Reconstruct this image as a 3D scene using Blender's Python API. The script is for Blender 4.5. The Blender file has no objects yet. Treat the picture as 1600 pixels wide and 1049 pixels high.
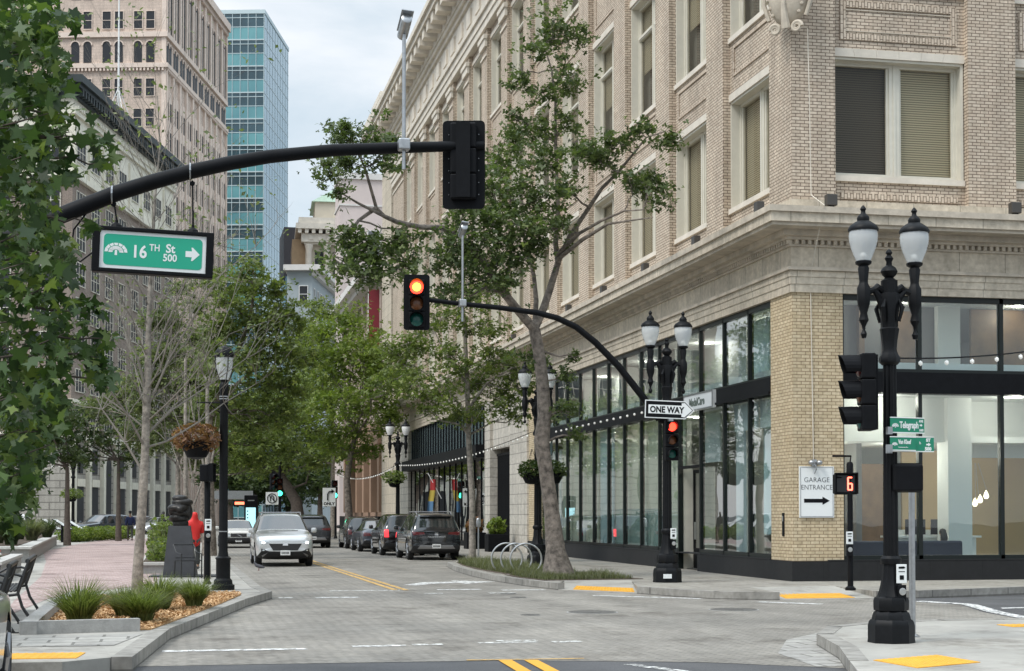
import bpy, bmesh, math, random
import numpy as np
from mathutils import Matrix, Vector
from mathutils.bvhtree import BVHTree
R=math.radians; PI=math.pi
random.seed(7); rng=np.random.default_rng(11)
S=bpy.context.scene; COL=S.collection
# ---------------------------------------------------------------- camera
TH=R(11.75); PT=R(1.5); FP=2500.; CX=800.; CY=805-FP*math.tan(PT)
cam=bpy.data.cameras.new('camera'); camo=bpy.data.objects.new('camera',cam); COL.objects.link(camo)
camo.location=(0,0,1.7); camo.rotation_euler=(PI/2+PT,0,-TH)
cam.sensor_width=36; cam.lens=FP/1600*36; cam.shift_y=(CY-524.5)/1600; cam.clip_end=3000; cam.clip_start=.1
S.camera=camo
# ---------------------------------------------------------------- sky
SUN_EL=R(52); SUN_AZ=R(242)
W=bpy.data.worlds.new('World'); S.world=W; W.use_nodes=True
nt=W.node_tree; N=nt.nodes; N.clear()
def wn(t,**k):
    n=N.new(t)
    for a,b in k.items(): setattr(n,a,b)
    return n
sky=wn('ShaderNodeTexSky',sky_type='NISHITA',sun_disc=False,sun_elevation=SUN_EL,sun_rotation=SUN_AZ)
tc=wn('ShaderNodeTexCoord'); mp=wn('ShaderNodeMapping'); mp.inputs['Scale'].default_value=(1,1,2.4)
nz=wn('ShaderNodeTexNoise'); nz.inputs['Scale'].default_value=2.6; nz.inputs['Detail'].default_value=7; nz.inputs['Roughness'].default_value=.55; nz.inputs['Distortion'].default_value=.4
rp=wn('ShaderNodeValToRGB'); e=rp.color_ramp.elements
e[0].position=.38; e[0].color=(.36,.43,.485,1); e[1].position=.64; e[1].color=(.73,.745,.76,1)
m=e.new(.5); m.color=(.50,.57,.62,1)
sc=wn('ShaderNodeMix',data_type='RGBA',blend_type='MULTIPLY'); sc.inputs[0].default_value=1; sc.inputs[7].default_value=(.1,.1,.1,1)
mx=wn('ShaderNodeMix',data_type='RGBA'); mx.inputs[0].default_value=.84
bg=wn('ShaderNodeBackground'); bg.inputs[1].default_value=1.0; wo=wn('ShaderNodeOutputWorld')
L=nt.links.new
L(tc.outputs['Generated'],mp.inputs[0]); L(mp.outputs[0],nz.inputs[0]); L(nz.outputs[0],rp.inputs[0])
L(sky.outputs[0],sc.inputs[6]); L(sc.outputs[2],mx.inputs[6]); L(rp.outputs[0],mx.inputs[7]); sp_=wn('ShaderNodeSeparateXYZ'); L(tc.outputs['Generated'],sp_.inputs[0]); mr=wn('ShaderNodeMapRange',interpolation_type='SMOOTHSTEP')
for i_,v_ in ((1,.28),(2,.95),(3,1.0),(4,2.6)): mr.inputs[i_].default_value=v_
L(sp_.outputs[2],mr.inputs[0]); zb_=wn('ShaderNodeMix',data_type='RGBA',blend_type='MULTIPLY'); zb_.inputs[0].default_value=1; L(mx.outputs[2],zb_.inputs[6]); L(mr.outputs[0],zb_.inputs[7])  # an overcast dome is brightest overhead
L(zb_.outputs[2],bg.inputs[0]); L(bg.outputs[0],wo.inputs[0])
sl=bpy.data.lights.new('sun','SUN'); sl.energy=1.5; sl.angle=R(18); sl.color=(1,.96,.9)
so=bpy.data.objects.new('sun',sl); COL.objects.link(so)
so.rotation_euler=(PI/2-SUN_EL,0,PI-SUN_AZ)
S.view_settings.view_transform='Standard'; S.view_settings.look='None'; S.view_settings.exposure=0.58; S.view_settings.gamma=1
S.render.engine='CYCLES'; S.cycles.use_denoising=True; S.cycles.max_bounces=6; S.cycles.transparent_max_bounces=14
S.cycles.diffuse_bounces=3; S.cycles.glossy_bounces=3; S.cycles.caustics_reflective=False; S.cycles.caustics_refractive=False
# ---------------------------------------------------------------- helpers
def at(px,py,Y):
    "the point at distance Y down the street seen at photo position (px,py)"
    a=(px-CX)/FP;b=(CY-py)/FP
    f=math.cos(PT)-b*math.sin(PT);u=math.sin(PT)+b*math.cos(PT)
    r=(a*math.cos(TH)+f*math.sin(TH),-a*math.sin(TH)+f*math.cos(TH),u); k=Y/r[1]
    return Vector((r[0]*k,Y,1.7+r[2]*k))
def tag(o,label=None,cat=None,group=None,kind=None):
    for k,v in (('label',label),('category',cat),('group',group),('kind',kind)):
        if v: o[k]=v
    return o
def empty(name,loc=(0,0,0),rz=0,label=None,cat=None,group=None,scale=1):
    o=bpy.data.objects.new(name,None); COL.objects.link(o); o.location=loc; o.rotation_euler=(0,0,rz); o.scale=(scale,)*3
    return tag(o,label,cat,group)
def kids(o): return [c for c in bpy.data.objects if c.parent is o]
CH={}
def link(o,parent):
    COL.objects.link(o)
    if parent: o.parent=parent; CH.setdefault(parent.name,[]).append(o)
    return o
def copy_tree(o,parent=None):
    c=o.copy(); link(c,parent)
    for ch in CH.get(o.name,[]): copy_tree(ch,c)
    return c
class MB:
    def __init__(s,xf=None): s.v=[];s.f=[];s.m=[];s.xf=xf
    def add(s,vs,fs,m=0):
        b=len(s.v)
        if s.xf is not None: vs=[tuple(s.xf@Vector(p)) for p in vs]
        s.v+=[tuple(p) for p in vs]; s.f+=[tuple(b+i for i in f) for f in fs]; s.m+=[m]*len(fs)
        return s
    def box(s,x0,x1,y0,y1,z0,z1,m=0):
        return s.add([(x0,y0,z0),(x1,y0,z0),(x1,y1,z0),(x0,y1,z0),(x0,y0,z1),(x1,y0,z1),(x1,y1,z1),(x0,y1,z1)],
          [(0,3,2,1),(4,5,6,7),(0,1,5,4),(1,2,6,5),(2,3,7,6),(3,0,4,7)],m)
    def bbox(s,x0,x1,y0,y1,z0,z1,b=.01,m=0):
        "box with chamfered edges"
        bm=bmesh.new(); bmesh.ops.create_cube(bm,size=1)
        for v in bm.verts: v.co=Vector(((x0+x1)/2+v.co.x*(x1-x0),(y0+y1)/2+v.co.y*(y1-y0),(z0+z1)/2+v.co.z*(z1-z0)))
        bmesh.ops.bevel(bm,geom=bm.edges[:],offset=b,segments=2,affect='EDGES',profile=.5)
        s.bm(bm,m); bm.free(); return s
    def bm(s,bm,m=0):
        bm.verts.index_update(); return s.add([v.co[:] for v in bm.verts],[[v.index for v in f.verts] for f in bm.faces],m)
    def prism(s,pts,z0,z1,m=0):
        n=len(pts); a=sum(pts[i][0]*pts[(i+1)%n][1]-pts[(i+1)%n][0]*pts[i][1] for i in range(n))
        if a<0: pts=pts[::-1]
        return s.add([(x,y,z0) for x,y in pts]+[(x,y,z1) for x,y in pts],[tuple(range(n))[::-1],tuple(range(n,2*n))]+[(i,(i+1)%n,n+(i+1)%n,n+i) for i in range(n)],m)
    def vprism(s,pts,y0,y1,m=0):
        "polygon in x,z extruded from y0 to y1"
        n=len(pts); a=sum(pts[i][0]*pts[(i+1)%n][1]-pts[(i+1)%n][0]*pts[i][1] for i in range(n))
        if a<0: pts=pts[::-1]
        return s.add([(x,y0,z) for x,z in pts]+[(x,y1,z) for x,z in pts],[tuple(range(n)),tuple(range(n,2*n))[::-1]]+[((i+1)%n,i,n+i,n+(i+1)%n) for i in range(n)],m)
    def quad(s,a,b,c,d,m=0): return s.add([a,b,c,d],[(0,1,2,3)],m)
    def tube(s,pts,rad,n=8,m=0,cap=True):
        pts=[Vector(p) for p in pts]; k=len(pts)
        if not hasattr(rad,'__len__'): rad=[rad]*k
        up=None; vs=[]
        for i,p in enumerate(pts):
            t=(pts[min(i+1,k-1)]-pts[max(i-1,0)])
            if t.length<1e-9: t=Vector((0,0,1))
            t.normalize()
            if up is None: up=t.orthogonal().normalized()
            else:
                up=up-t*up.dot(t)
                up=up.normalized() if up.length>1e-6 else t.orthogonal().normalized()
            w=t.cross(up)
            for j in range(n):
                a=2*PI*j/n; vs.append(p+(up*math.cos(a)+w*math.sin(a))*rad[i])
        fs=[(i*n+j,i*n+(j+1)%n,(i+1)*n+(j+1)%n,(i+1)*n+j) for i in range(k-1) for j in range(n)]
        if cap: fs+=[tuple(range(n))[::-1],tuple(range((k-1)*n,k*n))]
        return s.add(vs,fs,m)
    def lathe(s,prof,c=(0,0,0),n=16,m=0,flute=0):
        vs=[];k=len(prof)
        for r,z in prof:
            for j in range(n):
                a=2*PI*(j+.5)/n; q=r*(1-(flute if j%2 else 0)); vs.append((c[0]+q*math.cos(a),c[1]+q*math.sin(a),c[2]+z))
        fs=[(i*n+j,i*n+(j+1)%n,(i+1)*n+(j+1)%n,(i+1)*n+j) for i in range(k-1) for j in range(n)]
        fs+=[tuple(range(n))[::-1],tuple(range((k-1)*n,k*n))]
        return s.add(vs,fs,m)
    def ico(s,c,r,sub=2,m=0):
        bm=bmesh.new(); bmesh.ops.create_icosphere(bm,subdivisions=sub,radius=1)
        for v in bm.verts: v.co=Vector((c[0]+v.co.x*r[0],c[1]+v.co.y*r[1],c[2]+v.co.z*r[2]))
        s.bm(bm,m); bm.free(); return s
    def build(s,name,mats,parent=None,smooth=False,loc=None,rz=0):
        me=bpy.data.meshes.new(name); me.from_pydata(s.v,[],s.f)
        for q in (mats if isinstance(mats,(list,tuple)) else [mats]): me.materials.append(q)
        if any(s.m): me.polygons.foreach_set('material_index',s.m)
        me.update()
        if smooth: smoothen(me,smooth)
        o=bpy.data.objects.new(name,me); link(o,parent)
        if loc is not None: o.location=loc
        if rz: o.rotation_euler=(0,0,rz)
        return o
def smoothen(me,ang=True):
    me.polygons.foreach_set('use_smooth',[True]*len(me.polygons))
    a=R(40) if ang is True else R(ang)
    try: me.set_sharp_from_angle(angle=a)
    except Exception: pass
FC={}
def text_mb(mb,txt,size,xf,m=0,depth=.002,align='LEFT',bold=0.0,sx=1.0):
    "lettering laid in the x,z plane facing -y, added to mb through xf"
    cu=bpy.data.curves.new('lettering','FONT'); cu.body=txt; cu.size=size; cu.extrude=depth; cu.align_x=align; cu.offset=bold; cu.resolution_u=3
    o=bpy.data.objects.new('lettering',cu); COL.objects.link(o)
    dg=bpy.context.evaluated_depsgraph_get(); dg.update()
    me=bpy.data.meshes.new_from_object(o.evaluated_get(dg))
    M=xf@Matrix(((sx,0,0,0),(0,0,-1,0),(0,1,0,0),(0,0,0,1)))
    mb.add([tuple(M@v.co) for v in me.vertices],[tuple(p.vertices) for p in me.polygons],m)
    bpy.data.objects.remove(o); bpy.data.curves.remove(cu); bpy.data.meshes.remove(me)
def T(x=0,y=0,z=0,rz=0,rx=0,ry=0): return Matrix.Translation((x,y,z))@Matrix.Rotation(rz,4,'Z')@Matrix.Rotation(ry,4,'Y')@Matrix.Rotation(rx,4,'X')
# ---------------------------------------------------------------- materials
class NT:
    def __init__(s,name):
        s.mat=bpy.data.materials.new(name); s.mat.use_nodes=True; s.t=s.mat.node_tree; s.b=s.t.nodes['Principled BSDF']; s.o=s.t.nodes['Material Output']
    def n(s,t,ins=None,**k):
        q=s.t.nodes.new(t)
        for a,b in k.items(): setattr(q,a,b)
        for a,b in (ins or {}).items():
            if hasattr(b,'is_output'): s.t.links.new(b,q.inputs[a])
            else: q.inputs[a].default_value=b
        return q
    def l(s,a,b): s.t.links.new(a,b)
    def mix(s,f,a,b,bt='MIX'):
        q=s.n('ShaderNodeMix',data_type='RGBA',blend_type=bt)
        for i,x in ((0,f),(6,a),(7,b)):
            if hasattr(x,'is_output'): s.l(x,q.inputs[i])
            else: q.inputs[i].default_value=x if i==0 else (x if len(x)==4 else (*x,1))
        return q.outputs[2]
    def math(s,op,a,b=0):
        q=s.n('ShaderNodeMath',operation=op)
        for i,x in ((0,a),(1,b)):
            if hasattr(x,'is_output'): s.l(x,q.inputs[i])
            else: q.inputs[i].default_value=x
        return q.outputs[0]
    def ramp(s,f,*st):
        q=s.n('ShaderNodeValToRGB'); e=q.color_ramp.elements
        while len(e)<len(st): e.new(.5)
        for i,(p,c) in enumerate(st): e[i].position=p; e[i].color=(*c,1) if len(c)==3 else c
        s.l(f,q.inputs[0]); return q.outputs[0]
def dk(c,k): return tuple(min(1,x*k) for x in c)
def pm(name,col,rough=.6,metal=0,var=None,bump=None,coat=0,spec=.5,emit=None):
    w=NT(name); b=w.b; b.inputs['Roughness'].default_value=rough; b.inputs['Metallic'].default_value=metal
    b.inputs['Specular IOR Level'].default_value=spec
    b.inputs['Base Color'].default_value=(*col,1)
    tc=w.n('ShaderNodeTexCoord').outputs['Object']
    if var:
        a=w.n('ShaderNodeTexNoise',{'Vector':tc,'Scale':var[0],'Detail':5,'Roughness':.65})
        c=w.ramp(a.outputs[0],(.3,dk(col,1-var[1])),(.7,dk(col,1+var[1]*.6)))
        w.l(c,b.inputs['Base Color'])
    if bump:
        a=w.n('ShaderNodeTexNoise',{'Vector':tc,'Scale':bump[0],'Detail':4})
        q=w.n('ShaderNodeBump',{'Height':a.outputs[0],'Strength':bump[1],'Distance':.02}); w.l(q.outputs[0],b.inputs['Normal'])
    if coat: b.inputs['Coat Weight'].default_value=coat; b.inputs['Coat Roughness'].default_value=.04
    if emit: b.inputs['Emission Color'].default_value=(*emit[0],1); b.inputs['Emission Strength'].default_value=emit[1]
    return w.mat
def brickmat(name,c1,c2,mortar,bw=.2,bh=.075,ms=.012,mode='wall',var=.25,rot=0,rough=.85,bump=.5,flat=False,joint_blotch=0,streak=None):
    w=NT(name); tc=w.n('ShaderNodeTexCoord').outputs['Object']; s=w.n('ShaderNodeSeparateXYZ',{0:tc})
    if mode=='wall': v=w.n('ShaderNodeCombineXYZ',{0:w.math('ADD',s.outputs[0],s.outputs[1]),1:s.outputs[2]}).outputs[0]
    elif mode=='soldier': v=w.n('ShaderNodeCombineXYZ',{1:w.math('ADD',s.outputs[0],s.outputs[1]),0:s.outputs[2]}).outputs[0]
    else:
        q=w.n('ShaderNodeMapping',{0:tc}); q.inputs['Rotation'].default_value=(0,0,rot); v=q.outputs[0]
    t=w.n('ShaderNodeTexBrick',{'Vector':v,'Color1':(*c1,1),'Color2':(*c2,1),'Mortar':(*mortar,1),'Scale':1,'Mortar Size':ms,'Mortar Smooth':.1,'Bias':0,'Brick Width':bw,'Row Height':bh})
    t.offset=.5
    nz=w.n('ShaderNodeTexNoise',{'Vector':tc,'Scale':.55,'Detail':7,'Roughness':.7})
    c=w.mix(1,t.outputs[0],w.ramp(nz.outputs[0],(.3,(1-var,)*3),(.7,(1.06,)*3)),'MULTIPLY')
    n2=w.n('ShaderNodeTexNoise',{'Vector':tc,'Scale':9,'Detail':3})
    c=w.mix(1,c,w.ramp(n2.outputs[0],(.3,(.80,.79,.77)),(.7,(1.10,)*3)),'MULTIPLY')
    if streak:
        q=w.n('ShaderNodeMapping',{0:tc}); q.inputs['Scale'].default_value=streak[0]; q.inputs['Rotation'].default_value=(0,0,rot*0)
        n3=w.n('ShaderNodeTexNoise',{'Vector':q.outputs[0],'Scale':1,'Detail':4})
        c=w.mix(1,c,w.ramp(n3.outputs[0],(.35,(1-streak[1],)*3),(.65,(1.05,)*3)),'MULTIPLY')
    w.l(c,w.b.inputs['Base Color']); w.b.inputs['Roughness'].default_value=rough
    bp=w.n('ShaderNodeBump',{'Height':t.outputs[1],'Strength':bump,'Distance':-.01}); w.l(bp.outputs[0],w.b.inputs['Normal'])
    return w.mat
def glass(name,tint=(.90,.955,.95),refl=.03,rough=.0,ior=1.5,spec=(1,1,1),dim=0):
    "thin pane: looks through with a tint, mirrors more at grazing angles"
    w=NT(name); t=w.n('ShaderNodeBsdfTransparent',{0:(*tint,1)}); g=w.n('ShaderNodeBsdfGlossy',{0:(*spec,1),'Roughness':rough})
    f=w.n('ShaderNodeFresnel',{0:ior}); k=w.math('MULTIPLY',f.outputs[0],1.8); k=w.math('ADD',k,refl)
    k=w.math('MULTIPLY',k,w.math('SUBTRACT',1.0,w.n('ShaderNodeNewGeometry').outputs['Backfacing'])); q=w.n('ShaderNodeMath',{0:k,1:1.0},operation='MINIMUM')
    tc=w.n('ShaderNodeTexCoord').outputs['Object']; nz=w.n('ShaderNodeTexNoise',{'Vector':tc,'Scale':.8,'Detail':1})
    bp=w.n('ShaderNodeBump',{'Height':nz.outputs[0],'Strength':.06,'Distance':.05}); w.l(bp.outputs[0],g.inputs['Normal'])
    m=w.n('ShaderNodeMixShader',{0:q.outputs[0],1:t.outputs[0],2:g.outputs[0]}); w.l(m.outputs[0],w.o.inputs[0]); return w.mat
def leafmat(name,c1,c2,c3,trans=.42,gloss=.35):
    w=NT(name); a=w.n('ShaderNodeAttribute',attribute_name='rnd'); c=w.ramp(a.outputs['Fac'],(0,c1),(.55,c2),(1,c3))
    d=w.n('ShaderNodeBsdfPrincipled',{'Base Color':c,'Roughness':.5}); d.inputs['Specular IOR Level'].default_value=gloss
    tr=w.n('ShaderNodeBsdfTranslucent',{0:w.mix(1,c,(1.3,1.5,.7),'MULTIPLY')})
    m=w.n('ShaderNodeMixShader',{0:trans,1:d.outputs[0],2:tr.outputs[0]}); w.l(m.outputs[0],w.o.inputs[0]); return w.mat
def emit(name,col,st):
    return pm(name,dk(col,.5),.4,emit=(col,st))
def lines_mat(name,c1,c2,scale,axis='Z',rough=.6,thr=.5):
    w=NT(name); tc=w.n('ShaderNodeTexCoord').outputs['Object']; t=w.n('ShaderNodeTexWave',{'Vector':tc,'Scale':scale,'Distortion':0},wave_type='BANDS',bands_direction=axis)
    w.l(w.ramp(t.outputs[0],(thr-.2,c1),(thr+.2,c2)),w.b.inputs['Base Color']); w.b.inputs['Roughness'].default_value=rough; return w.mat
def stone_blocks(name,col,bw,bh,ms=.012,joint=.55,var=.18,streak=.15):
    return brickmat(name,col,dk(col,.94),dk(col,joint),bw,bh,ms,var=var,bump=.25,streak=((3,3,.35),streak))
M=dict(
 brick_up=brickmat('buff_brick_upper',(.70,.595,.475),(.61,.50,.39),(.19,.14,.105),.215,.078,.0095,var=.22,streak=((2.2,2.2,.22),.16)),
 brick_lo=brickmat('buff_brick_lower',(.66,.55,.375),(.56,.45,.29),(.24,.165,.095),.215,.078,.0075,var=.2),
 brick_sol=brickmat('buff_brick_soldier',(.70,.595,.475),(.61,.50,.39),(.19,.14,.105),.22,.078,.0095,mode='soldier',var=.15),
 stone=stone_blocks('limestone',(.63,.555,.445),1.2,.62),
 stone_w=stone_blocks('pale_limestone',(.60,.56,.49),1.15,.43,.02),
 stone_cap=pm('limestone_plain',(.68,.62,.53),.8,var=(1.3,.18),bump=(18,.15)),
 stone_cornice=pm('weathered_limestone',(.54,.475,.385),.85,var=(2.2,.3),bump=(14,.25)),
 stone_pale=pm('pale_parapet',(.64,.62,.59),.85,var=(.6,.12)),
 cream=pm('cream_window_paint',(.66,.63,.54),.5,var=(3,.08)),
 blind=lines_mat('window_blind',(.20,.18,.125),(.50,.455,.35),5.6),
 blind_d=lines_mat('open_blind',(.020,.015,.011),(.085,.068,.052),5.6),
 curtain=None,
 film=pm('frosted_film',(.62,.74,.76),.4),
 film_d=pm('patterned_film',(.30,.38,.35),.4,var=(9,.25)),
 black_granite=stone_blocks('polished_black_granite',(.012,.0125,.0135),1.35,.6,.006,.4,.2,.1),
 black=pm('black_paint',(.0055,.006,.0075),.55,var=(6,.3),spec=.14),
 blackmetal=pm('black_cast_iron',(.005,.0056,.0068),.5,var=(9,.4),spec=.2),
 dkgreen=pm('dark_frame',(.008,.012,.011),.35,spec=.35),
 glass=glass('shop_glass'), glass_up=glass('sash_glass',(.96,.95,.91),.0,spec=(.45,.43,.40)), glass_dk=glass('dark_glass',(.25,.33,.32),.08),
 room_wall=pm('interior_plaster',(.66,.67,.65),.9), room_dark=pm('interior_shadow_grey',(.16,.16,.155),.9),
 room_floor=pm('interior_floor',(.30,.29,.27),.4), wood=pm('walnut_panel',(.16,.09,.04),.5,var=(3,.3)), tan=pm('tan_interior_wall',(.42,.30,.15),.8),
 white=pm('white_paint',(.78,.78,.76),.5), offwhite=pm('off_white_panel',(.70,.72,.72),.5),
 red_paint=pm('dark_red_banner',(.20,.018,.03),.6,var=(2,.1)),
 galv=pm('galvanised_steel',(.42,.43,.44),.38,.85,var=(12,.2)), steel=pm('brushed_steel',(.55,.55,.54),.28,.95),
 signgreen=pm('sign_green',(.008,.22,.125),.4), signgreen_back=pm('backlit_sign_green',(.012,.30,.19),.35,emit=((.01,.30,.19),.12)), signwhite=pm('sign_white',(.78,.80,.79),.4),
 tree_bark=pm('mottled_bark',(.215,.18,.15),.9,var=(7,.75),bump=(14,1.0)), bark_pale=pm('pale_bark',(.27,.24,.205),.9,var=(8,.65),bump=(14,.7)), bark_dk=pm('dark_bark',(.10,.08,.065),.95,var=(6,.4),bump=(20,.6)),
 leaf_syc=leafmat('sycamore_leaf',(.050,.075,.032),(.105,.140,.055),(.19,.225,.09)),
 leaf_mid=leafmat('street_leaf',(.070,.100,.032),(.145,.185,.055),(.26,.29,.085)),
 leaf_light=leafmat('light_leaf',(.085,.13,.028),(.175,.225,.05),(.30,.34,.085)),
 leaf_grey=leafmat('grey_green_leaf',(.08,.105,.045),(.155,.185,.085),(.27,.29,.15)),
 leaf_maple=leafmat('maple_leaf',(.020,.044,.014),(.060,.105,.028),(.20,.25,.055),.3,.4),
 leaf_dark=leafmat('dark_leaf',(.026,.045,.018),(.055,.08,.028),(.10,.13,.045)),  # deeper green ramp for the dark crowns and baskets
 leaf_red=leafmat('copper_leaf',(.10,.05,.03),(.22,.11,.06),(.32,.18,.10)),
 grass=leafmat('clump_grass',(.07,.095,.026),(.17,.20,.065),(.33,.35,.15)), sage=leafmat('sage_blade',(.10,.11,.06),(.15,.16,.09),(.22,.22,.12)),
 lamp_glass=None, bulb=pm('frosted_bulb',(.85,.85,.82),.3,emit=((1,.95,.85),.1)),
 granite=pm('grey_granite',(.33,.325,.31),.75,var=(9,.22),bump=(40,.2)), curbst=stone_blocks('kerb_concrete',(.36,.345,.315),1.5,5,.02,.5,.3,.2),
)
w=NT('pale_drape'); tc=w.n('ShaderNodeTexCoord').outputs['Object']; t=w.n('ShaderNodeTexWave',{'Vector':tc,'Scale':2.6,'Distortion':1.2},wave_type='BANDS',bands_direction='Y'); c=w.ramp(t.outputs[0],(.2,(.68,.68,.58)),(.8,(.80,.80,.70)))
a=w.n('ShaderNodeBsdfDiffuse',{0:c}); b=w.n('ShaderNodeBsdfTranslucent',{0:c}); mm=w.n('ShaderNodeMixShader',{0:.5,1:a.outputs[0],2:b.outputs[0]}); w.l(mm.outputs[0],w.o.inputs[0]); M['curtain']=w.mat
w=NT('prismatic_globe'); g=w.n('ShaderNodeBsdfPrincipled',{'Base Color':(.80,.83,.84,1),'Roughness':.18})
t=w.n('ShaderNodeBsdfTransparent',{0:(.95,.97,.97,1)}); mm=w.n('ShaderNodeMixShader',{0:.55,1:t.outputs[0],2:g.outputs[0]}); w.l(mm.outputs[0],w.o.inputs[0]); M['lamp_glass']=w.mat
def paint(name,col,metal=.0,rough=.25): return pm(name,col,rough,metal,coat=.8)
# ---------------------------------------------------------------- ground, road, pavements
def stain(mat,col=(.5,.5,.5),scale=1.3,thr=.63):
    "oil and gum spots over whatever the surface already is"
    t=mat.node_tree; b=t.nodes['Principled BSDF']; l=b.inputs['Base Color'].links[0].from_socket; tc=t.nodes.new('ShaderNodeTexCoord'); n=t.nodes.new('ShaderNodeTexNoise'); n.inputs['Scale'].default_value=scale; n.inputs['Detail'].default_value=9; n.inputs['Roughness'].default_value=.72
    r=t.nodes.new('ShaderNodeValToRGB'); r.color_ramp.elements[0].position=thr-.08; r.color_ramp.elements[0].color=(1,1,1,1); r.color_ramp.elements[1].position=thr+.06; r.color_ramp.elements[1].color=(*col,1)
    m=t.nodes.new('ShaderNodeMix'); m.data_type='RGBA'; m.blend_type='MULTIPLY'; m.inputs[0].default_value=1; t.links.new(tc.outputs['Object'],n.inputs[0]); t.links.new(n.outputs[0],r.inputs[0]); t.links.new(l,m.inputs[6]); t.links.new(r.outputs[0],m.inputs[7]); t.links.new(m.outputs[2],b.inputs['Base Color'])
def gpoly(name,pts,z0,z1,mat,kind='structure'):
    return tag(MB().prism(pts,z0,z1).build(name,mat),kind=kind)
m_ground=pm('ground_asphalt',(.075,.075,.078),.9,var=(.5,.3))
w=NT('asphalt'); tc=w.n('ShaderNodeTexCoord').outputs['Object']
a=w.n('ShaderNodeTexNoise',{'Vector':tc,'Scale':90,'Detail':3}); b=w.n('ShaderNodeTexNoise',{'Vector':tc,'Scale':.9,'Detail':6})
w.l(w.mix(1,w.ramp(a.outputs[0],(.3,(.052,.053,.057)),(.75,(.13,.13,.132))),w.ramp(b.outputs[0],(.3,(.75,)*3),(.7,(1.15,)*3)),'MULTIPLY'),w.b.inputs['Base Color']); w.b.inputs['Roughness'].default_value=.85
bp=w.n('ShaderNodeBump',{'Height':a.outputs[0],'Strength':.3,'Distance':.01}); w.l(bp.outputs[0],w.b.inputs['Normal']); m_asph=w.mat
m_paver=brickmat('concrete_pavers',(.345,.322,.282),(.292,.274,.243),(.175,.167,.152),.24,.12,.010,mode='floor',var=.30,rot=R(45),bump=.35,streak=((1.1,.10,1),.17))
m_paver2=brickmat('pale_paver_border',(.40,.39,.36),(.34,.33,.31),(.17,.165,.15),.62,.42,.02,mode='floor',var=.15,rot=0)
m_plaza=brickmat('pink_clay_pavers',(.42,.29,.27),(.34,.23,.215),(.52,.45,.42),.42,.21,.028,mode='floor',var=.25,rot=R(8))
m_walk=brickmat('pavement_concrete',(.335,.315,.275),(.315,.295,.26),(.19,.178,.155),1.5,1.5,.018,mode='floor',var=.25,rot=R(2),bump=.2)
m_conc=pm('ramp_concrete',(.37,.355,.32),.9,var=(1.1,.22),bump=(50,.15))
for q_ in (m_paver,m_walk,m_plaza,m_conc): stain(q_,(.55,.53,.51),.7,.60)
for q_ in (m_paver,m_walk): stain(q_,(.55,.53,.5),5,.70)
m_tact=pm('tactile_yellow',(.72,.36,.035),.7,var=(5,.2))
def worn(name,col,thr=.42):
    "road paint worn through in patches"
    w=NT(name); tc=w.n('ShaderNodeTexCoord').outputs['Object']; a=w.n('ShaderNodeTexNoise',{'Vector':tc,'Scale':7,'Detail':8,'Roughness':.75})
    f=w.ramp(a.outputs[0],(thr-.05,(0,)*3),(thr+.05,(1,)*3)); t=w.n('ShaderNodeBsdfTransparent')
    w.b.inputs['Base Color'].default_value=(*col,1); w.b.inputs['Roughness'].default_value=.8
    m=w.n('ShaderNodeMixShader',{0:f,1:t.outputs[0],2:w.b.outputs[0]}); w.l(m.outputs[0],w.o.inputs[0]); return w.mat
m_wp=worn('worn_white_paint',(.72,.72,.70),.47); m_wp2=worn('very_worn_white_paint',(.66,.66,.63),.50); m_yp=worn('worn_yellow_paint',(.60,.38,.13),.45); m_yp2=worn('fresh_yellow_paint',(.72,.36,.04),.28)
def sheet(name,pts,z,mat): 
    mb=MB(); n=len(pts); a=sum(pts[i][0]*pts[(i+1)%n][1]-pts[(i+1)%n][0]*pts[i][1] for i in range(n))
    mb.add([(x,y,z) for x,y in (pts if a>0 else pts[::-1])],[tuple(range(n))]); return tag(mb.build(name,mat),kind='structure')
sheet('ground',[(-900,-200),(900,-200),(900,1500),(-900,1500)],-.02,m_ground)
sheet('asphalt_road',[(-60,-10),(60,-10),(60,30.5),(-60,30.5)],-.004,m_asph)
sheet('paver_road',[(-40,18.75),(.87,18.5),(3.82,18.4),(5.95,17.7),(7.65,16.4),(9,16),(13.2,21.5),(13.5,24),(13.8,25.8),(14.5,28),(14.2,29),(14.2,33),(11,60),(11,420),(-40,420),(-40,60),(-40,19)],0,m_paver)
sheet('paved_ring',[(7.2,18.6),(8.1,20.6),(9.4,22.2),(11,22.8),(11.6,21),(9,17),(7.0,16.9)],.004,m_paver2)
# right pavement
RW=[(10.6,400),(10.6,55.2),(10.3,54.0),(9.3,52.6),(8.62,51.9),(8.2,48),(7.97,44),(7.93,40.6),(8.1,37.5),(8.42,35.4),(8.95,36.9),(10.5,36.6),(9.72,33.4),(10.1,32),(10.6,30.9),(11.3,30.45),(11.75,30.3),(12.0,32.6),(14.0,32.8),(13.9,30.35),(14.8,30.4),(17.9,31.6),(26,32),(60,33),(60,400)]
gpoly('right_pavement',RW,-.1,.15,m_walk)
kb=MB()
def kerb(pts,wd=.16,z=.156,zb=-.05,m=0):
    for (x0,y0),(x1,y1) in zip(pts,pts[1:]):
        d=Vector((x1-x0,y1-y0)); n=Vector((-d.y,d.x)).normalized()*wd; e=d.normalized()*.02
        kb.prism([(x0-e.x-n.x*.03,y0-e.y-n.y*.03),(x1+e.x-n.x*.03,y1+e.y-n.y*.03),(x1+n.x+e.x,y1+n.y+e.y),(x0+n.x-e.x,y0+n.y-e.y)],zb,z,m)
kerb(RW[0:10]); kerb(RW[12:17]); kerb(RW[19:24])
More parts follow.
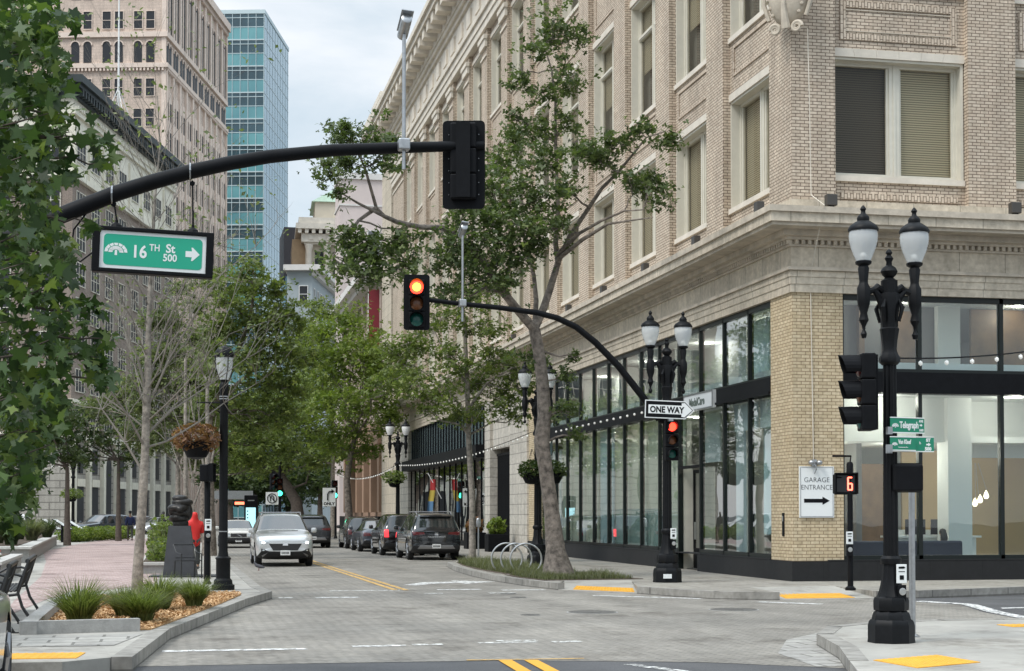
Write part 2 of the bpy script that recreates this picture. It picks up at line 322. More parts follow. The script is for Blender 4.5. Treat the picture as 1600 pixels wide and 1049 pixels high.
def ramp(name,f0,f1,b1,b0):
    mb=MB(); mb.add([(*f0,.012),(*f1,.012),(*b1,.152),(*b0,.152),(*f0,-.1),(*f1,-.1),(*b1,-.1),(*b0,-.1)],[(0,1,2,3),(0,4,5,1),(1,5,6,2),(2,6,7,3),(3,7,4,0)]); return tag(mb.build(name,m_conc),kind='structure')
ramp('kerb_ramp',(8.42,35.4),(9.72,33.4),(10.5,36.6),(8.95,36.9)); ramp('kerb_ramp',(11.75,30.3),(13.9,30.35),(14.0,32.8),(12.0,32.6))
def pad(pts,label):
    mb=MB(); P=[Vector(p) for p in pts]; n=(P[1]-P[0]).cross(P[3]-P[0]).normalized(); n=n if n.z>0 else -n
    mb.add([p+n*.006 for p in P]+[p-n*.03 for p in P],[(0,1,2,3),(0,4,5,1),(1,5,6,2),(2,6,7,3),(3,7,4,0)])
    nx=int((P[1]-P[0]).length/.09); ny=int((P[3]-P[0]).length/.09)
    for i in range(nx):
        for j in range(ny):
            u=(i+.5)/nx;v=(j+.5)/ny; c=P[0]*(1-u)*(1-v)+P[1]*u*(1-v)+P[2]*u*v+P[3]*(1-u)*v+n*.006
            mb.add([c+Vector((a,b,0))*.024 for a,b in ((-1,-1),(1,-1),(1,1),(-1,1))]+[c+n*.006+Vector((a,b,0))*.014 for a,b in ((-1,-1),(1,-1),(1,1),(-1,1))],[(4,5,6,7),(0,1,5,4),(1,2,6,5),(2,3,7,6),(3,0,4,7)])
    tag(mb.build('tactile_pad',m_tact),label,'tactile pad','tactile pads at the kerb ramps')
def rz_(x,y,f,b): # height on ramp
    return f
pad([(8.72,35.15,.02),(9.72,33.62,.02),(9.95,34.55,.062),(9.0,35.95,.062)],'yellow tactile pad on the ramp left of the lamp with the ONE WAY arrow')
pad([(11.95,30.42,.02),(13.45,30.45,.02),(13.52,31.35,.065),(12.05,31.35,.065)],'yellow tactile pad at the ramp beside the countdown signal post')
# island at right
IS=[(5.9,12.5),(6.5,14.6),(7.0,16.0),(7.62,17.7),(8.15,19.65),(8.85,20.95),(9.8,21.7),(11,21.95),(20,22.2),(40,22.2),(40,12.5)]
gpoly('right_island_pavement',IS,-.1,.15,m_conc); kerb(IS[2:10][::-1],.2)
pad([(7.25,15.95,.152),(7.32,15.05,.152),(8.25,15.5,.152),(8.2,16.38,.152)],'yellow tactile pad on the near island in front of the big lamp')
pad([(11.3,20.3,.152),(12.4,20.3,.152),(12.4,20.75,.152),(11.3,20.75,.152)],'yellow tactile strip at the right edge behind the big lamp')
# left plaza
LP=[(-40,19.2),(-1.2,17.55),(-.71,18),(-.33,22.4),(1.0,30),(1.64,32.9),(1.52,35),(1.46,47.5),(1.3,60),(1.2,400),(-5.2,400),(-7.6,100),(-9.5,60),(-40,40)]
gpoly('plaza_pavement',LP,-.1,.15,m_conc); kerb(LP[2:10][::-1],.22)
sheet('plaza_brick_paving',[(-2.35,31),(-.52,37),(-.30,60),(-.6,108),(-4.3,108),(-5.3,88),(-5.6,70),(-4.3,55),(-3.4,42),(-2.9,30),(-2.6,25)],.156,m_plaza)
sheet('paver_strip',[(-3.2,19.6),(-.75,19.6),(-.45,21.4),(-3.2,21.2)],.156,m_paver2)
kb.build('kerbs',M['curbst'])['kind']='structure'
pad([(-2.1,17.98,.152),(-1.08,17.92,.152),(-1.02,18.62,.152),(-2.1,18.68,.152)],'yellow tactile pad at the left corner beside the silver car')
# markings
def line(name,pts,mat,z=.006):
    return sheet(name,pts,z,mat)
line('yellow_centre_line',[(4.60,54),(4.72,54),(4.86,35.9),(4.73,35.9)],m_yp); line('yellow_centre_line',[(4.80,54),(4.92,54),(5.10,35.9),(4.97,35.9)],m_yp)
line('yellow_centre_line',[(4.6,150),(4.72,150),(4.72,54.2),(4.6,54.2)],m_yp); line('yellow_centre_line',[(4.8,150),(4.92,150),(4.92,54.2),(4.8,54.2)],m_yp)
line('yellow_centre_line',[(3.66,18.38),(3.82,18.38),(3.52,12),(3.36,12)],m_yp2); line('yellow_centre_line',[(3.96,18.34),(4.12,18.34),(3.82,12),(3.66,12)],m_yp2)
line('yellow_centre_line',[(3.3,18.43),(4.7,18.36),(4.7,18.45),(3.3,18.52)],m_yp)
for x0,x1,y,mm in ((-.2,1.6,20.45,m_wp),(2.2,2.9,20.72,m_wp),(3.0,3.4,20.8,m_wp2),(3.9,4.7,20.92,m_wp2),(4.2,4.75,21.2,m_wp2),(4.9,5.3,20.9,m_wp2)): line('worn_crosswalk_line',[(x0,y-.13),(x1,y-.1),(x1,y+.1),(x0,y+.1)],mm)
for x0,x1,y,mm in ((2.0,2.3,33.1,m_wp2),(2.75,3.65,33.0,m_wp),(3.3,4.9,35.9,m_wp2),(5.75,6.75,35.95,m_wp),(7.15,8.15,35.5,m_wp),(6.6,7.2,34.2,m_wp2),(5.2,5.6,34.3,m_wp2)): line('worn_crosswalk_line',[(x0,y-.16),(x1,y-.16),(x1,y+.16),(x0,y+.16)],mm)
line('crosswalk_line',[(8.5,32.6),(10.3,31.0),(10.45,31.15),(8.6,32.85)],m_wp); line('worn_crosswalk_line',[(11.0,29.6),(11.9,28.6),(12.1,28.75),(11.2,29.8)],m_wp)
line('crosswalk_line',[(14.1,29.2),(14.55,28.05),(13.85,25.75),(13.5,23.9),(13.75,23.9),(14.12,25.7),(14.85,28.05),(14.4,29.3)],m_wp,.008)
line('crosswalk_line',[(14.6,26.6),(22,27.6),(22,27.85),(14.7,26.85)],m_wp,.008)
line('lane_arrow',[(5.35,38.6),(5.6,38.3),(6.2,39.2),(6.9,39.5),(6.9,38.9),(7.9,40),(6.9,41.0),(6.9,40.3),(6.0,40.0)],m_wp)
line('asphalt_lettering_worn',[(4.95,17.6),(5.1,17.6),(5.5,16.6),(5.3,16.6)],m_wp2,.004)
def manhole(x,y,r,label):
    e=empty('manhole_cover',(x,y,0),0,label,'manhole cover','manhole covers in the paver road')
    MB().lathe([(r,0),(r,.010),(r*.9,.010),(r*.9,.007),(r*.4,.007),(r*.4,.011),(r*.35,.011)],n=28).build('lid',M['iron'],e)
    MB().lathe([(r*1.08,0),(r*1.08,.005),(r,.005)],n=28).build('frame',M['granite'],e)
M['iron']=pm('manhole_iron',(.13,.125,.115),.65,.2,var=(15,.4))
manhole(7.08,27.15,.42,'wide round manhole cover in the pavers left of centre'); manhole(9.76,27.37,.42,'wide round manhole cover nearest the countdown signal post')
manhole(6.85,32.3,.17,'small round valve cover just below the crosswalk line'); manhole(6.95,33.8,.17,'small round valve cover on the crosswalk by the kerb'); manhole(5.85,26.6,.17,'small round valve cover out in the middle of the road')
# tree pit and verge soil
m_soil=pm('bark_mulch_soil',(.10,.075,.055),1,var=(14,.5),bump=(40,.8))
MB().prism([(8.45,36.9),(8.2,39),(8.25,40.6),(10.3,39.6),(11.0,37.3)],.14,.165).build('tree_pit_soil',m_soil)['kind']='structure'
MB().prism([(8.85,51.4),(8.5,48.2),(8.3,44.5),(8.35,41.2),(9.9,41.2),(10.3,45),(10.1,50)],.14,.165).build('verge_soil',m_soil)['kind']='structure'
# ---------------------------------------------------------------- corner commercial building
XF,YF=14.06,35.3
B=empty('corner_commercial_building',(XF,YF,0),0,'buff brick corner building with cream windows above tall black framed shop glazing','building')
YE=72.7   # length of the brick front along the street (local)
BAY=4.75; Y0=1.45
wallb=MB(); pan=MB(); st=MB(); cor=MB(); pl=MB()
# the two fronts: front A runs down the street (faces -x), front B along the side street (faces -y)
def A(a,b,d0,d1,z0,z1,m=0,mb=None):   # a..b along the street, d0..d1 out from the wall line (positive = outwards)
    (mb or wallb).box(-d1,-d0,a,b,z0,z1,m)
def Bf(a,b,d0,d1,z0,z1,m=0,mb=None):
    (mb or wallb).box(a,b,-d1,-d0,z0,z1,m)
def both(z0,z1,d,mb,m=0,back=-.3,yend=None):
    mb.box(-d,-back,-d,yend or YE,z0,z1,m); mb.box(-back+.001,34,-d,-back,z0,z1,m)
FLOORS=[(9.78,12.63),(14.33,18.12),(20.45,24.1)]
ZT=24.6
# piers and spandrels
piersA=[(0,Y0)]+[(Y0+BAY*k+3.38,Y0+BAY*(k+1)) for k in range(14)]
piersA[-1]=(piersA[-1][0],YE-1)
for a,b in piersA: A(a,b,-.6,0,8.6,ZT)
WB=[(1.1+4.67*k,1.1+4.67*k+3.42) for k in range(5)]
piersB=[(.6,1.1)]+[(WB[k][1],WB[k][0]+4.67) for k in range(5)]
for a,b in piersB: Bf(a,b,-.599,0,8.6,ZT)
PANM=[M['brick_sol'],M['brick_sol'],M['stone_cornice']]
zs=[8.6]+[z for f in FLOORS for z in f]+[ZT]
for i in range(0,8,2):
    z0,z1=zs[i],zs[i+1]
    for k in range(14):
        a=Y0+BAY*k; A(a,a+3.38,-.6,-.2,z0,z1)
        if i in(2,4) and z1-z0>1:
            pan=MB(); A(a+.3,a+3.08,-.2,-.165,z0+.62,z0+.70,0,pan);A(a+.3,a+3.08,-.2,-.165,z1-.35,z1-.27,0,pan);A(a+.3,a+.4,-.2,-.165,z0+.70,z1-.35,0,pan);A(a+2.98,a+3.08,-.2,-.165,z0+.70,z1-.35,0,pan);pan.build('brick_panel',PANM,B)
    for a,b in WB:
        Bf(a,b,-.6,-.2,z0,z1)
        if i in(2,4):
            zz0,zz1=z0+.42,z1-.35; pan=MB()
            Bf(a+.2,b-.2,-.2,-.17,zz0,zz0+.15,1,pan);Bf(a+.2,b-.2,-.2,-.17,zz1-.15,zz1,1,pan);Bf(a+.2,a+.35,-.2,-.17,zz0+.15,zz1-.15,0,pan);Bf(b-.35,b-.2,-.2,-.17,zz0+.15,zz1-.15,0,pan)
            Bf(a+.35,b-.35,-.2,-.178,zz0+.2,zz0+.22,2,pan);Bf(a+.35,b-.35,-.2,-.178,zz1-.22,zz1-.2,2,pan);pan.build('brick_panel',PANM,B)
        if i==0: pan=MB();Bf(a+.2,b-.2,-.2,-.17,z0+.62,z0+.77,1,pan);pan.build('brick_panel',PANM,B)
wallb.build('brick_wall',M['brick_up'],B); 
# core behind windows
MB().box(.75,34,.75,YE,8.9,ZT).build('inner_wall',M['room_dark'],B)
# window prototypes, local x along the wall, -y outwards
def sash_window(H,transom,kind):
    w=empty('window'); Wd=3.38
    f=MB(); t=.12
    for x0,x1 in ((0,t),(Wd-t,Wd),(Wd/2-.13,Wd/2+.13)): f.box(x0,x1,.0,.14,0,H)
    for a,b in ((t,Wd/2-.13),(Wd/2+.13,Wd-t)):
        f.box(a,b,.0,.14,0,.12); f.box(a,b,.0,.14,H-.14,H)
        for q,r in ((a,a+.06),(b-.06,b)): f.box(q,r,.04,.11,.12,H-.14)
        if transom: f.box(a,b,.0,.14,transom-.07,transom+.07); f.box(a-.001,b+.001,-.03,0,transom-.03,transom+.05)
    f.box(Wd/2-.03,Wd/2+.03,-.025,0,0,H)
    f.box(.003,.07,-.24,0,0,H-.003); f.box(Wd-.07,Wd-.003,-.24,0,0,H-.003); f.box(.07,Wd-.07,-.24,0,H-.06,H-.003)
    return w,f,Wd
PW={}
for key,(z0,z1) in zip('abc',FLOORS):
    H=z1-z0; w,f,Wd=sash_window(H,(H-1.05) if key!='a' else None,key)
    fr=f.build('frame',M['cream'],w)
    MB().box(.1,Wd/2-.14,.075,.082,.1,H-.1).build('pane',M['glass_up'],w); MB().box(Wd/2+.14,Wd-.1,.075,.082,.1,H-.1).build('pane',M['glass_up'],w)
    MB().box(-.0,Wd,-.31,.0,-.14,-.002).build('sill',M['stone_cap'],w)
    ln=MB(); n=6
    for q in range(n):
        x0=Wd*q/n;x1=Wd*(q+1)/n; sk=(q-2.5)*.03; ln.vprism([(x0+.003,H),(x1-.003,H),(x1-.003+sk+.015,H+.2),(x0+.003+sk-.015,H+.2)],-.29,-.0)
    ln.build('lintel',M['stone_cap'],w)
    for q in (0,1):
        a=(.1,Wd/2+.14)[q]; b=a+Wd/2-.24
        top=H-.1; lo=.1 if key=='a' else (.1 if q else 1.6)
        MB().box(a,b,.16,.18,lo,top).build('blind',M['blind'] ,w)
    PW[key]=w
cnt={}
def put_window(key,loc,rz):
    o=PW[key] if key not in cnt else copy_tree(PW[key],B)
    if key not in cnt: link_parent(o,B)
    cnt[key]=1; o.location=loc; o.rotation_euler=(0,0,rz); return o
def link_parent(o,p): o.parent=p; CH.setdefault(p.name,[]).append(o)
for (key,(z0,z1)) in zip('abc',FLOORS):
    for k in range(14): put_window(key,(.45,Y0+BAY*k+3.38,z0),-PI/2)
    for i,(a,b) in enumerate(WB):
        o=put_window(key,(a+.02,.45,z0),0)
        if key=='a' and i==0: first=o
for c in CH[first.name]:
    if c.name.startswith('blind'): c.data=c.data.copy(); c.data.materials[0]=M['blind_d']; c['label']='dark half-open slatted blind behind the left pane'; break
# entablature over the shops
for z0,z1,d,q in ((6.93,7.12,.05,st),(7.12,7.29,.07,st),(7.29,7.44,.09,st),(7.52,8.0,.04,st)): both(z0,z1,d,q)
both(7.44,7.52,.15,cor); both(8.0,8.05,.1,cor)
for j in range(int((YE+.1)/.16)): cor.box(-.16,-.04,-.1+.16*j,-.02+.16*j,8.05,8.15)
for j in range(200): cor.box(.02+.16*j,.1+.16*j,-.16,-.04,8.05,8.15)
both(8.05,8.15,.05,cor); both(8.15,8.22,.2,cor); both(8.22,8.36,.34,cor); both(8.36,8.44,.78,cor); both(8.44,8.66,.84,st); both(8.66,8.80,.9,cor)
both(8.80,9.12,.06,st); st.box(-.82,-.06,-.82,YE,8.80,8.815); st.box(-.06,34,-.82,-.06,8.80,8.815)
# top entablature and parapet
top=MB(); YP=YE+.0
for z0,z1,d in ((24.6,24.95,.12),(24.95,25.3,.18),(25.3,25.55,.28),(25.55,27.0,.06),(27.0,27.25,.2),(27.25,27.5,.34),(28.25,28.55,1.25),(28.55,28.85,1.4)): both(z0,z1,d,top,yend=YP)
both(27.5,28.25,.4,top,yend=YP)
for j in range(46): top.box(-1.15,-.39,.4+1.56*j,1.15+1.56*j,27.72,28.24)
for j in range(20): top.box(.4+1.56*j,1.15+1.56*j,-1.15,-.39,27.72,28.24)
for j in range(30): 
    for q in (0,): top.box(-.16,-.05,.9+2.4*j,2.0+2.4*j,25.9,26.7)
top.build('roof_cornice',M['stone_cap'],B)
par=MB(); par.box(.0,.35,0,YE,28.85,30.45); par.box(.36,34,.0,.35,28.85,30.45); par.box(-.06,.41,-.06,YE,30.45,30.6); par.box(.42,34,-.06,.41,30.45,30.6); par.build('parapet',M['stone_pale'],B)
MB().box(.36,34,.36,YE,28.9,29.2).build('roof',M['stone_pale'],B)
# pilaster caps at the top floor
for a,b in piersA[1:]: pc=MB(); pc.box(-.12,.0,a-.05,b+.05,23.75,24.1); pc.box(-.18,.0,a-.1,b+.1,24.1,24.3); pc.box(-.06,.0,a,b,23.3,23.4); pc.build('pilaster_cap',M['stone_cap'],B)
# end pavilion further down
ev=MB(); ev.box(.0,12,YE+.001,YE+5,0,30.2,0); ev.build('end_pavilion',M['stone'],B)
ec=MB(); ec.box(-1.5,.0,YE+.01,YE+5.2,28.3,29.0); 
for j in range(4): ec.box(-1.2,.0,YE+.1+1.3*j,YE+.75+1.3*j,27.6,28.3)
ec.box(-.8,12,YE-.1,YE+5.1,30.2,30.6); ec.build('pavilion_cornice',M['stone_cap'],B)
st.build('stone_band',M['stone'],B); cor.build('shop_cornice',M['stone_cornice'],B)
# --- ground storeys
# brick piers: corner, and at local y 27.3..29
lo=MB(); lo.box(0,.8,0,1.42,.62,6.93); lo.box(.801,1.26,0,.8,.62,6.93); lo.build('shop_pier',M['brick_lo'],B); MB().box(0,.8,27.3,28.9,.62,6.93).build('shop_pier',M['brick_lo'],B)
pl.box(-.05,.85,-.05,1.42,.12,.62); pl.box(.851,34,-.05,.3,.12,.62); pl.box(-.05,.3,1.421,6.95,.12,.62); pl.box(-.05,.3,9.1,28.9,.12,.62); pl.box(-.055,.32,1.42,28.9,.62,.645); pl.box(.85,34,-.055,.32,.622,.647)
pl.build('plinth',M['black_granite'],B)
# white quoined piers round the gate, and beyond the gallery
for a,b in ((28.9,32.4),(36.9,38.2),(63.7,67.5)): MB().box(-.08,.8,a,b,.15,6.93).build('quoin_pier',M['stone_w'],B)
MB().box(.05,.6,32.4,36.9,4.7,6.93).build('gate_lintel',M['stone_w'],B)
dr=MB(); dr.box(.0,.5,67.5,YE,.15,6.9); dr.build('end_wall',M['stone'],B)
gt=MB()
for j in range(26): gt.box(.25,.29,32.45+.17*j,32.52+.17*j,.2,4.4)
gt.box(.24,.3,32.4,36.9,4.4,4.5);gt.box(.24,.3,32.4,36.9,.25,.35);gt.box(.3,.32,32.4,36.9,.2,3.2); gt.box(.9,1,32.4,36.9,.15,6.9,0); gt.build('black_gate',M['black'],B)
# glazing along the street
mull=[1.42,3.16,5.08,7.05,9.0,10.95,12.9,14.85,16.8,18.75,20.7,22.65,24.4,26.0,27.3]
fr=MB()
for i,y in enumerate(mull):
    fr.box(.06,.2,y-.045,y+.045,.645,4.67) if not (7<y<9.05) else fr.box(.06,.2,y-.045,y+.045,.15,4.67)
    fr.box(.06,.2,y-.045,y+.045,5.05,6.93)
fr.box(.06,.2,1.42,27.3,6.80,6.929); fr.box(.06,.2,1.42,7.05,.645,.75); fr.box(.06,.2,9.0,27.3,.645,.75); fr.box(.055,.21,1.42,27.3,5.05,5.11)
fr.build('shopfront_frame',M['dkgreen'],B)
MB().box(-.02,.5,1.42,27.3,4.67,5.05).box(-.06,-.02,1.42,27.3,4.64,4.70).build('fascia',M['black'],B)
for i in range(len(mull)-1):
    a,b=mull[i],mull[i+1]
    MB().box(.11,.118,a+.045,b-.045,5.11,6.8).build('transom_pane',M['glass'],B)
    if i!=3: MB().box(.11,.118,a+.045,b-.045,.75,4.67).build('shop_pane',M['glass'],B)
# recessed door in bay 3
d=MB().box(.5,.56,7.1,7.2,.15,3.0).box(.5,.56,8.85,8.95,.15,3.0).box(.5,.56,7.1,8.95,2.9,3.0).box(.5,.56,7.2,8.85,.15,.75).build('shop_door',M['black'],B)
MB().box(.52,.53,7.2,8.85,.75,2.9).build('pane',M['glass'],d); MB().box(.42,.47,8.6,8.64,1.0,1.5).build('handle',M['steel'],d)
MB().box(.06,.12,7.05,9.0,3.02,3.1).build('door_head',M['black'],B); MB().box(.11,.118,7.09,8.96,3.1,4.67).build('shop_pane',M['glass'],B)
rv=MB(); rv.box(.2,.5,7.0,7.08,.15,3.02); rv.box(.2,.5,8.97,9.05,.15,3.02); rv.build('door_reveal',M['cream'],B)
# interior seen through the glass
rm=MB(); rm.box(.3,9,1.2,28.9,.1,.17,1); rm.box(.3,34,.3,9,.1,.169,1)
rm.box(.5,9,1.42,28.9,4.67,4.9,0); rm.box(.5,34,.5,1.43,4.672,4.9,0); rm.box(9,34,1.43,9,4.672,4.9,0)
rm.box(9,9.2,9,28.9,.1,6.9,0); rm.box(9.2,34,9,9.2,.1,6.9,0); rm.box(.4,9,28.7,28.9,.1,6.9,0); rm.box(.3,34,.3,34,6.93,7.1,0)
rm.box(.55,.62,1.42,27.3,4.9,5.38,0); rm.box(1.3,34,.55,.62,4.9,5.38,0)
for y in (2.3,6.4,12.9,18.8,24.4): rm.box(1.2,1.75,y,y+.6,.17,6.9,0)
for y in (3.2,5.1): rm.box(3.0,3.15,y,y+1.2,.17,3.6,2)
for k,y in enumerate((8,11,15,19,22)): rm.box(2.4+k%2,2.6+k%2,y,y+2,5.3,6.9,(0,2,0,0,2)[k])
rm.box(2.2,2.3,8,28.7,4.9,6.93,0); rm.build('interior_room',[M['room_wall'],M['room_floor'],M['room_dark']],B)  # near wall behind the transoms is added to brighten the upper panes
for a,b,mt,z0,z1,lb in ((9.05,10.9,'curtain',.7,4.6,None),(11.0,16.75,'curtain',1.9,4.6,None),(16.85,18.7,'film',.7,4.6,'pale blue frosted film behind one tall pane'),(18.8,24.3,'curtain',.7,4.6,None),(11.0,16.75,'film_d',.7,1.9,'patterned frosted film on the lower glass'),(24.4,26,'white',.7,4.2,'white display panel'),(26.1,27.2,'film',.7,4.6,None)):
    o=MB().box(.32,.34,a,b,z0,z1).build('window_drape',M[mt],B); tag(o,lb)
tw=MB()
for a,b in ((1.5,3.1),(3.2,5.0)): tw.box(.35,.36,a,b,3.9,4.6)
tw.build('roller_blind',M['offwhite'],B)
for a,b,z0,z1 in ((2.5,3.05,.7,4.6),(5.2,6.0,.7,4.6),(3.3,3.9,1.2,4.4),(3.5,4.7,5.4,6.8),(7.3,8.6,3.2,4.6)): MB().box(.75,.80,a,b,z0,z1).build('display_panel',M['film'] if a<5 else M['offwhite'],B)
# interior along the side street
ir=MB(); ir.box(1.3,5.6,2.2,2.3,3.55,4.67,0); ir.box(5.6,34,3.2,3.3,3.2,4.67,0); ir.box(4.95,5.6,2.0,2.6,.17,4.671,0)
ir.box(1.9,2.05,3.2,6,.17,3.55,5); ir.box(2.05,3.2,6,6.1,.17,3.55,5)
ir.box(3.9,4.9,5.5,5.6,.17,3.1,3); ir.box(3.2,3.9,5.7,5.8,.17,3.55,5); ir.box(5.6,12,6.0,6.1,.17,3.5,5); ir.box(1.3,9,2.3,6.1,3.55,3.7,0)
ir.box(1.2,5,1.9,2.0,5.3,6.93,2); ir.box(3.1,4.0,1.8,1.9,5.38,6.8,4); ir.box(4.5,5.1,1.6,1.8,5.3,6.93,0); ir.box(5.5,7.5,1.8,1.9,5.2,6.9,4); ir.box(2.45,2.6,1.75,1.9,5.3,6.93,4)
ir.build('reception_room',[M['room_wall'],M['room_floor'],M['room_dark'],M['wood'],M['wood'],M['tan']],B)
idr=MB().box(2.25,3.0,5.92,5.98,.17,2.5).build('interior_door',M['cream'],B); MB().box(2.3,2.36,5.84,5.92,1.1,1.16).build('handle',M['steel'],idr)
fr2=MB(); mB=[1.26,3.25,5.38,7.5,9.6,11.7,13.8]
for x in mB: fr2.box(x-.05,x+.05,.06,.2,.647,4.6); fr2.box(x-.05,x+.05,.06,.2,5.1,6.93)
fr2.box(1.26,34,.06,.2,6.8,6.929); fr2.box(1.26,34,.06,.2,.647,.74); fr2.box(1.26,34,.055,.21,5.1,5.18)
fr2.build('shopfront_frame',M['dkgreen'],B); MB().box(1.26,34,-.02,.5,4.6,5.1).build('fascia',M['black'],B)
for a,b in zip(mB,mB[1:]):
    MB().box(a+.05,b-.05,.11,.118,5.18,6.8).build('transom_pane',M['glass'],B); MB().box(a+.05,b-.05,.11,.118,.74,4.6).build('shop_pane',M['glass'],B)
# lit downlights in the ceilings
def downlight(x,y,z,en=45):
    o=MB().lathe([(.12,0),(.12,.02)],(0,0,0),14).build('downlight',M['dl'],B,loc=(x,y,z))
    l=bpy.data.lights.new('downlight_lamp','POINT'); l.energy=en; l.color=(1,.93,.82); l.shadow_soft_size=.12
    q=bpy.data.objects.new('downlight_lamp',l); link(q,o); q.location=(0,0,-.14)
M['dl']=emit('downlight_glow',(1,.95,.85),6)
for x,y,z in ((1.9,2.9,3.02),(4.1,3.2,3.02),(3.0,4.6,3.02),(6.5,3.5,3.02),(3.0,1.2,4.64),(6.5,1.4,4.64),(3.5,3.5,4.64),(4.5,6,4.64),(1.3,11,4.64),(1.3,14,4.64),(1.3,17,4.64),(1.3,20,4.64),(1.3,23,4.64),(3.2,1.2,6.9),(6.5,1.2,6.9),(1.6,5.0,6.9),(1.6,11,6.9),(1.6,17,6.9),(1.6,23,6.9)): downlight(x,y,z+(.5 if z<3.5 else 0),(26 if y>4.5 else (48 if z<5 else 14)) if z>4 else 40)
# gallery glazing
gm=[38.2+1.83*i for i in range(15)]; gm[-1]=63.7
gf=MB()
for y in gm: gf.box(.08,.2,y-.04,y+.04,.3,4.4)
for i in range(28): gf.box(.02,.1,38.2+.91*i,38.24+.91*i,5.0,6.93)
gf.box(.0,.2,38.2,63.7,.15,.4); gf.box(-.5,.2,38.2,63.7,4.4,5.0); gf.build('gallery_frame',M['black'],B)
MB().box(.1,.15,38.2,63.7,5.0,6.93).build('tinted_panel',pm('slate_blue_panel',(.10,.135,.14),.25,var=(1.5,.3)),B)
for a,b in zip(gm,gm[1:]): MB().box(.12,.128,a+.04,b-.04,.4,4.4).build('gallery_pane',M['glass_dk'],B)
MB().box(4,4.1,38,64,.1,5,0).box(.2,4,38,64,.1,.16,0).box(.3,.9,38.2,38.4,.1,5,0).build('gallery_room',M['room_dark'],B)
gl=MB()
for j in range(18): gl.box(2.5+(j*7%3)*.4,2.56+(j*7%3)*.4,40+1.25*j,40.12+1.25*j,.4+(j*5%4)*.3,3.0+(j*3%4)*.3)
gl.build('display_rod',M['white'],B)
m_teal=emit('teal_lamp_glow',(.3,1,.85),2.0)
for j in range(5): MB().lathe([(.1,0),(.12,.15)],n=10).build('pendant_lamp',m_teal,B,loc=(1.5,42+3*j,3.6))
# fascia bulbs, sign box
for j in range(17): MB().ico((0,0,0),(.045,.045,.045),1).build('fascia_bulb',M['bulb'],B,loc=(-.07,10.6+.82*j,4.86))
sb=MB().box(-.12,-.021,5.4,7.9,4.58,5.06).build('sign_box',M['offwhite'],B); sfb=MB().box(-.135,-.121,5.4,7.9,4.58,4.62).box(-.135,-.121,5.4,7.9,5.02,5.06).box(-.135,-.121,5.4,5.44,4.62,5.02).box(-.135,-.121,7.86,7.9,4.62,5.02); sfb.build('sign_frame',M['galv'],sb)
tm=MB(); text_mb(tm,'MedalCare',.30,T(-.125,7.4,4.72,-PI/2),bold=.012); tm.build('sign_lettering',pm('sign_grey_letter',(.12,.15,.13),.6),sb)
# wall floodlights on the cornice
def flood(x,y,rz):
    e=empty('wall_floodlight',(x,y,8.815),rz); link_parent(e,B)
    MB().bbox(-.13,.13,-.08,.1,.06,.32,.015).build('housing',M['flood'],e); MB().box(-.06,.06,-.04,.05,0,.06).build('bracket',M['black'],e); MB().box(-.11,.11,.1,.105,.09,.29).build('lens',M['glass_dk'],e); return e
M['flood']=pm('bronze_housing',(.055,.05,.045),.5)
for k in range(11): flood(-.62,.55+4.75*k,-PI/2)
for k in range(4): flood(.72+4.67*k,-.62,0)
# corner cartouche
ct=empty('cartouche',(0,0,13.05),R(-45)); link_parent(ct,B)
sh=MB(); sh.ico((0,-.16,.92),(.52,.30,.80),3); sh.build('shield',M['stone_cornice'],ct,True)
sc_=MB()
for s_ in (-1,1):
    sc_.tube([(s_*(.27+.13*math.cos(a)*(1-a/16)),-.30,.04+.13*math.sin(a)*(1-a/16)) for a in np.linspace(0,4*PI,40)],[.05*(1-i/60) for i in range(40)],8)
    sc_.tube([(s_*.46,-.2,.3),(s_*.60,-.2,.7),(s_*.56,-.2,1.1),(s_*.62,-.2,1.6),(s_*.4,-.2,2.0)],[.05,.06,.05,.06,.04],8)
    for j in range(9): a=-.2+j*.26; sc_.ico((s_*.47*math.cos(a-.6),-.30,1.0+.85*math.sin(a-.6)),(.05,.05,.05),1)
sc_.tube([(0,-.3,.05),(0,-.45,.55),(.05,-.42,1.0)],[.12,.06,.03],8); sc_.build('scroll',M['stone_cornice'],ct,True)
# cable, garage sign, small wall fixtures
MB().tube([(.3,-.28,13.1),(.36,-.24,11),(.40,-.20,9.2),(.42,-.94,8.82),(.44,-.10,7.5),(.45,-.02,6.9),(.5,-.02,3.0)],.012,5).build('hanging_cable',M['stone_cap'],B)
fx=MB(); fx.ico((.40,-.14,2.93),(.075,.075,.06),2); fx.ico((.60,-.14,2.93),(.075,.075,.06),2); fx.box(.44,.56,-.08,-.001,2.85,3.0); fx.tube([(.5,-.05,2.9),(.52,-.16,2.78),(.48,-.12,2.66)],.014,5); fx.build('twin_spotlight',M['galv'],B)
iq=MB().box(-.02,-.001,.55,.67,1.2,1.75).build('intercom',M['black'],B); MB().box(-.03,-.021,.58,.64,1.55,1.68).build('speaker_grille',M['galv'],iq)
gs=empty('garage_sign',(XF+.57,YF-.03,2.24),0,'white GARAGE ENTRANCE sign with black arrow on the brick corner pier','sign')
MB().box(-.43,.43,-.015,.029,-.60,.60).build('board',M['signwhite'],gs)
b_=MB(); 
for q in ((-.41,.41,.57,.585),(-.41,.41,-.585,-.57)): b_.box(q[0],q[1],-.019,-.0155,q[2],q[3])
for q in (-.41,.395): b_.box(q,q+.015,-.019,-.0155,-.57,.57)
b_.build('border',M['galv'],gs)
t_=MB(); text_mb(t_,'GARAGE',.165,T(0,-.018,.23),align='CENTER',bold=-.002); text_mb(t_,'ENTRANCE',.165,T(0,-.018,.055),align='CENTER',bold=-.002,sx=.93); t_.build('lettering',pm('sign_charcoal',(.05,.055,.06),.6),gs)
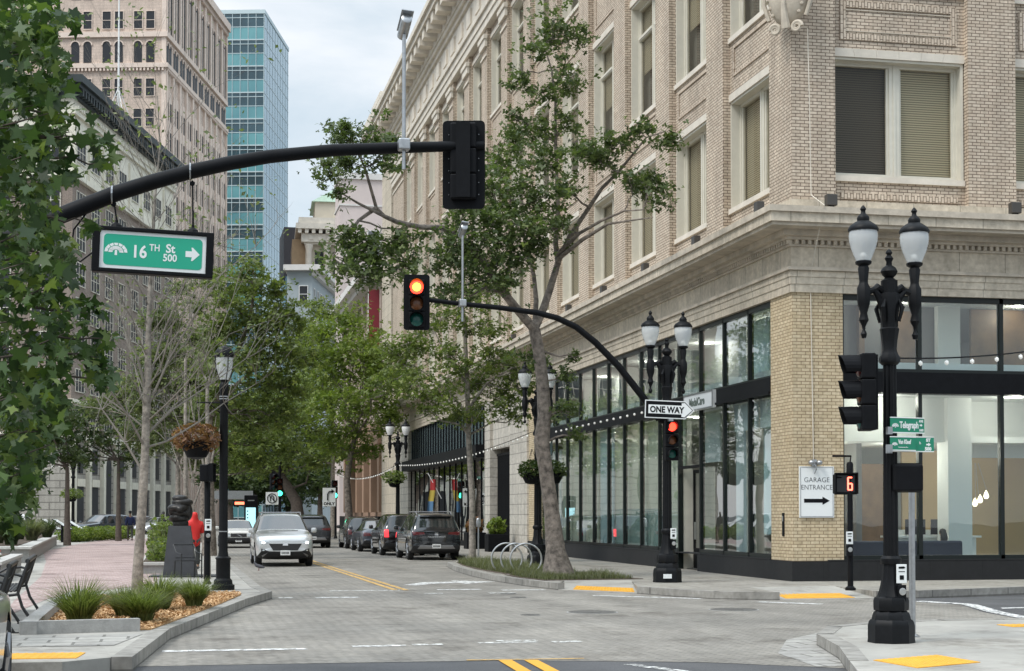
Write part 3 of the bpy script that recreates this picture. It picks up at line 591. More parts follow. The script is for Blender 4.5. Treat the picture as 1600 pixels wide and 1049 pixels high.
MB().vprism([(-.32,-.25),(.14,-.25),(.14,-.30),(.32,-.205),(.14,-.11),(.14,-.16),(-.32,-.16)],-.019,-.0155).build('arrow',M['black'],gs)
# reception furniture
def top_mesh(name,mb,mat,label,cat,group=None,smooth=False):
    return tag(mb.build(name,mat,None,smooth),label,cat,group)
rd=empty('reception_desk',(XF+4.7,YF+2.75,.17),0,'white reception counter inside the side street window','desk')
MB().box(-.9,1.4,.0,.5,0,.95).box(-1.0,1.5,-.1,.55,.95,1.0).box(-.9,1.4,.3,.5,1.0,1.15).build('counter',M['white'],rd); MB().box(.2,.75,.1,.14,1.03,1.42).box(-.5,.05,.12,.16,1.03,1.42).build('monitor',M['black'],rd)
sf=empty('waiting_sofa',(XF+3.3,YF+.95,.17),0,'dark navy sofa with its back to the side street window','sofa')
sf_m=pm('navy_upholstery',(.02,.025,.045),.9); MB().bbox(-1.5,1.5,.0,.22,.1,.9,.05).build('backrest',sf_m,sf); MB().bbox(-1.5,1.5,.22,.9,.15,.45,.05).build('seat',sf_m,sf)
ch=empty('pendant_chandelier',(XF+6.15,YF+2.9,3.05),0,'glass drop chandelier hanging at the right edge of the side street window','chandelier')
cd=MB(); cg=MB(); random.seed(3)
for j in range(8):
    x,z=(random.uniform(-.5,.5),-.35-random.random()*.75); cd.tube([(x*.3,0,0),(x,0,z)],.006,4); cg.lathe([(.01,.0),(.05,-.08),(.07,-.16),(.04,-.22)],(x,random.uniform(-.1,.1),z),8)
cd.build('stem',M['galv'],ch); cg.build('glass_drop',emit('warm_drop_glow',(1,.85,.6),2.2),ch,True)

# ---------------------------------------------------------------- brown building and banner beyond
BB=empty('brown_stone_building',(14.0,113.2,0),0,'low brown stone building with pillars under white upper floors behind the red banner','building')
br=pm('brown_stone',(.34,.215,.145),.8,var=(.6,.15)); br2=pm('pale_brown_stone',(.40,.32,.27),.8,var=(.8,.15))
g=MB(); g.box(.4,14,0,28,.15,1.9); g.box(-.2,14,0,28,6.8,8.4)
for j in range(6): g.box(-.1,.6,.2+4.8*j,1.2+4.8*j,1.9,6.8)
g.build('wall',br,BB); MB().box(.45,14,0,28,1.9,6.8).build('shop_glass',M['glass_dk'],BB); MB().box(.9,1.0,0,28,.2,6.8).build('inner_wall',br,BB); MB().box(-.15,.41,.0,28,.15,1.6).build('plinth',M['black'],BB)
g=MB()
for j in range(8): g.box(.0,.8,3.8*j,1.2+3.8*j,8.4,18.2)
for z in (8.4,11.7,15,18.2): g.box(.1,14,0,28,z,z+.9)
g.box(.4,14,-.0,.4,8.4,19.1); g.build('upper_wall',br2,BB); MB().box(.5,.9,.4,28,8.4,18.2).build('upper_glass',M['glass_dk'],BB)
MB().box(-1.2,14,-.3,28,19.1,19.6).box(-.7,14,-.15,28,18.7,19.1).build('cornice',M['stone_pale'],BB)
bl=empty('red_banner_sign',(13.72,114.3,13.8),0,'tall dark red blade sign projecting from the brown building','sign')
MB().bbox(-.48,.42,-.15,.15,0,4.1,.03).build('blade',M['red_paint'],bl); MB().box(-.5,-.48,-.16,.16,0,4.1).build('edge_trim',M['stone_pale'],bl); MB().box(.42,.62,-.06,.06,.6,.75).box(.42,.62,-.06,.06,3.3,3.45).build('bracket',M['black'],bl)
# pink building behind it
PB=empty('pink_stucco_building',(at(531,500,154).x,154,0),0,'tall pale pink stucco wall with one window behind the red banner','building')
pk=pm('pink_stucco',(.60,.515,.485),.85,var=(.3,.1)); MB().box(0,22,0,5,0,34.2).build('wall',pk,PB); MB().box(-.15,22,-.2,5,34.2,34.8).box(-.1,22,-.1,5.1,31.6,31.75).build('coping',M['stone_pale'],PB)
for x,z in ((2.6,26.4),(5.2,20.5)):
    o=MB().box(x,x+1.3,-.12,-.0,z,z+2.9).build('window',M['stone_pale'],PB); MB().box(x+.12,x+1.18,-.14,-.12,z+.12,z+2.78).build('pane',M['glass_wall'] if 'glass_wall' in M else M['glass_dk'],o)
# ---------------------------------------------------------------- buildings on the slanted avenue grid
GR=-R(14.15)
def camxy(px,D):
    xc=(px-800)/2500*D; return (xc*math.cos(TH)+D*math.sin(TH),-xc*math.sin(TH)+D*math.cos(TH))
winglass=pm('dark_window_glass',(.042,.045,.05),.45,spec=.12); M['glass_wall']=winglass
def win_proto(W_,H_,frame,arch=False,mull=1,depth=.25,name='window'):
    "one window: frame ring with dark panes, facing -y"
    f=MB(); t=.09
    if arch:
        pts=[(0,0),(W_,0),(W_,H_-W_/2)]+[(W_/2+W_/2*math.cos(a),H_-W_/2+W_/2*math.sin(a)) for a in np.linspace(0,PI,9)][1:-1]+[(0,H_-W_/2)]
        f.vprism(pts,-.02,.05,1)
        ou=[(W_/2+(W_/2+.15)*math.cos(a),H_-W_/2+(W_/2+.15)*math.sin(a)) for a in np.linspace(0,PI,9)]; inn=[(W_/2+(W_/2)*math.cos(a),H_-W_/2+(W_/2)*math.sin(a)) for a in np.linspace(0,PI,9)]
        for i in range(8): f.vprism([inn[i],ou[i],ou[i+1],inn[i+1]],-.12,.0,0)
    else:
        f.box(0,W_,-.01,.05,0,H_,1); f.box(-t,0,-.08,.0,-t,H_+t); f.box(W_,W_+t,-.08,.0,-t,H_+t); f.box(0,W_,-.08,.0,H_,H_+t); f.box(0,W_,-.1,.0,-t,0)
        f.box(0,W_,-.05,-.011,H_*.48,H_*.48+.07)
        for i in range(1,mull): f.box(W_*i/mull-.04,W_*i/mull+.04,-.06,-.011,0,H_)
    return f
def grid_windows(root,proto,mats,places):
    first=None
    for (x,y,z,rz) in places:
        if first is None: first=proto.build('window',mats,root); o=first
        else: o=first.copy(); link(o,root)
        o.location=(x,y,z); o.rotation_euler=(0,0,rz)
# beige tower
x,y=camxy(254.5,215)
TW=empty('beige_office_tower',(x,y,0),GR,'beige stone office tower with arched window bands behind the bare tree tops','building')
bst=stone_blocks('beige_terracotta',(.70,.565,.475),.9,.4,.02,.75,.2,.1); bst2=pm('beige_trim',(.74,.61,.52),.85,var=(1,.12))
SL=37; MB().box(-17,0,0,SL,0,80).build('wall',bst,TW); MB().box(-26,-17,3,SL,0,78).build('wing_wall',bst,TW)
tr=MB()
for z,d,h in ((66.4,.35,.7),(62.2,.45,.6),(78.2,.8,1.2)):
    tr.box(-17-.1,d,-d,0,z,z+h); tr.box(.0,d,.0,SL,z,z+h)
for j in range(34): tr.box(-16.9+.5*j,-16.65+.5*j,-.4,-.0,61.8,62.2)
for j in range(74): tr.box(.0,.4,.1+.5*j,.35+.5*j,61.8,62.2); tr.box(.0,.5,.1+.5*j,.3+.5*j,77.5,78.2)
tr.box(-.5,.12,-.12,0,0,78); tr.box(-17.,-16.5,-.12,0,0,78); tr.build('belt_course',bst2,TW)
rb=MB(); nb=10; bp_=SL/nb
for j in range(nb+1): rb.box(0,.28,max(0,bp_*j-.4),min(SL,bp_*j+.4),0,61.8); rb.box(0,.28,max(0,bp_*j-.4),min(SL,bp_*j+.4),67.1,77.5)
for j in range(nb): rb.box(0,.14,bp_*j+bp_/2-.22,bp_*j+bp_/2+.22,0,59.5); rb.box(0,.14,bp_*j+bp_/2-.22,bp_*j+bp_/2+.22,67.1,75)
rb.build('pilaster',bst2,TW)
xs=[]
for c in (2.9,7.2,11.5,15.4): xs+=[-c-1.4,-c+.28] if c<15 else [-c-.6]
pl_=[(x,-.02,z,0) for z in (38,42,46,50.1,54.3,58.4,67.6,71.8) for x in xs]
grid_windows(TW,win_proto(1.12,2.35,bst2),[bst2,winglass],pl_)
first=None
ap=win_proto(1.1,2.9,bst2,True)
grid_windows(TW,ap,[bst2,winglass],[(x,-.02,63.0,0) for x in xs]+[(.02,bp_*j+q,63.0,PI/2) for j in range(nb) for q in (.6,2.0)])
sp=MB()
sp.vprism([(0,0),(1.1,0),(1.1,23),(0,23)],-.02,.03,1)
for i in range(6): sp.box(0,1.1,-.06,-.021,2.4+4*i,3.9+4*i,0)
grid_windows(TW,sp,[bst2,winglass],[(.02,bp_*j+q,z,PI/2) for j in range(nb) for q in (.5,2.1) for z in (35.5,)])
grid_windows(TW,win_proto(1.15,8.6,bst2,True),[bst2,winglass],[(.02,bp_*j+q,67.3,PI/2) for j in range(nb) for q in (.5,2.1)])
# glass tower
x,y=camxy(410,290)
GT=empty('glass_office_tower',(x,y,0),GR,'teal and blue glass curtain wall tower right of the beige tower','building')
gm1=NT('teal_spandrel_glass'); gm1.b.inputs['Base Color'].default_value=(.13,.36,.36,1); gm1.b.inputs['Roughness'].default_value=.12; gm1.b.inputs['Specular IOR Level'].default_value=.9
tcq=gm1.n('ShaderNodeTexCoord').outputs['Object']; nq=gm1.n('ShaderNodeTexNoise',{'Vector':tcq,'Scale':.12,'Detail':1}); gm1.l(gm1.ramp(nq.outputs[0],(.35,(.085,.24,.27)),(.65,(.15,.37,.39))),gm1.b.inputs['Base Color'])
gm2=pm('blue_vision_glass',(.03,.075,.095),.05,spec=1.0,var=(.15,.5)); gm3=pm('pale_mullion',(.50,.60,.62),.4)
g=MB(); MB().box(-20,0,0,24,0,93.3).build('wall',gm2,GT)
a=MB(); b=MB(); c=MB()
for k in range(19):
    z=93.3-4.85*k; a.box(-20,.03,-.03,24.03,z-4.75,z-2.45) ; 
a.build('spandrel_band',gm1.mat,GT)
for j in range(15): c.box(-.09-1.45*j,-.0-1.45*j,-.12,-.03,0,93.6)
for j in range(10): c.box(.03,.08,2.6*j-.05,2.6*j+.05,0,93.6)
for k in range(19):
    z=93.3-4.85*k
    for q in (0,.75,2.45,4.75): c.box(-20,.0,-.1,-.03,z-q-.06,z-q+.06)
    for q in (0,2.45): c.box(.03,.08,0,24,z-q-.07,z-q+.07)
c.box(-20,.15,-.15,24.1,93.3,94); c.build('mullion_grid',gm3,GT)
sf_=pm('sky_reflecting_glass',(.34,.46,.52),.16,.75); MB().box(.031,.036,0,24,0,93.3).build('side_glazing',sf_,GT)  # paler side glass: the sky's reflection is put into its colour
# left avenue building with dark cornice
x,y=camxy(110,165)
LB=empty('brown_brick_block',(x,y,0),GR,'brown brick block with cream top floor and heavy dark roof cornice on the left','building')
lbk=brickmat('brown_brick',(.36,.29,.245),(.31,.25,.21),(.20,.165,.14),.4,.12,.02,var=.2); lcr=pm('cream_terracotta',(.72,.69,.58),.8,var=(1,.15)); ldk=pm('dark_green_cornice',(.022,.032,.034),.6,var=(1.5,.3)); lst=stone_blocks('base_stone',(.40,.38,.34),2.2,.75,.06,.5)
LL=41; MB().box(-22,0,0,LL,10.2,37).build('wall',lbk,LB)
MB().box(-22,.02,-.02,LL,37,45).build('top_floor_wall',lcr,LB)
g=MB(); g.box(-22,.5,-.5,LL+.3,36.6,37.1); g.box(-22,.35,-.35,LL+.2,43.3,43.8)
for j in range(68): g.box(.02,.55,.1+.6*j,.4+.6*j,43.8,44.2)
for j in range(9): g.box(.02,.25,5.1*j,5.1*j+.5,37.1,42.7)
for z in (13.7,): g.box(-22,.4,-.4,LL,z-.4,z)
g.box(-22,.5,-.5,LL+.2,9.6,10.3); g.build('terracotta_band',lcr,LB)
g=MB(); g.box(-22,1.35,-1.35,LL+.6,46.3,47.1); g.box(-22,1.0,-1.0,LL+.5,45.9,46.3); g.box(-22,.4,-.4,LL+.2,45.0,45.9)
for j in range(45): g.box(.4,1.0,.1+.92*j,.5+.92*j,45.2,45.9)
for j in range(22): g.box(-21+.92*j,-20.6+.92*j,-1.0,-.4,45.2,45.9)
g.build('roof_cornice',ldk,LB)
# local -y front and +x side windows; groups of lights
wp=win_proto(2.9,2.3,lcr,mull=3)
pl_=[(.03,1.2+5.1*j,10.9+3.72*k if k<7 else 38.7,PI/2) for j in range(8) for k in range(8)]+[(-4.2-5.2*j,-.03,10.9+3.72*k if k<7 else 38.7,0) for j in range(4) for k in range(8)]
grid_windows(LB,wp,[M['cream'],winglass],pl_)
g=MB(); g.box(-22,0,0,LL,0,9.6); g.build('ground_floor',lst,LB)
g=MB()
for j in range(9): g.box(.0,.45,5.1*j-.05,5.1*j+.75,0,9.6)
g.build('pilaster',lcr,LB)
for j in range(8):
    if j in (2,):
        ao=win_proto(2.3,8.0,lcr,True).build('arched_entrance',[lcr,winglass],LB,loc=(.03,5.1*j+1.8,.2),rz=PI/2)
    else:
        o=MB().box(0,2.6,-.03,.05,0,4.4,0).box(0,2.6,-.2,-.03,4.4,5.2,1).box(.3,2.3,-.03,.05,5.8,8.4,0).build('shop_window',[winglass,lcr],LB,loc=(.03,5.1*j+1.7,.3),rz=PI/2)
fp=empty('white_flagpole',(*camxy(181,178),46.9),0,'thin white flagpole on a braced base above the dark cornice','flagpole')
MB().tube([(0,0,0),(0,0,14)],[.13,.07],8).build('pole',M['white'],fp)
g=MB()
for a in range(4): g.tube([(1.2*math.cos(a*PI/2+.4),1.2*math.sin(a*PI/2+.4),-.2),(0,0,2.6)],.05,5)
g.build('brace',M['white'],fp)
# cream tower with green roof, blue-grey block, dark box
x,y=camxy(476,232)
CT=empty('cream_temple_tower',(x,y,0),-R(3),'cream columned tower with pale green pyramid roof','building')
ccr=pm('cream_stone',(.62,.55,.44),.85,var=(.5,.12)); MB().box(0,12,.8,14,0,42.6).build('wall',ccr,CT)
g=MB(); g.box(-.6,12,-.6,14,41.4,42.6); g.box(-1.4,12,-1.4,14,43.2,44.0); g.box(-1.0,12,-1.0,14,44.0,44.9); g.box(-.2,12,-.2,.8,41.1,41.4)
for j in range(12): g.box(-1.1+1.0*j,-.6+1.0*j,-1.2,-.6,42.6,43.2)
for j in range(9): g.box(.5+1.3*j,1.1+1.3*j,-.75,-.6,41.7,42.3)
g.build('entablature',M['stone_cap'],CT)
for j in range(5): MB().lathe([(.62,0),(.55,.3),(.5,.4),(.44,12.4),(.6,12.8),(.65,13.2)],(.5+2.6*j,.05,27.9),14).build('column',M['stone_cap'],CT,True)
for j in range(4): 
    o=MB().box(1.4+2.6*j,2.6+2.6*j,.72,.8,36.6,40.2).build('window',winglass,CT); MB().box(1.95+2.6*j,2.05+2.6*j,.66,.72,36.6,40.2).build('frame',M['cream'],o)
g=MB(); g.box(1.4,11,1.2,12,44.9,47.6); g.build('attic',ccr,CT); MB().add([(.9,.8,47.6),(11.5,.8,47.6),(11.5,12.5,47.6),(.9,12.5,47.6),(4.2,5.5,50.3),(8.2,5.5,50.3)],[(0,1,5,4),(1,2,5),(2,3,4,5),(3,0,4),(3,2,1,0)]).build('roof',pm('verdigris_roof',(.38,.50,.38),.7,var=(2,.15)),CT)
MB().box(-1.9,0,1.2,14,0,42).build('side_wall',pm('tan_brick_side',(.36,.25,.15),.85,var=(2,.15)),CT)
x,y=camxy(487,200)
GB=empty('blue_grey_block',(x,y,0),GR,'small blue grey block with white cornice below the columned tower','building')
MB().box(-3.2,0,0,21,0,32.3).build('wall',pm('blue_grey_stucco',(.36,.41,.43),.85,var=(.4,.08)),GB); MB().box(-3.5,1.2,-1.0,21.5,32.3,33.0).box(0,.6,-.4,21.2,31.7,32.3).box(.0,.8,-.2,21,25.4,26.2).box(-3.3,-3.21,-.1,21,32.0,32.3).build('cornice',M['stone_pale'],GB)
grid_windows(GB,win_proto(1.0,2.0,M['white']),[M['white'],winglass],[(-1.6,-.03,28.4,0)]+[(.03,.8+2.6*j,28.2,PI/2) for j in range(7)])
x,y=camxy(445,262)
DB=empty('dark_roofed_glass_block',(x,y,0),0,'blue glass block under a dark flat roof storey behind the columned tower','building')
MB().box(0,9,0,12,0,41).build('wall',pm('blue_mirror_glass',(.30,.50,.68),.12,.6),DB); MB().box(-.3,9.3,-.3,12,41,49).build('roof_storey',pm('dark_roof_cladding',(.055,.05,.055),.7),DB); MB().box(2.9,3,-.05,0,0,41).box(0,9,-.05,0,36,36.15).box(0,9,-.05,0,31,31.15).build('mullion',gm3,DB)
# distant street end buildings closing the view
for i,(px,D,w_,h_,c_) in enumerate(((330,330,26,22,(.30,.29,.28)),(420,360,22,16,(.24,.24,.25)),(505,300,16,15,(.34,.31,.28)))):
    x,y=camxy(px,D); q=empty('distant_block',(x,y,0),GR,['grey distant block low behind the trees, leftmost','dark low distant block at the end of the street','tan low distant block right of the street end'][i],'building')
    MB().box(-w_/2,w_/2,0,14,0,h_).build('wall',pm('distant_wall',c_,.9,var=(.3,.1)),q)
    grid_windows(q,win_proto(1.8,1.8,bst2),[bst2,winglass],[(-w_/2+1+3*j,-.05,2+3.6*k,0) for j in range(int(w_/3)) for k in range(int(h_/3.8))])
# ---------------------------------------------------------------- street lamps
BI=M['blackmetal']
def double_lamp(loc,sc,label,clear=True,rz=0):
    e=empty('double_globe_lamp',loc,rz,label,'street lamp','black double globe street lamps',sc)
    b=MB(); b.lathe([(.335,0),(.335,.02),(.33,.05),(.33,.24),(.315,.30),(.29,.33)],n=8)
    b.lathe([(.28,.33),(.27,.38),(.25,.43),(.215,.46)],n=16,flute=.08); b.lathe([(.245,.46),(.25,.50),(.25,.60),(.235,.64),(.20,.66)],n=8); b.build('base',BI,e,30)
    s_=MB(); s_.lathe([(.20,.66),(.17,.74),(.135,.9),(.12,1.12)],n=20,flute=.1); s_.lathe([(.14,1.12),(.15,1.16),(.15,1.2),(.12,1.24)],n=16); s_.lathe([(.108,1.24),(.10,2.6),(.095,4.0)],n=24,flute=.14)
    s_.lathe([(.11,3.98),(.15,4.02),(.155,4.08),(.12,4.14),(.10,4.2),(.115,4.35),(.14,4.5),(.12,4.52),(.13,4.7),(.165,4.92),(.15,5.0),(.12,5.02),(.12,5.2)],n=16,flute=.06); s_.build('shaft',BI,e,35)
    a=MB()
    for s in (-1,1):
        a.tube([(s*.08,0,4.75),(s*.15,0,4.95),(s*.24,0,5.06),(s*.40,0,5.0)],[.05,.06,.05,.06],8)
        a.tube([(s*.10,0,5.05),(s*.18,0,5.10),(s*.30,0,5.02)],[.05,.06,.03],8)
        a.lathe([(.03,4.36),(.05,4.42),(.02,4.48),(.03,4.54),(.075,4.62),(.05,4.72),(.09,4.84),(.10,4.92),(.10,5.08),(.07,5.14),(.065,5.18),(.085,5.36),(.07,5.40),(.12,5.43),(.125,5.46),(.09,5.48)],(s*.395,0,0),12,flute=.05)
    for j in range(4): a.tube([(.15*math.cos(j*PI/2+.7),.15*math.sin(j*PI/2+.7),4.6),(.2*math.cos(j*PI/2+.7),.2*math.sin(j*PI/2+.7),4.8),(.13*math.cos(j*PI/2+.7),.13*math.sin(j*PI/2+.7),4.95)],[.02,.035,.01],6)
    a.build('arm_bracket',BI,e,35)
    f=MB(); f.lathe([(.11,5.2),(.06,5.24),(.10,5.28),(.125,5.33),(.10,5.38),(.045,5.42),(.04,5.47),(.065,5.52),(.03,5.57),(.05,5.6),(.03,5.64),(.0,5.66)],n=12); f.build('finial',BI,e,40)
    for s in (-1,1):
        g=MB().lathe([(.10,5.47),(.135,5.55),(.175,5.65),(.20,5.75),(.207,5.83),(.20,5.90)],(0,0,0),20).build('globe',M['lamp_glass'],e,True,loc=(s*.395,0,0))
        MB().lathe([(.215,5.90),(.22,5.93),(.19,5.98),(.12,6.03),(.085,6.05),(.09,6.09),(.075,6.12),(.035,6.16),(.03,6.19),(.045,6.22),(.03,6.25),(.0,6.28)],n=18).build('cap',BI,g,40)
        MB().ico((0,0,5.55),(.05,.05,.05),2).build('bulb',M['bulb'],g,True)
    return e
LR=double_lamp((8.5,18.18,.15),.85,'big black double globe lamp nearest on the island, holding the Telegraph sign')
LM=double_lamp((11.04,35.47,.15),1.0,'black double globe lamp with a curved signal arm and ONE WAY arrow')
L2=double_lamp((10.77,47.94,.15),1.0,'black double globe lamp with hanging baskets behind the leaning tree trunk')
L4=double_lamp((10.5,78,.15),1.0,'double lamp with white globes beside the gallery front and parked cars')
L5=double_lamp((-6.9,110,.15),1.0,'distant double globe lamp on the plaza left of the pale bare tree trunk')
for c in CH[L4.name]:
    if c.name.startswith('globe'): c.data=c.data.copy(); c.data.materials[0]=M['white']
# signal arm on the middle lamp
ar=MB(); pts=[at(1030,655,35.47),at(1004,620,35.47),at(966,572,35.45),at(930,535,35.45),at(900,511,35.43),at(870,497,35.42),at(840,489,35.4),at(780,481,35.35),at(720,475,35.3),at(662,468,35.3)]
ar.xf=Matrix.Translation((-11.04,-35.47,-.15)); ar.tube(pts,[.085,.083,.08,.077,.073,.07,.066,.06,.055,.05],12); ar.tube([pts[0],pts[0]+Vector((.45,0,-.1))],.09,10); ar.build('signal_arm',M['black'],LM,True)
def box_on(parent,name,mat,x0,x1,y0,y1,z0,z1): return MB().bbox(x0,x1,y0,y1,z0,z1,.008).build(name,mat,parent)
# push buttons + small plates on lamps
def push_button(e,x,y,z,s=1):
    p=box_on(e,'push_button_plate',M['signwhite'],x-.075*s,x+.075*s,y-.012,y,z,z+.26*s)
    m=MB(); m.box(x-.03*s,x+.03*s,y-.016,y-.0125,z+.05*s,z+.11*s); m.vprism([(x-.045*s,z+.2*s),(x+.03*s,z+.2*s),(x+.055*s,z+.215*s),(x+.03*s,z+.23*s),(x-.045*s,z+.225*s)],y-.016,y-.0125); m.box(x-.045*s,x+.045*s,y-.016,y-.0125,z+.155*s,z+.165*s); m.build('pictogram',M['black'],p)
    h=box_on(e,'push_button_housing',M['black'],x-.06*s,x+.06*s,y-.03,y+.02,z-.25*s,z-.02*s); mm=MB(T(x,y-.032,z-.11*s,0,PI/2)); mm.lathe([(.05*s,0),(.05*s,.01),(.035*s,.012),(.035*s,.004)],n=14); mm.build('button_ring',M['steel'],h)
push_button(LR,.08,-.17,.85,1.05); push_button(LM,.10,-.15,1.0,.95)
MB().box(-.2,.0,-.34,-.332,.1,.2).build('pole_number_plate',M['signwhite'],LM)
# ---------------------------------------------------------------- traffic signals
m_off=[pm('dark_red_lens',(.09,.012,.01),.25),pm('dark_amber_lens',(.20,.075,.03),.25),pm('dark_green_lens',(.01,.10,.085),.25)]
m_on=[emit('red_signal_light',(1,.03,.015),5),None,emit('green_signal_light',(.05,1,.55),3.5)]
m_hot=emit('red_signal_core',(1,.28,.02),9)
def signal(loc,rz,label,lit=None,back=None,sc=1,lens=.15,group='three lens traffic signals',face=True):
    e=empty('traffic_signal',loc,rz,label,'traffic signal',group,sc)
    h=MB()
    for k in range(3): h.bbox(-.18,.18,.0,.20,.36*k+.005,.36*k+.355,.02)
    h.vprism([(-.1,.02),(.1,.02),(.1,1.06),(-.1,1.06)],.2,.24); h.build('housing',M['black'],e)
    if back:
        w_,h0,h1=back; q=MB(); r=.06
        P=[]
        for (cx,cz,a0) in ((w_-r,h1-r,0),(-w_+r,h1-r,90),(-w_+r,h0+r,180),(w_-r,h0+r,270)): P+=[(cx+r*math.cos(R(a0+t)),cz+r*math.sin(R(a0+t))) for t in (0,30,60,90)]
        q.vprism(P,.06,.075); q.build('backplate',M['black'],e)
        rv=MB(); 
        for z in np.linspace(h0+.2,h1-.2,6): 
            for x in (-.21,.21): rv.ico((x,.078,z),(.009,.009,.009),1)
        rv.build('rivet',M['galv'],e)
    for k in range(3):
        z=.36*(2-k)+.18
        mm=MB(T(0,-.003,z,0,PI/2)); mm.lathe([(lens,0),(lens*.9,.02),(lens*.5,.035),(0.01,.04)],n=20)
        o=mm.build('lens',m_on[k] if lit==k else m_off[k],e,True)
        if lit==0 and k==0 and lens>.14: mc=MB(T(0,-.038,z,0,PI/2)); mc.lathe([(lens*.62,0),(lens*.4,.012),(.01,.016)],n=16); mc.build('glow_core',m_hot,o,True)
        v=MB(T(0,-.0,z,0,PI/2)); n=14; ri=lens+.012; vs=[];fs=[]
        for i in range(n+1):
            a=-R(30)+R(240)*i/n
            for (rr,d) in ((ri,0),(ri,.30-.10*abs(i-n/2)/(n/2)),(ri-.01,.29-.10*abs(i-n/2)/(n/2)),(ri-.01,0)): vs.append((rr*math.sin(a-R(90)),rr*math.cos(a-R(90)),d))
        # rotate so the opening is below
        vs=[(-x_ if False else x_,y_,z_) for x_,y_,z_ in vs]
        vs=[(p[0],p[1],p[2]) for p in vs]
        for i in range(n):
            for j in range(4): fs.append((4*i+j,4*i+(j+1)%4,4*(i+1)+(j+1)%4,4*(i+1)+j))
        v.add(vs,fs); v.build('visor',M['black'],o)
    return e
# lens axes: lathe z axis turned to -y
p=at(651,512,35.2); signal((p.x,p.y,p.z),R(-8),'traffic signal with glowing red top lens at the end of the curved arm',0,(.29,-.05,1.19),1.0)
p=at(1048,720,35.15); signal((p.x+.02,35.1,p.z),R(-6),'slim traffic signal showing red on the lamp post below the ONE WAY arrow',0,None,.86,.115)
p=at(1360,674,18.1); sR=signal((p.x-.14,p.y,p.z),R(-103),'unlit traffic signal seen side on, facing left, on the near island lamp',None,None,.87)
# near signal seen from behind on the near mast arm (Y=22)
Yn=22.; q0=at(697,186,Yn); q1=at(758,327,Yn); hgt=q0.z-q1.z
signal(((q0.x+q1.x)/2+.0,Yn+.12,q1.z+.12),PI+R(-14),'large dark traffic signal seen from behind at the tip of the near mast arm',None,((q1.x-q0.x)/2+.02,-.12,hgt-.12),1.0)
MA=empty('signal_mast',(-3.95,Yn,.15),0,'tall black mast whose long curved arm crosses above the 16th St sign','signal mast')
ap_=[Vector((-3.95,Yn,5.0)),Vector((-3.2,Yn,5.15))]+[at(px,py,Yn) for px,py in ((20,372),(95,337),(180,303),(240,284),(300,268),(360,255),(420,245),(520,235),(630,231),(700,229),(755,228))]
ar=MB(Matrix.Translation((3.95,-Yn,-.15))); ar.tube(ap_,[.12,.12,.115,.112,.108,.104,.1,.097,.093,.085,.078,.072,.068],14); ar.build('mast_arm',M['black'],MA,True)
MB().lathe([(.25,0),(.25,.04),(.17,.06),(.15,1),(.13,5.2),(.14,5.3),(.05,5.4)],n=16).build('pole',M['black'],MA,True)
cl=MB(Matrix.Translation((3.95,-Yn,-.15)))
for px,py in ((175,305),(297,269)):
    c=at(px,py,Yn); cl.tube([c+Vector((0,-.115*math.cos(a),.115*math.sin(a))) for a in np.linspace(0,2*PI,14)],.012,5)
cl.build('band_clamp',M['galv'],MA)
def camera_pole(loc,h,below,label,tilt=R(12)):
    e=empty('camera_pole',loc,0,label,'traffic camera','traffic cameras on thin poles')
    MB().tube([(0,0,-below),(0,0,h)],.027,10).build('pole',M['galv'],e,True)
    k=MB(); k.bbox(-.08,.08,-.09,.09,-.07,.09,.02); k.build('clamp',M['galv'],e)
    c=MB(T(0,-.0,h+.12,0,R(-20),R(5))); c.tube([(0,.16,-.02),(0,.15,.0),(0,-.25,.0),(0,-.26,0)],[.05,.075,.075,.06],12); c.box(-.085,.085,-.33,.14,.07,.085); c.build('camera_body',M['galv'],e,True)
    MB().box(-.02,.02,-.02,.02,h-.02,h+.07).build('bracket',M['galv'],e)
    return e
p=at(629,231,Yn); p2=at(629,64,Yn); camera_pole((p.x,Yn-.13,p.z),p2.z-p.z,p.z-at(629,268,Yn).z,'thin grey pole with a hooded camera rising above the near mast arm')
p=at(722,475,35.25); p2=at(722,372,35.25); camera_pole((p.x,35.2,p.z),p2.z-p.z,p.z-at(722,503,35.25).z,'white camera on a thin pole above the arm with the glowing red signal')
# ---------------------------------------------------------------- signs
def oak(mb,x,z,s,y,m=0):
    "city tree emblem: fan of branches"
    mb.vprism([(x-.07*s,z),(x+.07*s,z),(x+.06*s,z+.3*s),(x-.06*s,z+.3*s)],y-.002,y,m)
    for i in range(7):
        a=R(12+156*i/6); 
        for r0,r1,w0,w1 in ((.16,.36,.06,.10),(.40,.55,.10,.12)):
            c,q=math.cos(a),math.sin(a); n_=(-q,c); bx,bz=x,z+.18*s
            sq=lambda r,w:[(bx+s*(c*r*1.15+n_[0]*w),bz+s*(q*r*.95+n_[1]*w)) for w in (-w,w)]
            A_=sq(r0,w0*.8);B_=sq(r1,w1); mb.vprism([A_[0],B_[0],B_[1],A_[1]],y-.002,y,m)
def arrow(mb,x,z,L_,h,y,m=0):
    mb.vprism([(x,z-h*.22),(x+L_*.45,z-h*.22),(x+L_*.4,z-h*.5),(x+L_*.5,z-h*.5),(x+L_,z),(x+L_*.5,z+h*.5),(x+L_*.4,z+h*.5),(x+L_*.45,z+h*.22),(x,z+h*.22)],y-.002,y,m)
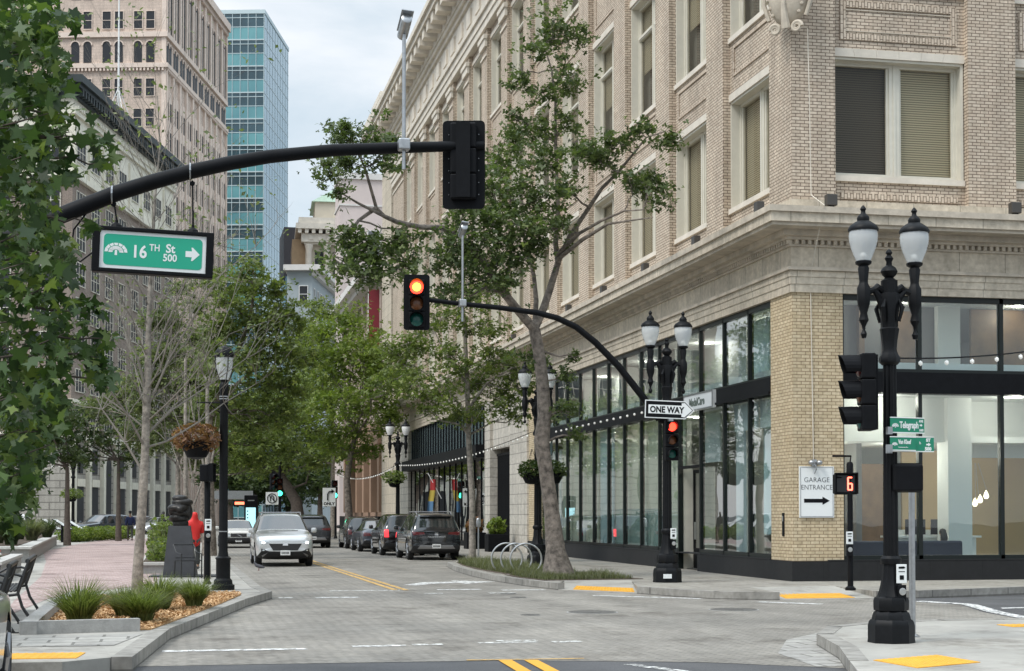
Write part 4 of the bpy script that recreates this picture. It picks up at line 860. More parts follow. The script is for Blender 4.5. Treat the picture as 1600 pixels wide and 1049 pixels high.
# hanging 16th St sign
c=at(239.5,396,Yn); wd=(at(334,396,Yn).x-at(145,396,Yn).x)/2; hh=(at(239,360,Yn).z-at(239,431,Yn).z)/2
SG=empty('illuminated_street_sign',(c.x,Yn-.05,c.z),0,'black framed green 16TH St 500 sign hanging from the near mast arm','sign'); SG.rotation_euler=(0,R(1.9),0)
fr_=MB(); fr_.bbox(-wd,wd,-.09,.09,hh-.055,hh,.012); fr_.bbox(-wd,wd,-.09,.09,-hh,-hh+.055,.012); fr_.bbox(-wd,-wd+.10,-.091,.091,-hh+.04,hh-.04,.012); fr_.bbox(wd-.10,wd,-.091,.091,-hh+.04,hh-.04,.012); fr_.build('frame',M['black'],SG)
fx_=wd-.10; fz=hh-.055
MB().box(-fx_,fx_,-.06,.06,-fz,fz).build('white_border',M['signwhite'],SG)
P=[];r=.05;gx,gz=fx_-.05,fz-.045
for (cx,cz,a0) in ((gx-r,gz-r,0),(-gx+r,gz-r,90),(-gx+r,-gz+r,180),(gx-r,-gz+r,270)): P+=[(cx+r*math.cos(R(a0+t)),cz+r*math.sin(R(a0+t))) for t in (0,30,60,90)]
MB().vprism(P,-.064,-.0605).build('green_face',M['signgreen_back'],SG)
t_=MB(); k=gx/1.0
text_mb(t_,'16',.36*k,T(-.44*k,-.066,-.135*k),bold=.006,sx=.88); text_mb(t_,'TH',.20*k,T(-.08*k,-.066,.02*k),bold=.002,sx=.82); text_mb(t_,'St',.25*k,T(.255*k,-.066,.005*k),bold=.004,sx=.95); text_mb(t_,'500',.21*k,T(.20*k,-.066,-.175*k),bold=.003,sx=.92)
t_.build('lettering',M['signwhite'],SG); e_=MB(); oak(e_,-.75*k,-.115*k,.36*k,-.065); e_.build('tree_emblem',M['signwhite'],SG); e_=MB(); arrow(e_,.66*k,-.0,.29*k,.28*k,-.065); e_.build('arrow',M['signwhite'],SG)
for px,(ax,ay) in ((181,(175,305)),(300,(297,269))):
    hg=MB(); a=at(ax,ay,Yn)-Vector((c.x,Yn-.05,c.z)); x=at(px,350,Yn).x-c.x; hg.tube([(a.x,.05,a.z-.1),(a.x*.5+x*.5,.05,(a.z+hh)/2),(x,.05,hh+.09)],.012,6); hg.lathe([(.08,0),(.07,.03),(.02,.07),(.02,.1)],(x,.0,hh),10); hg.ico((a.x,.05,a.z-.14),(.04,.03,.04),1); hg.build('hanger',M['black'],SG)
hg=MB(); hg.tube([(-wd,.02,-.05),(-wd-.15,.03,-.18),(-wd-.28,.04,-.1),(-wd-.25,.05,.25),(-wd-.05,.06,.55)],.012,6)
hg.build('power_cable',M['black'],SG)
# ONE WAY arrow sign
c=at(1043,641,35.1); OW=empty('one_way_sign',(c.x,34.95,c.z),R(-5),'black and white ONE WAY arrow sign on the middle lamp post','sign'); OW.rotation_euler=(0,R(2),R(-5))
def arrowplate(s,y0,y1,inset): 
    w_,h_,tp=.37,.205,.58; i=inset
    return [(-.57+i,-h_+i),(w_-i*.4,-h_+i),(tp-i*1.3,0),(w_-i*.4,h_-i),(-.57+i,h_-i)]
MB().vprism(arrowplate(1,0,0,0),0,.01).build('plate',M['signwhite'],OW); MB().vprism(arrowplate(1,0,0,.022),-.003,-.0002).build('black_field',M['black'],OW)
MB().vprism([(-.49,-.10),(.28,-.10),(.28,-.155),(.35,-.165),(.53,0),(.35,.165),(.28,.155),(.28,.10),(-.49,.10)],-.006,-.0032).build('white_arrow',M['signwhite'],OW)
t_=MB(); text_mb(t_,'ONE WAY',.195,T(-.455,-.0075,-.07),bold=.007,sx=.86); t_.build('lettering',M['black'],OW); MB().box(.0,.1,.01,.16,-.26,.2).build('bracket',M['galv'],OW)
# street name signs on the near lamp
def blade(px0,px1,pyc0,pyc1,h,label,rz,text,Y=18.0):
    a=at(px0,pyc0,Y); b=at(px1,pyc1,Y); wd=(b.x-a.x)/math.cos(rz); e=empty('street_name_sign',(a.x,Y,a.z),rz,label,'sign','green street name blades on the near lamp')
    MB().box(0,wd,-.004,.004,-h/2,h/2).build('blade',M['signgreen'],e)
    MB().box(0,wd,-.008,.008,h/2,h/2+.012).box(0,wd,-.008,.008,-h/2-.012,-h/2).build('white_edge',M['signwhite'],e)
    t=MB(); text(t,wd,h) if callable(text) else None; t.build('lettering',M['signwhite'],e)
    MB().box(-.05,.02,-.02,.02,-h/2-.03,-h/2+.06).build('bracket',M['galv'],e); return e
def tx1(t,w,h): text_mb(t,'Telegraph',h*.66,T(w*.27,-.006,-h*.2),bold=.003,sx=.62); oak(t,w*.14,-h*.2,h*.46,-.006); text_mb(t,'AVE',h*.26,T(w*.84,-.006,h*.22),bold=.001,sx=.8); text_mb(t,'1600',h*.24,T(w*.84,-.006,-h*.42),bold=.001,sx=.8); arrow(t,w*.86,h*.02,w*.08,h*.2,-.006)
def tx2(t,w,h): text_mb(t,'Van Kleef',h*.5,T(w*.31,-.006,-h*.02),bold=.002,sx=.62); oak(t,w*.17,-h*.2,h*.42,-.006); text_mb(t,'Commemorative Plaza',h*.14,T(w*.31,-.006,-h*.34),sx=.72)
def tx3(t,w,h): text_mb(t,'h',h*.3,T(w*.66,-.006,.0)); text_mb(t,'ST',h*.32,T(w*.82,-.006,h*.2),bold=.003); text_mb(t,'500',h*.34,T(w*.79,-.006,-h*.45),bold=.003); arrow(t,w*.82,-h*.02,w*.11,h*.25,-.006)
blade(1391,1450,664,658,.17,'green Telegraph AVE street name blade, topmost on the near lamp',R(12),tx1)
blade(1391,1434,693,691,.15,'short green Van Kleef street name blade below the Telegraph one',R(10),tx2,17.95)
blade(1391,1459,694,694.5,.165,'green 500 ST blade partly hidden behind the Van Kleef blade',R(0),tx3,18.05)
# pedestrian signals
def ped(loc,rz,label,digit=None,sc=1):
    e=empty('pedestrian_signal',loc,rz,label,'pedestrian signal','pedestrian signals',sc)
    h=MB(); h.bbox(-.22,.22,0,.2,0,.40,.03); h.bbox(-.235,.235,-.03,.01,-.015,.415,.02); h.build('housing',M['black'],e); f=MB(); f.box(-.18,.18,-.034,-.031,.04,.37); fo=f.build('face',M['face'],e)
    v=MB(); v.box(-.23,.23,-.14,-.03,.41,.425); v.box(-.235,-.22,-.12,-.03,.0,.41); v.box(.22,.235,-.12,-.03,.0,.41); v.build('hood',M['black'],e)
    if digit:
        d=MB()
        for z in (.08,.205,.33): d.box(.045,.125,-.038,-.0345,z-.014,z+.014)
        d.box(.03,.058,-.038,-.0345,.08,.33); d.box(.112,.14,-.038,-.0345,.08,.205); d.build('digit_six',emit('led_red',(1,.10,.06),5),fo)
    return e
M['face']=pm('signal_face',(.012,.012,.014),.3)
p=at(1318,772,31.0); ped((p.x,30.9,p.z),R(-10),'pedestrian countdown signal showing a red 6 by the brick corner','6',1.02)
PP=empty('signal_post',(13.55,30.9,.15),0,'short black post carrying the red 6 countdown by the building corner','post')
a=at(1340,745,30.9).z-.15; MB().lathe([(.11,0),(.11,.05),(.06,.09),(.055,a),(.07,a),(.07,a+.25),(.05,a+.3)],n=12).build('post',M['black'],PP,35); MB().tube([(0,0,a+.25),(0,-.05,a+.42),(-.4,-.05,a+.42)],.022,6).tube([(0,0,a-.02),(-.3,0,a-.02)],.022,6).build('bracket',M['black'],PP); push_button(PP,-.05,-.075,.95,1)
p=at(1420,768,18.0); ped((p.x+.03,18.15,p.z),R(168),'dark pedestrian signal seen from behind on the near lamp',None,.82)
pp=empty('grey_steel_post',(9.15,18.95,.15),0,'bare grey steel post just right of the big near lamp','post'); MB().tube([(0,0,0),(0,0,1.85)],.04,14).build('tube',M['galv'],pp,True); MB().lathe([(.09,0),(.09,.02),(.05,.04)],n=12).build('foot_plate',M['galv'],pp)
# left lamp, post and baskets
LL_=empty('acorn_street_lamp',(.90,33.71,.15),0,'single acorn street lamp on the left kerb with a hanging copper basket','street lamp')
MB().lathe([(.24,0),(.24,.1),(.2,.12),(.19,.2),(.15,.24),(.15,.62),(.17,.66),(.11,.7),(.095,.8),(.085,4.1),(.10,4.15),(.10,4.25),(.07,4.3),(.08,4.36)],n=14).build('pole',M['blackmetal'],LL_,35)
g=MB().lathe([(.10,4.36),(.15,4.5),(.185,4.7),(.19,4.82)],n=12).build('globe',M['lamp_glass'],LL_,True); MB().lathe([(.2,4.82),(.21,4.86),(.19,4.94),(.12,5.03),(.04,5.06),(.0,5.08)],n=14).build('cap',M['blackmetal'],g,35)
k=MB()
for j in range(4): a=j*PI/2+.4; k.tube([(.1*math.cos(a),.1*math.sin(a),4.36),(.19*math.cos(a),.19*math.sin(a),4.6),(.2*math.cos(a),.2*math.sin(a),4.84)],.01,5)
k.build('cage',M['blackmetal'],g); MB().tube([(0,0,3.88),(-.55,0,3.88)],.016,6).tube([(0,0,3.6),(-.3,0,3.86)],.012,5).build('bracket',M['blackmetal'],LL_)
for z in (4.0,3.95,1.2): MB().lathe([(.1,z),(.1,z+.02)],n=12).build('band_clamp',M['galv'],LL_)
def leaves(center,rad,n,size,mat,name,parent=None,seed=1,flat=.3,shell=.55,loc=None,shape='leaf'):
    r=np.random.default_rng(seed); d=r.normal(size=(n,3)); d/=np.linalg.norm(d,axis=1)[:,None]; rr=shell+(1-shell)*r.random(n)**.5 if shell>0 else r.random(n)**.4
    P=d*rr[:,None]*np.array(rad)+np.array(center); return leaf_mesh(P,size,mat,name,parent,r,flat,shape)
LEAF={'leaf':([(0,-.5,0),(.28,-.1,.05),(0,.5,0),(-.28,-.1,.05)],[(0,1,2,3)]),
 'maple':([(0,-.5,0),(.16,-.22,.02),(.5,-.30,-.14),(.36,-.05,.02),(.55,.18,-.08),(.22,.16,.02),(.16,.34,.03),(0,.62,-.10),(-.16,.34,.03),(-.22,.16,.02),(-.55,.18,.12),(-.36,-.05,.02),(-.5,-.30,-.12),(-.16,-.22,.02)],[tuple(range(14))]),
 'clump':([(0,-.5,0),(.2,-.15,.06),(.08,.25,0),(-.16,-.1,.05),(.1,-.1,0),(.45,.1,.1),(.2,.5,.05),(.05,.2,0),(-.1,-.05,0),(-.45,.05,-.06),(-.4,.45,.04),(-.1,.2,.06)],[(0,1,2,3),(4,5,6,7),(8,9,10,11)])}
def leaf_mesh(P,size,mat,name,parent,r,flat=.3,shape='leaf'):
    n=len(P); tv,tf=LEAF[shape]; tv=np.array(tv); k=len(tv)
    up=r.normal(size=(n,3))*np.array([1,1,1]); up[:,2]=np.abs(up[:,2])+flat*2; up/=np.linalg.norm(up,axis=1)[:,None]
    a=r.normal(size=(n,3)); a-=up*(a*up).sum(1)[:,None]; a/=np.linalg.norm(a,axis=1)[:,None]; b=np.cross(up,a)
    s=(size*(.5+.95*r.random(n)))[:,None,None]
    V=(P[:,None,:]+s*(tv[None,:,0:1]*a[:,None,:]+tv[None,:,1:2]*b[:,None,:]+tv[None,:,2:3]*up[:,None,:])).reshape(-1,3)
    nf=len(tf); L_=np.concatenate([(np.array(f)) for f in tf]); ls=np.array([len(f) for f in tf])
    loops=(L_[None,:]+(np.arange(n)*k)[:,None]).ravel(); tot=np.tile(ls,n); st_=np.concatenate([[0],np.cumsum(tot)[:-1]])
    me=bpy.data.meshes.new(name); me.vertices.add(len(V)); me.vertices.foreach_set('co',V.astype(np.float32).ravel()); me.loops.add(len(loops)); me.loops.foreach_set('vertex_index',loops.astype(np.int32)); me.polygons.add(len(tot)); me.polygons.foreach_set('loop_start',st_.astype(np.int32)); me.polygons.foreach_set('loop_total',tot.astype(np.int32))
    at_=me.attributes.new('rnd','FLOAT','FACE'); at_.data.foreach_set('value',np.repeat(np.clip(r.normal(.45,.22,n),0,1),nf).astype(np.float32))
    me.update(); me.validate(); me.materials.append(mat); o=bpy.data.objects.new(name,me); return link(o,parent)
def basket(x,y,z,label,mat,rad=.42,sc=1,seed=1):
    e=empty('hanging_basket',(x,y,z),0,label,'hanging basket','planted hanging baskets on the lamps',sc)
    MB().lathe([(.06,-.34),(.2,-.3),(.3,-.1),(.32,0),(.30,.02)],n=16).build('bowl',M['black'],e,True); leaves((0,0,.10),(rad*1.15,rad*1.15,.32),760,.12,mat,'plants',e,seed,.3,.3)
    k=MB(); [k.tube([(.3*math.cos(a),.3*math.sin(a),0),(0,0,.75)],.008,4) for a in (0,2.1,4.2)]; k.build('chain',M['black'],e)
p=at(300,688,33.6); basket(.35,33.7,p.z-.05,'hanging basket of copper brown plants under the single acorn lamp',M['leaf_red'],.46)
p=at(822,740,47.9); basket(10.55,47.75,p.z,'dark planted basket on the left side of the lamp behind the leaning trunk',M['leaf_dark'],.38,1,2); basket(11.25,47.9,p.z,'dark planted basket on the right side of the lamp behind the leaning trunk',M['leaf_dark'],.38,1,5)
p=at(615,750,77.8); basket(10.3,77.8,p.z,'planted basket on the lamp with white globes by the gallery',M['leaf_mid'],.5,1.1,3)
p=at(182,775,109.8); basket(-6.95,109.6,p.z,'distant basket on the plaza lamp',M['leaf_mid'],.6,1.2,4)
PL=empty('signal_post',(.62,36.6,.15),0,'black signal post with push button left of the acorn lamp','post'); MB().lathe([(.10,0),(.10,.04),(.07,.07),(.07,2.4),(.05,2.45)],n=12).build('post',M['black'],PL,35); push_button(PL,.02,-.08,1.2,1.0)
ped((.66,36.45,2.45),R(80),'pedestrian signal turned side on at the left post',None,.95)
# ---------------------------------------------------------------- benches, planters, statue, chair
gm_=pm('dark_bench_iron',(.02,.021,.022),.45,var=(8,.3))
def bench(y0,y1,label):
    e=empty('slatted_bench',(-2.32,(y0+y1)/2,.15),R(3),label,'bench','dark metal benches facing the left planters'); h=(y1-y0)/2
    s_=MB(); b_=MB()
    for j in range(9): s_.box(-.52+.052*j,-.485+.052*j,-h,h,.42+.004*abs(j-4),.44+.004*abs(j-4))
    s_.build('seat',gm_,e)
    n=int(2*h/.075)
    for j in range(n+1): y=-h+2*h*j/n; b_.tube([(-.06,y,.46),(.0,y,.62),(.09,y,.86)],.013,5)
    b_.tube([(.09,-h,.88),(.09,h,.88)],.035,8); b_.tube([(-.06,-h,.46),(-.06,h,.46)],.02,6); b_.tube([(.03,-h,.68),(.03,h,.68)],.012,6); b_.build('backrest',gm_,e)
    for y in (-h,h):
        f=MB(); f.tube([(.11,y,.90),(.04,y,.66),(-.04,y,.42),(.02,y,.22),(.14,y,.03),(.16,y,0)],.024,6); f.tube([(-.04,y,.40),(-.3,y,.37),(-.5,y,.40)],.022,6); f.tube([(-.44,y,.42),(-.50,y,.2),(-.58,y,0)],.024,6); f.box(.12,.22,y-.03,y+.03,0,.015); f.box(-.62,-.54,y-.03,y+.03,0,.015); f.build('leg_frame',gm_,e)
        MB().tube([(.03,y,.66),(-.12,y,.70),(-.34,y,.68),(-.48,y,.60),(-.52,y,.5),(-.46,y,.43)],.02,6).build('armrest',gm_,e)
bench(19.6,21.5,'nearest dark slatted bench, beside the silver car at the left edge'); bench(21.9,23.8,'middle dark slatted bench of the left row'); bench(24.2,27.2,'farthest and longest dark slatted bench of the left row')
def gplanter(pts,z1,label,name='granite_planter'):
    e=empty(name,(pts[0][0],pts[0][1],0),0,label,'planter','granite planters on the plaza'); L0=Vector((pts[0][0],pts[0][1]))
    P=[(x-L0.x,y-L0.y) for x,y in pts]; MB().prism(P,.1,z1).build('wall',M['granite'],e)
    c=Vector((sum(p[0] for p in P)/len(P),sum(p[1] for p in P)/len(P))); Q=[(c.x+(x-c.x)*1.02,c.y+(y-c.y)*1.012) for x,y in P]; MB().prism(Q,z1,z1+.07).build('coping',M['granite_pale'],e)
    I=[(c.x+(x-c.x)*.88,c.y+(y-c.y)*.93) for x,y in P]; MB().prism(I,z1+.07,z1+.085).build('soil',m_soil,e); return e
M['granite_pale']=pm('pale_granite_coping',(.46,.45,.42),.7,var=(6,.15))
gplanter([(-4.05,38.6),(-4.3,46.5),(-9,46.5),(-9,38.6)],.55,'low granite planter with red flowers behind the benches')
gplanter([(-4.75,54),(-6.2,86),(-12,86),(-12,54)],.6,'long low granite planter with grey green spiky plants')
bag=empty('white_paper_bag',(-4.6,43,.62),0,'small white crumpled bag on the near granite planter','bag'); MB().ico((0,0,.06),(.14,.1,.07),2).build('bag_body',M['white'],bag)
# front mulch planter with granite kerb
KP=[(-2.0,21.6),(-.36,21.95),(.2,24.9),(.85,28.4),(1.35,31.6),(1.2,32.4),(.2,32.2),(-1.9,31.0),(-2.05,26)]
MP=empty('mulch_planter',(KP[0][0],KP[0][1],.15),0,'triangular planter of orange wood chips with a rough granite edge','planter')
c_=Vector((sum(p[0] for p in KP)/9,sum(p[1] for p in KP)/9))
kq=MB(Matrix.Translation((-KP[0][0],-KP[0][1],-.15)))
def edge(a,b,w_=.17,z=.32):
    d=Vector((b[0]-a[0],b[1]-a[1])).normalized(); n=Vector((-d.y,d.x)); n=n if n.dot(c_-Vector(a))>0 else -n
    kq.prism([(a[0],a[1]),(b[0],b[1]),(b[0]+n.x*w_,b[1]+n.y*w_),(a[0]+n.x*w_,a[1]+n.y*w_)],.1,z)
edge(KP[0],(-.5,21.92)); edge(KP[8],KP[0],.2,.318); edge(KP[7],KP[8],.2,.316); kq.build('granite_edge',M['granite'],MP)
m_chip=pm('orange_wood_chip',(.42,.245,.11),.95,var=(25,.5)); m_chip2=pm('pale_wood_chip',(.60,.42,.24),.95,var=(25,.3))
MB(Matrix.Translation((-KP[0][0],-KP[0][1],-.15))).prism([(c_.x+(x-c_.x)*.90,c_.y+(y-c_.y)*.965) for x,y in KP],.152,.172).build('mulch_bed',m_chip,MP)
def inpoly(x,y,P):
    r=False
    for i in range(len(P)):
        (x0,y0),(x1,y1)=P[i],P[i-1]
        if (y0>y)!=(y1>y) and x<(x1-x0)*(y-y0)/(y1-y0)+x0: r=not r
    return r
pts=[]
rr=np.random.default_rng(5)
while len(pts)<15000:
    x=rr.uniform(-2.1,1.4); y=rr.uniform(21.5,32.4)
    if inpoly(x,y,[(c_.x+(a-c_.x)*.91,c_.y+(b-c_.y)*.965) for a,b in KP]): pts.append((x-KP[0][0],y-KP[0][1],.028+rr.random()*.03))
w=NT('wood_chips'); a=w.n('ShaderNodeAttribute',attribute_name='rnd'); w.l(w.ramp(a.outputs['Fac'],(0,(.26,.14,.06)),(.5,(.50,.31,.15)),(1,(.72,.52,.32))),w.b.inputs['Base Color']); w.b.inputs['Roughness'].default_value=.9
ck=leaf_mesh(np.array(pts),.046,w.mat,'wood_chips',MP,rr,.35); ck['kind']='stuff'
# statue
SP=empty('bronze_bust_statue',(.06,41.2,.15),R(-4),'dark bronze folded head sculpture on a tall tapering dark plinth','statue')
mb_=MB(); mb_.add([(-.43,-.4,0),(.40,-.4,0),(.40,.35,0),(-.43,.35,0),(-.30,-.25,1.28),(.22,-.25,1.28),(.22,.2,1.28),(-.30,.2,1.28)],[(3,2,1,0),(4,5,6,7),(0,1,5,4),(1,2,6,5),(2,3,7,6),(3,0,4,7)]); mb_.box(-.75,.95,-.55,.5,-.02,.04); mb_.build('plinth',pm('slate_plinth',(.045,.047,.052),.55,var=(3,.3)),SP)
bm=bmesh.new(); bmesh.ops.create_icosphere(bm,subdivisions=5,radius=1)
bl_=[(-.04,0,.18,.26,.20,.10),(.0,0,.33,.24,.22,.12),(-.05,-.06,.46,.27,.22,.12),(.04,0,.60,.27,.2,.11),(-.02,0,.70,.2,.18,.09),(.2,-.02,.36,.1,.14,.2),(-.22,-.05,.4,.09,.12,.14),(.0,-.2,.42,.1,.12,.1),(.0,0,.05,.2,.16,.12),(-.12,-.12,.22,.16,.1,.06)]
for v in bm.verts:
    d=v.co.normalized(); best=.05; o_=Vector((0,0,.4))
    for (cx,cy,cz,rx,ry,rz2) in bl_:
        # ray from o_ along d against the ellipsoid
        oc=Vector(((o_.x-cx)/rx,(o_.y-cy)/ry,(o_.z-cz)/rz2)); dd=Vector((d.x/rx,d.y/ry,d.z/rz2)); A_=dd.dot(dd);Bq=oc.dot(dd);Cq=oc.dot(oc)-1; D_=Bq*Bq-A_*Cq
        if D_>0: best=max(best,(-Bq+math.sqrt(D_))/A_)
    v.co=o_+d*best
q=MB(Matrix.Translation((-.02,0,1.27))); q.bm(bm); bm.free(); q.build('bust',pm('dark_bronze',(.03,.028,.026),.42,.5,var=(10,.4)),SP,True)
AC=empty('tube_armchair',(.22,40.2,.15),R(20),'black metal tube armchair in front of the bust plinth','chair')
c2=MB()
for s in (-.26,.26): c2.tube([(s,-.25,0),(s,-.25,.6),(s,.1,.63),(s,.32,.82)],.018,6); c2.tube([(s,.25,0),(s,.2,.42)],.018,6)
c2.build('leg_frame',gm_,AC); s2=MB()
for j in range(7): s2.box(-.26,.26,-.24+.07*j,-.20+.07*j,.42,.44)
s2.build('seat',gm_,AC); MB().tube([(-.26,.32,.82),(.26,.32,.82)],.018,6).tube([(-.26,.2,.5),(.26,.2,.5)],.014,6).build('backrest',gm_,AC)
# info panels, kiosk, shelter
for j,(px,lb) in enumerate(((80,'leftmost slanted white information panel on a dark post'),(97,'middle slanted white information panel on a dark post'),(115,'rightmost slanted white information panel on a dark post'))):
    q=at(px,840,92+2*j); e=empty('interpretive_sign',(q.x,92+2*j,.15),R(-15),lb,'information panel','slanted information panels by the hedge')
    MB().box(-.06,.06,-.05,.05,0,.95).build('post',M['black'],e); b=MB(T(0,0,1.02,0,R(0),R(32))); b.box(-.55,.55,-.35,.35,-.025,.025); b.build('panel',M['black'],e); b=MB(T(0,0,1.02,0,0,R(32))); b.box(-.52,.52,-.32,.32,.026,.03); b.build('panel_face',M['signwhite'],e)
K=empty('information_kiosk',(4.25-3.2,98,.15),0,'black information kiosk with a pale blue lit screen between the cars','kiosk')
K.location.x=at(392,800,98).x
MB().bbox(-.40,.40,-.12,.12,0,2.75,.05).build('body',M['black'],K); sc_k=MB().box(-.3,.28,-.126,-.121,.75,2.0).build('screen',emit('screen_blue',(.45,.85,.95),.8),K); q=MB()
for j in range(5): q.box(-.24,-.16,-.129,-.1265,.95+.2*j,1.02+.2*j)
q.build('screen_icon',M['black'],sc_k); MB().box(-.2,.2,-.126,-.121,2.4,2.46).build('header_plate',M['galv'],K)
SH=empty('transit_shelter',(2.6,118,.15),0,'pale transit shelter with a red glowing arrival display far down the street','bus shelter'); SH.location.x=at(366,800,118).x
MB().box(-2,1.4,-1,1,2.7,2.85).box(-1.9,1.3,-.9,.9,2.85,3.3).build('roof',M['galv'],SH); q=MB(); [q.box(x-.06,x+.06,y-.06,y+.06,0,2.7) for x in (-1.9,1.3) for y in (-.9,.9)]; q.build('post',M['galv'],SH); d=MB().bbox(-.1,.95,-1.12,-1.0,2.2,2.6,.02).build('display',M['black'],SH); MB().box(.0,.85,-1.125,-1.121,2.3,2.5).build('display_text',emit('led_orange',(1,.2,.1),2),d)
# bike rack rings
for j,(x,y,lb) in enumerate(((8.78,42.9,'leftmost steel ring of the bike rack'),(8.96,42.5,'middle steel ring of the bike rack'),(9.14,42.1,'rightmost steel ring of the bike rack'))):
    e=empty('bike_rack_ring',(x,y,.15),R(-8),lb,'bike rack','three steel bike rack rings'); MB().tube([(.42*math.sin(a),0,.36-.42*math.cos(a)) for a in np.linspace(.42,2*PI-.42,34)],.025,8).build('ring',M['steel'],e,True); MB().box(-.2,.2,-.04,.04,0,.012).build('foot_plate',M['steel'],e)
PM=empty('parking_meter',(10.95,58.8,.15),0,'grey parking meter beside the black parked SUV','parking meter'); MB().lathe([(.07,0),(.07,.02),(.03,.03),(.03,1.1)],n=10).build('post',M['galv'],PM); q=MB(); q.bbox(-.09,.09,-.06,.06,1.1,1.35,.03); q.ico((0,0,1.36),(.09,.06,.09),2); q.build('meter_head',M['galv'],PM,30)
for (x,y,lb,mt,h) in ((13.3,72.3,'black planter box with reddish plant left of the black gate','leaf_red',.9),(13.2,66.6,'black planter box with tall green plant right of the black gate','leaf_light',.9)):
    e=empty('planter_box',(x,y,.15),0,lb,'planter','black planter boxes by the gate'); MB().bbox(-.45,.45,-.45,.45,0,.75,.03).build('box',M['black'],e); leaves((0,0,1.05),(.42,.42,.42),350,.2,M[mt],'plants',e,9,.1,.2)
    s2=MB(); [s2.tube([(0,0,.7),(.25*math.cos(a),.25*math.sin(a),1.1)],.02,4) for a in range(6)]; s2.build('stem',M['bark_dk'],e)
FL=empty('striped_flag',(13.3,86.5,2.7),0,'red yellow and blue flag hanging on a slanted pole at the gallery front','flag'); MB().tube([(.75,0,-.1),(.0,0,1.3)],.025,6).build('pole',M['white'],FL)
for j,(cl,z) in enumerate((((.35,.03,.03),.35),((.42,.32,.06),-.25),((.10,.20,.33),-.85))):
    q=MB(); n=10
    for i in range(n):
        x0=.05+.3*i/n;x1=.05+.3*(i+1)/n; f=lambda x,zz:(x+.1*math.sin(zz*2),.06*math.sin(14*x+zz),zz); q.quad(f(x0,z),f(x1,z),f(x1,z+.6),f(x0,z+.6))
    q.build('stripe',pm('flag_cloth',cl,.9),FL)
# far signals and regulatory signs
fm=MB(); X_=at(437,800,118).x
FM=empty('signal_mast',(X_,118,.15),0,'distant dark signal mast with a sagging arm beside the kiosk','signal mast'); MB().lathe([(.18,0),(.12,.3),(.09,6)],n=10).build('pole',M['black'],FM); k=MB(Matrix.Translation((-X_,-118,-.15))); k.tube([at(437,745,118),at(420,735,118),at(395,718,118),at(368,706,118)],[.1,.1,.09,.08],8); k.build('mast_arm',M['black'],FM)
p=at(437,776,117.6); signal((p.x,117.5,p.z),0,'distant traffic signal showing green under the trees left of the street',2,None,1.25)
p=at(427,766,117.2); signal((p.x,117.0,p.z),R(35),'distant traffic signal turned away with a dull red lens',None,None,1.1)
p=at(523,779,105); signal((p.x,105,p.z),0,'distant green traffic signal by the pale trunk on the right pavement',2,None,1.1); q_=empty('signal_post',(p.x+.1,105.4,.15),0,'distant thin signal post on the right pavement with a turn sign','post'); MB().lathe([(.15,0),(.08,.2),(.07,p.z+.6)],n=10).build('post',M['black'],q_)
p=at(425,779,116.5); NU=empty('no_turn_sign',(p.x,116.4,p.z),0,'square white no U turn sign on the distant mast','sign'); MB().box(-.45,.45,0,.02,-.45,.45).build('plate',M['signwhite'],NU); q=MB(T(0,-.004,0,0,PI/2)); 
q=MB(); q.tube([(.33*math.cos(a),-.012,.33*math.sin(a)) for a in np.linspace(0,2*PI,25)],.035,4); q.tube([(-.12,-.012,-.2),(-.12,-.012,.1),(0,-.012,.2),(.12,-.012,.1),(.12,-.012,-.2)],.04,4); q.tube([(-.24,-.02,.24),(.24,-.02,-.24)],.03,4); q.build('symbol',M['black'],NU)
p=at(514,777,104.5); RO=empty('turn_only_sign',(p.x,104.4,p.z),0,'tall white right turn ONLY sign by the distant green signal','sign'); MB().box(-.42,.42,0,.02,-.6,.6).build('plate',M['signwhite'],RO); q=MB(); q.tube([(-.1,-.012,-.2),(-.1,-.012,.2),(.0,-.012,.35),(.2,-.012,.38)],.05,4); q.vprism([(.15,.24),(.36,.38),(.15,.52)],-.014,-.002); text_mb(q,'ONLY',.26,T(0,-.004,-.52),align='CENTER',bold=.01); q.build('symbol',M['black'],RO)
# string lights
def string(p0,p1,sag,n,label,r=.04):
    e=empty('string_lights',tuple(p0),0,label,'string lights','strings of white bulbs'); P=[]
    for i in range(n*3+1): t=i/(n*3); P.append((p1-p0)*t-Vector((0,0,sag*4*t*(1-t))))
    MB().tube(P,.012,4).build('cable',M['black'],e); b=MB().ico((0,0,0),(r,r,r*1.2),1).build('bulb',M['bulb'],e,True,loc=P[3]-Vector((0,0,.06)))
    for i in range(2,n): q=b.copy(); link(q,e); q.location=P[3*i]-Vector((0,0,.06))
string(Vector((8.55,18.18,3.62)),Vector((16.5,22,5.4)),.35,17,'string of bulbs running right from the near lamp',.03)
string(Vector((10.6,47.9,4.25)),Vector((10.5,78,4.2)),.3,42,'string of bulbs across the gallery front between two lamps',.032)
string(Vector((10.5,78,4.2)),Vector((10.9,116,4.9)),.6,42,'string of bulbs beyond the lamp with white globes',.04)
string(Vector((-6.9,110,5.2)),Vector((-24,104,6.2)),1.2,40,'distant string of bulbs among the left tree leaves',.09)
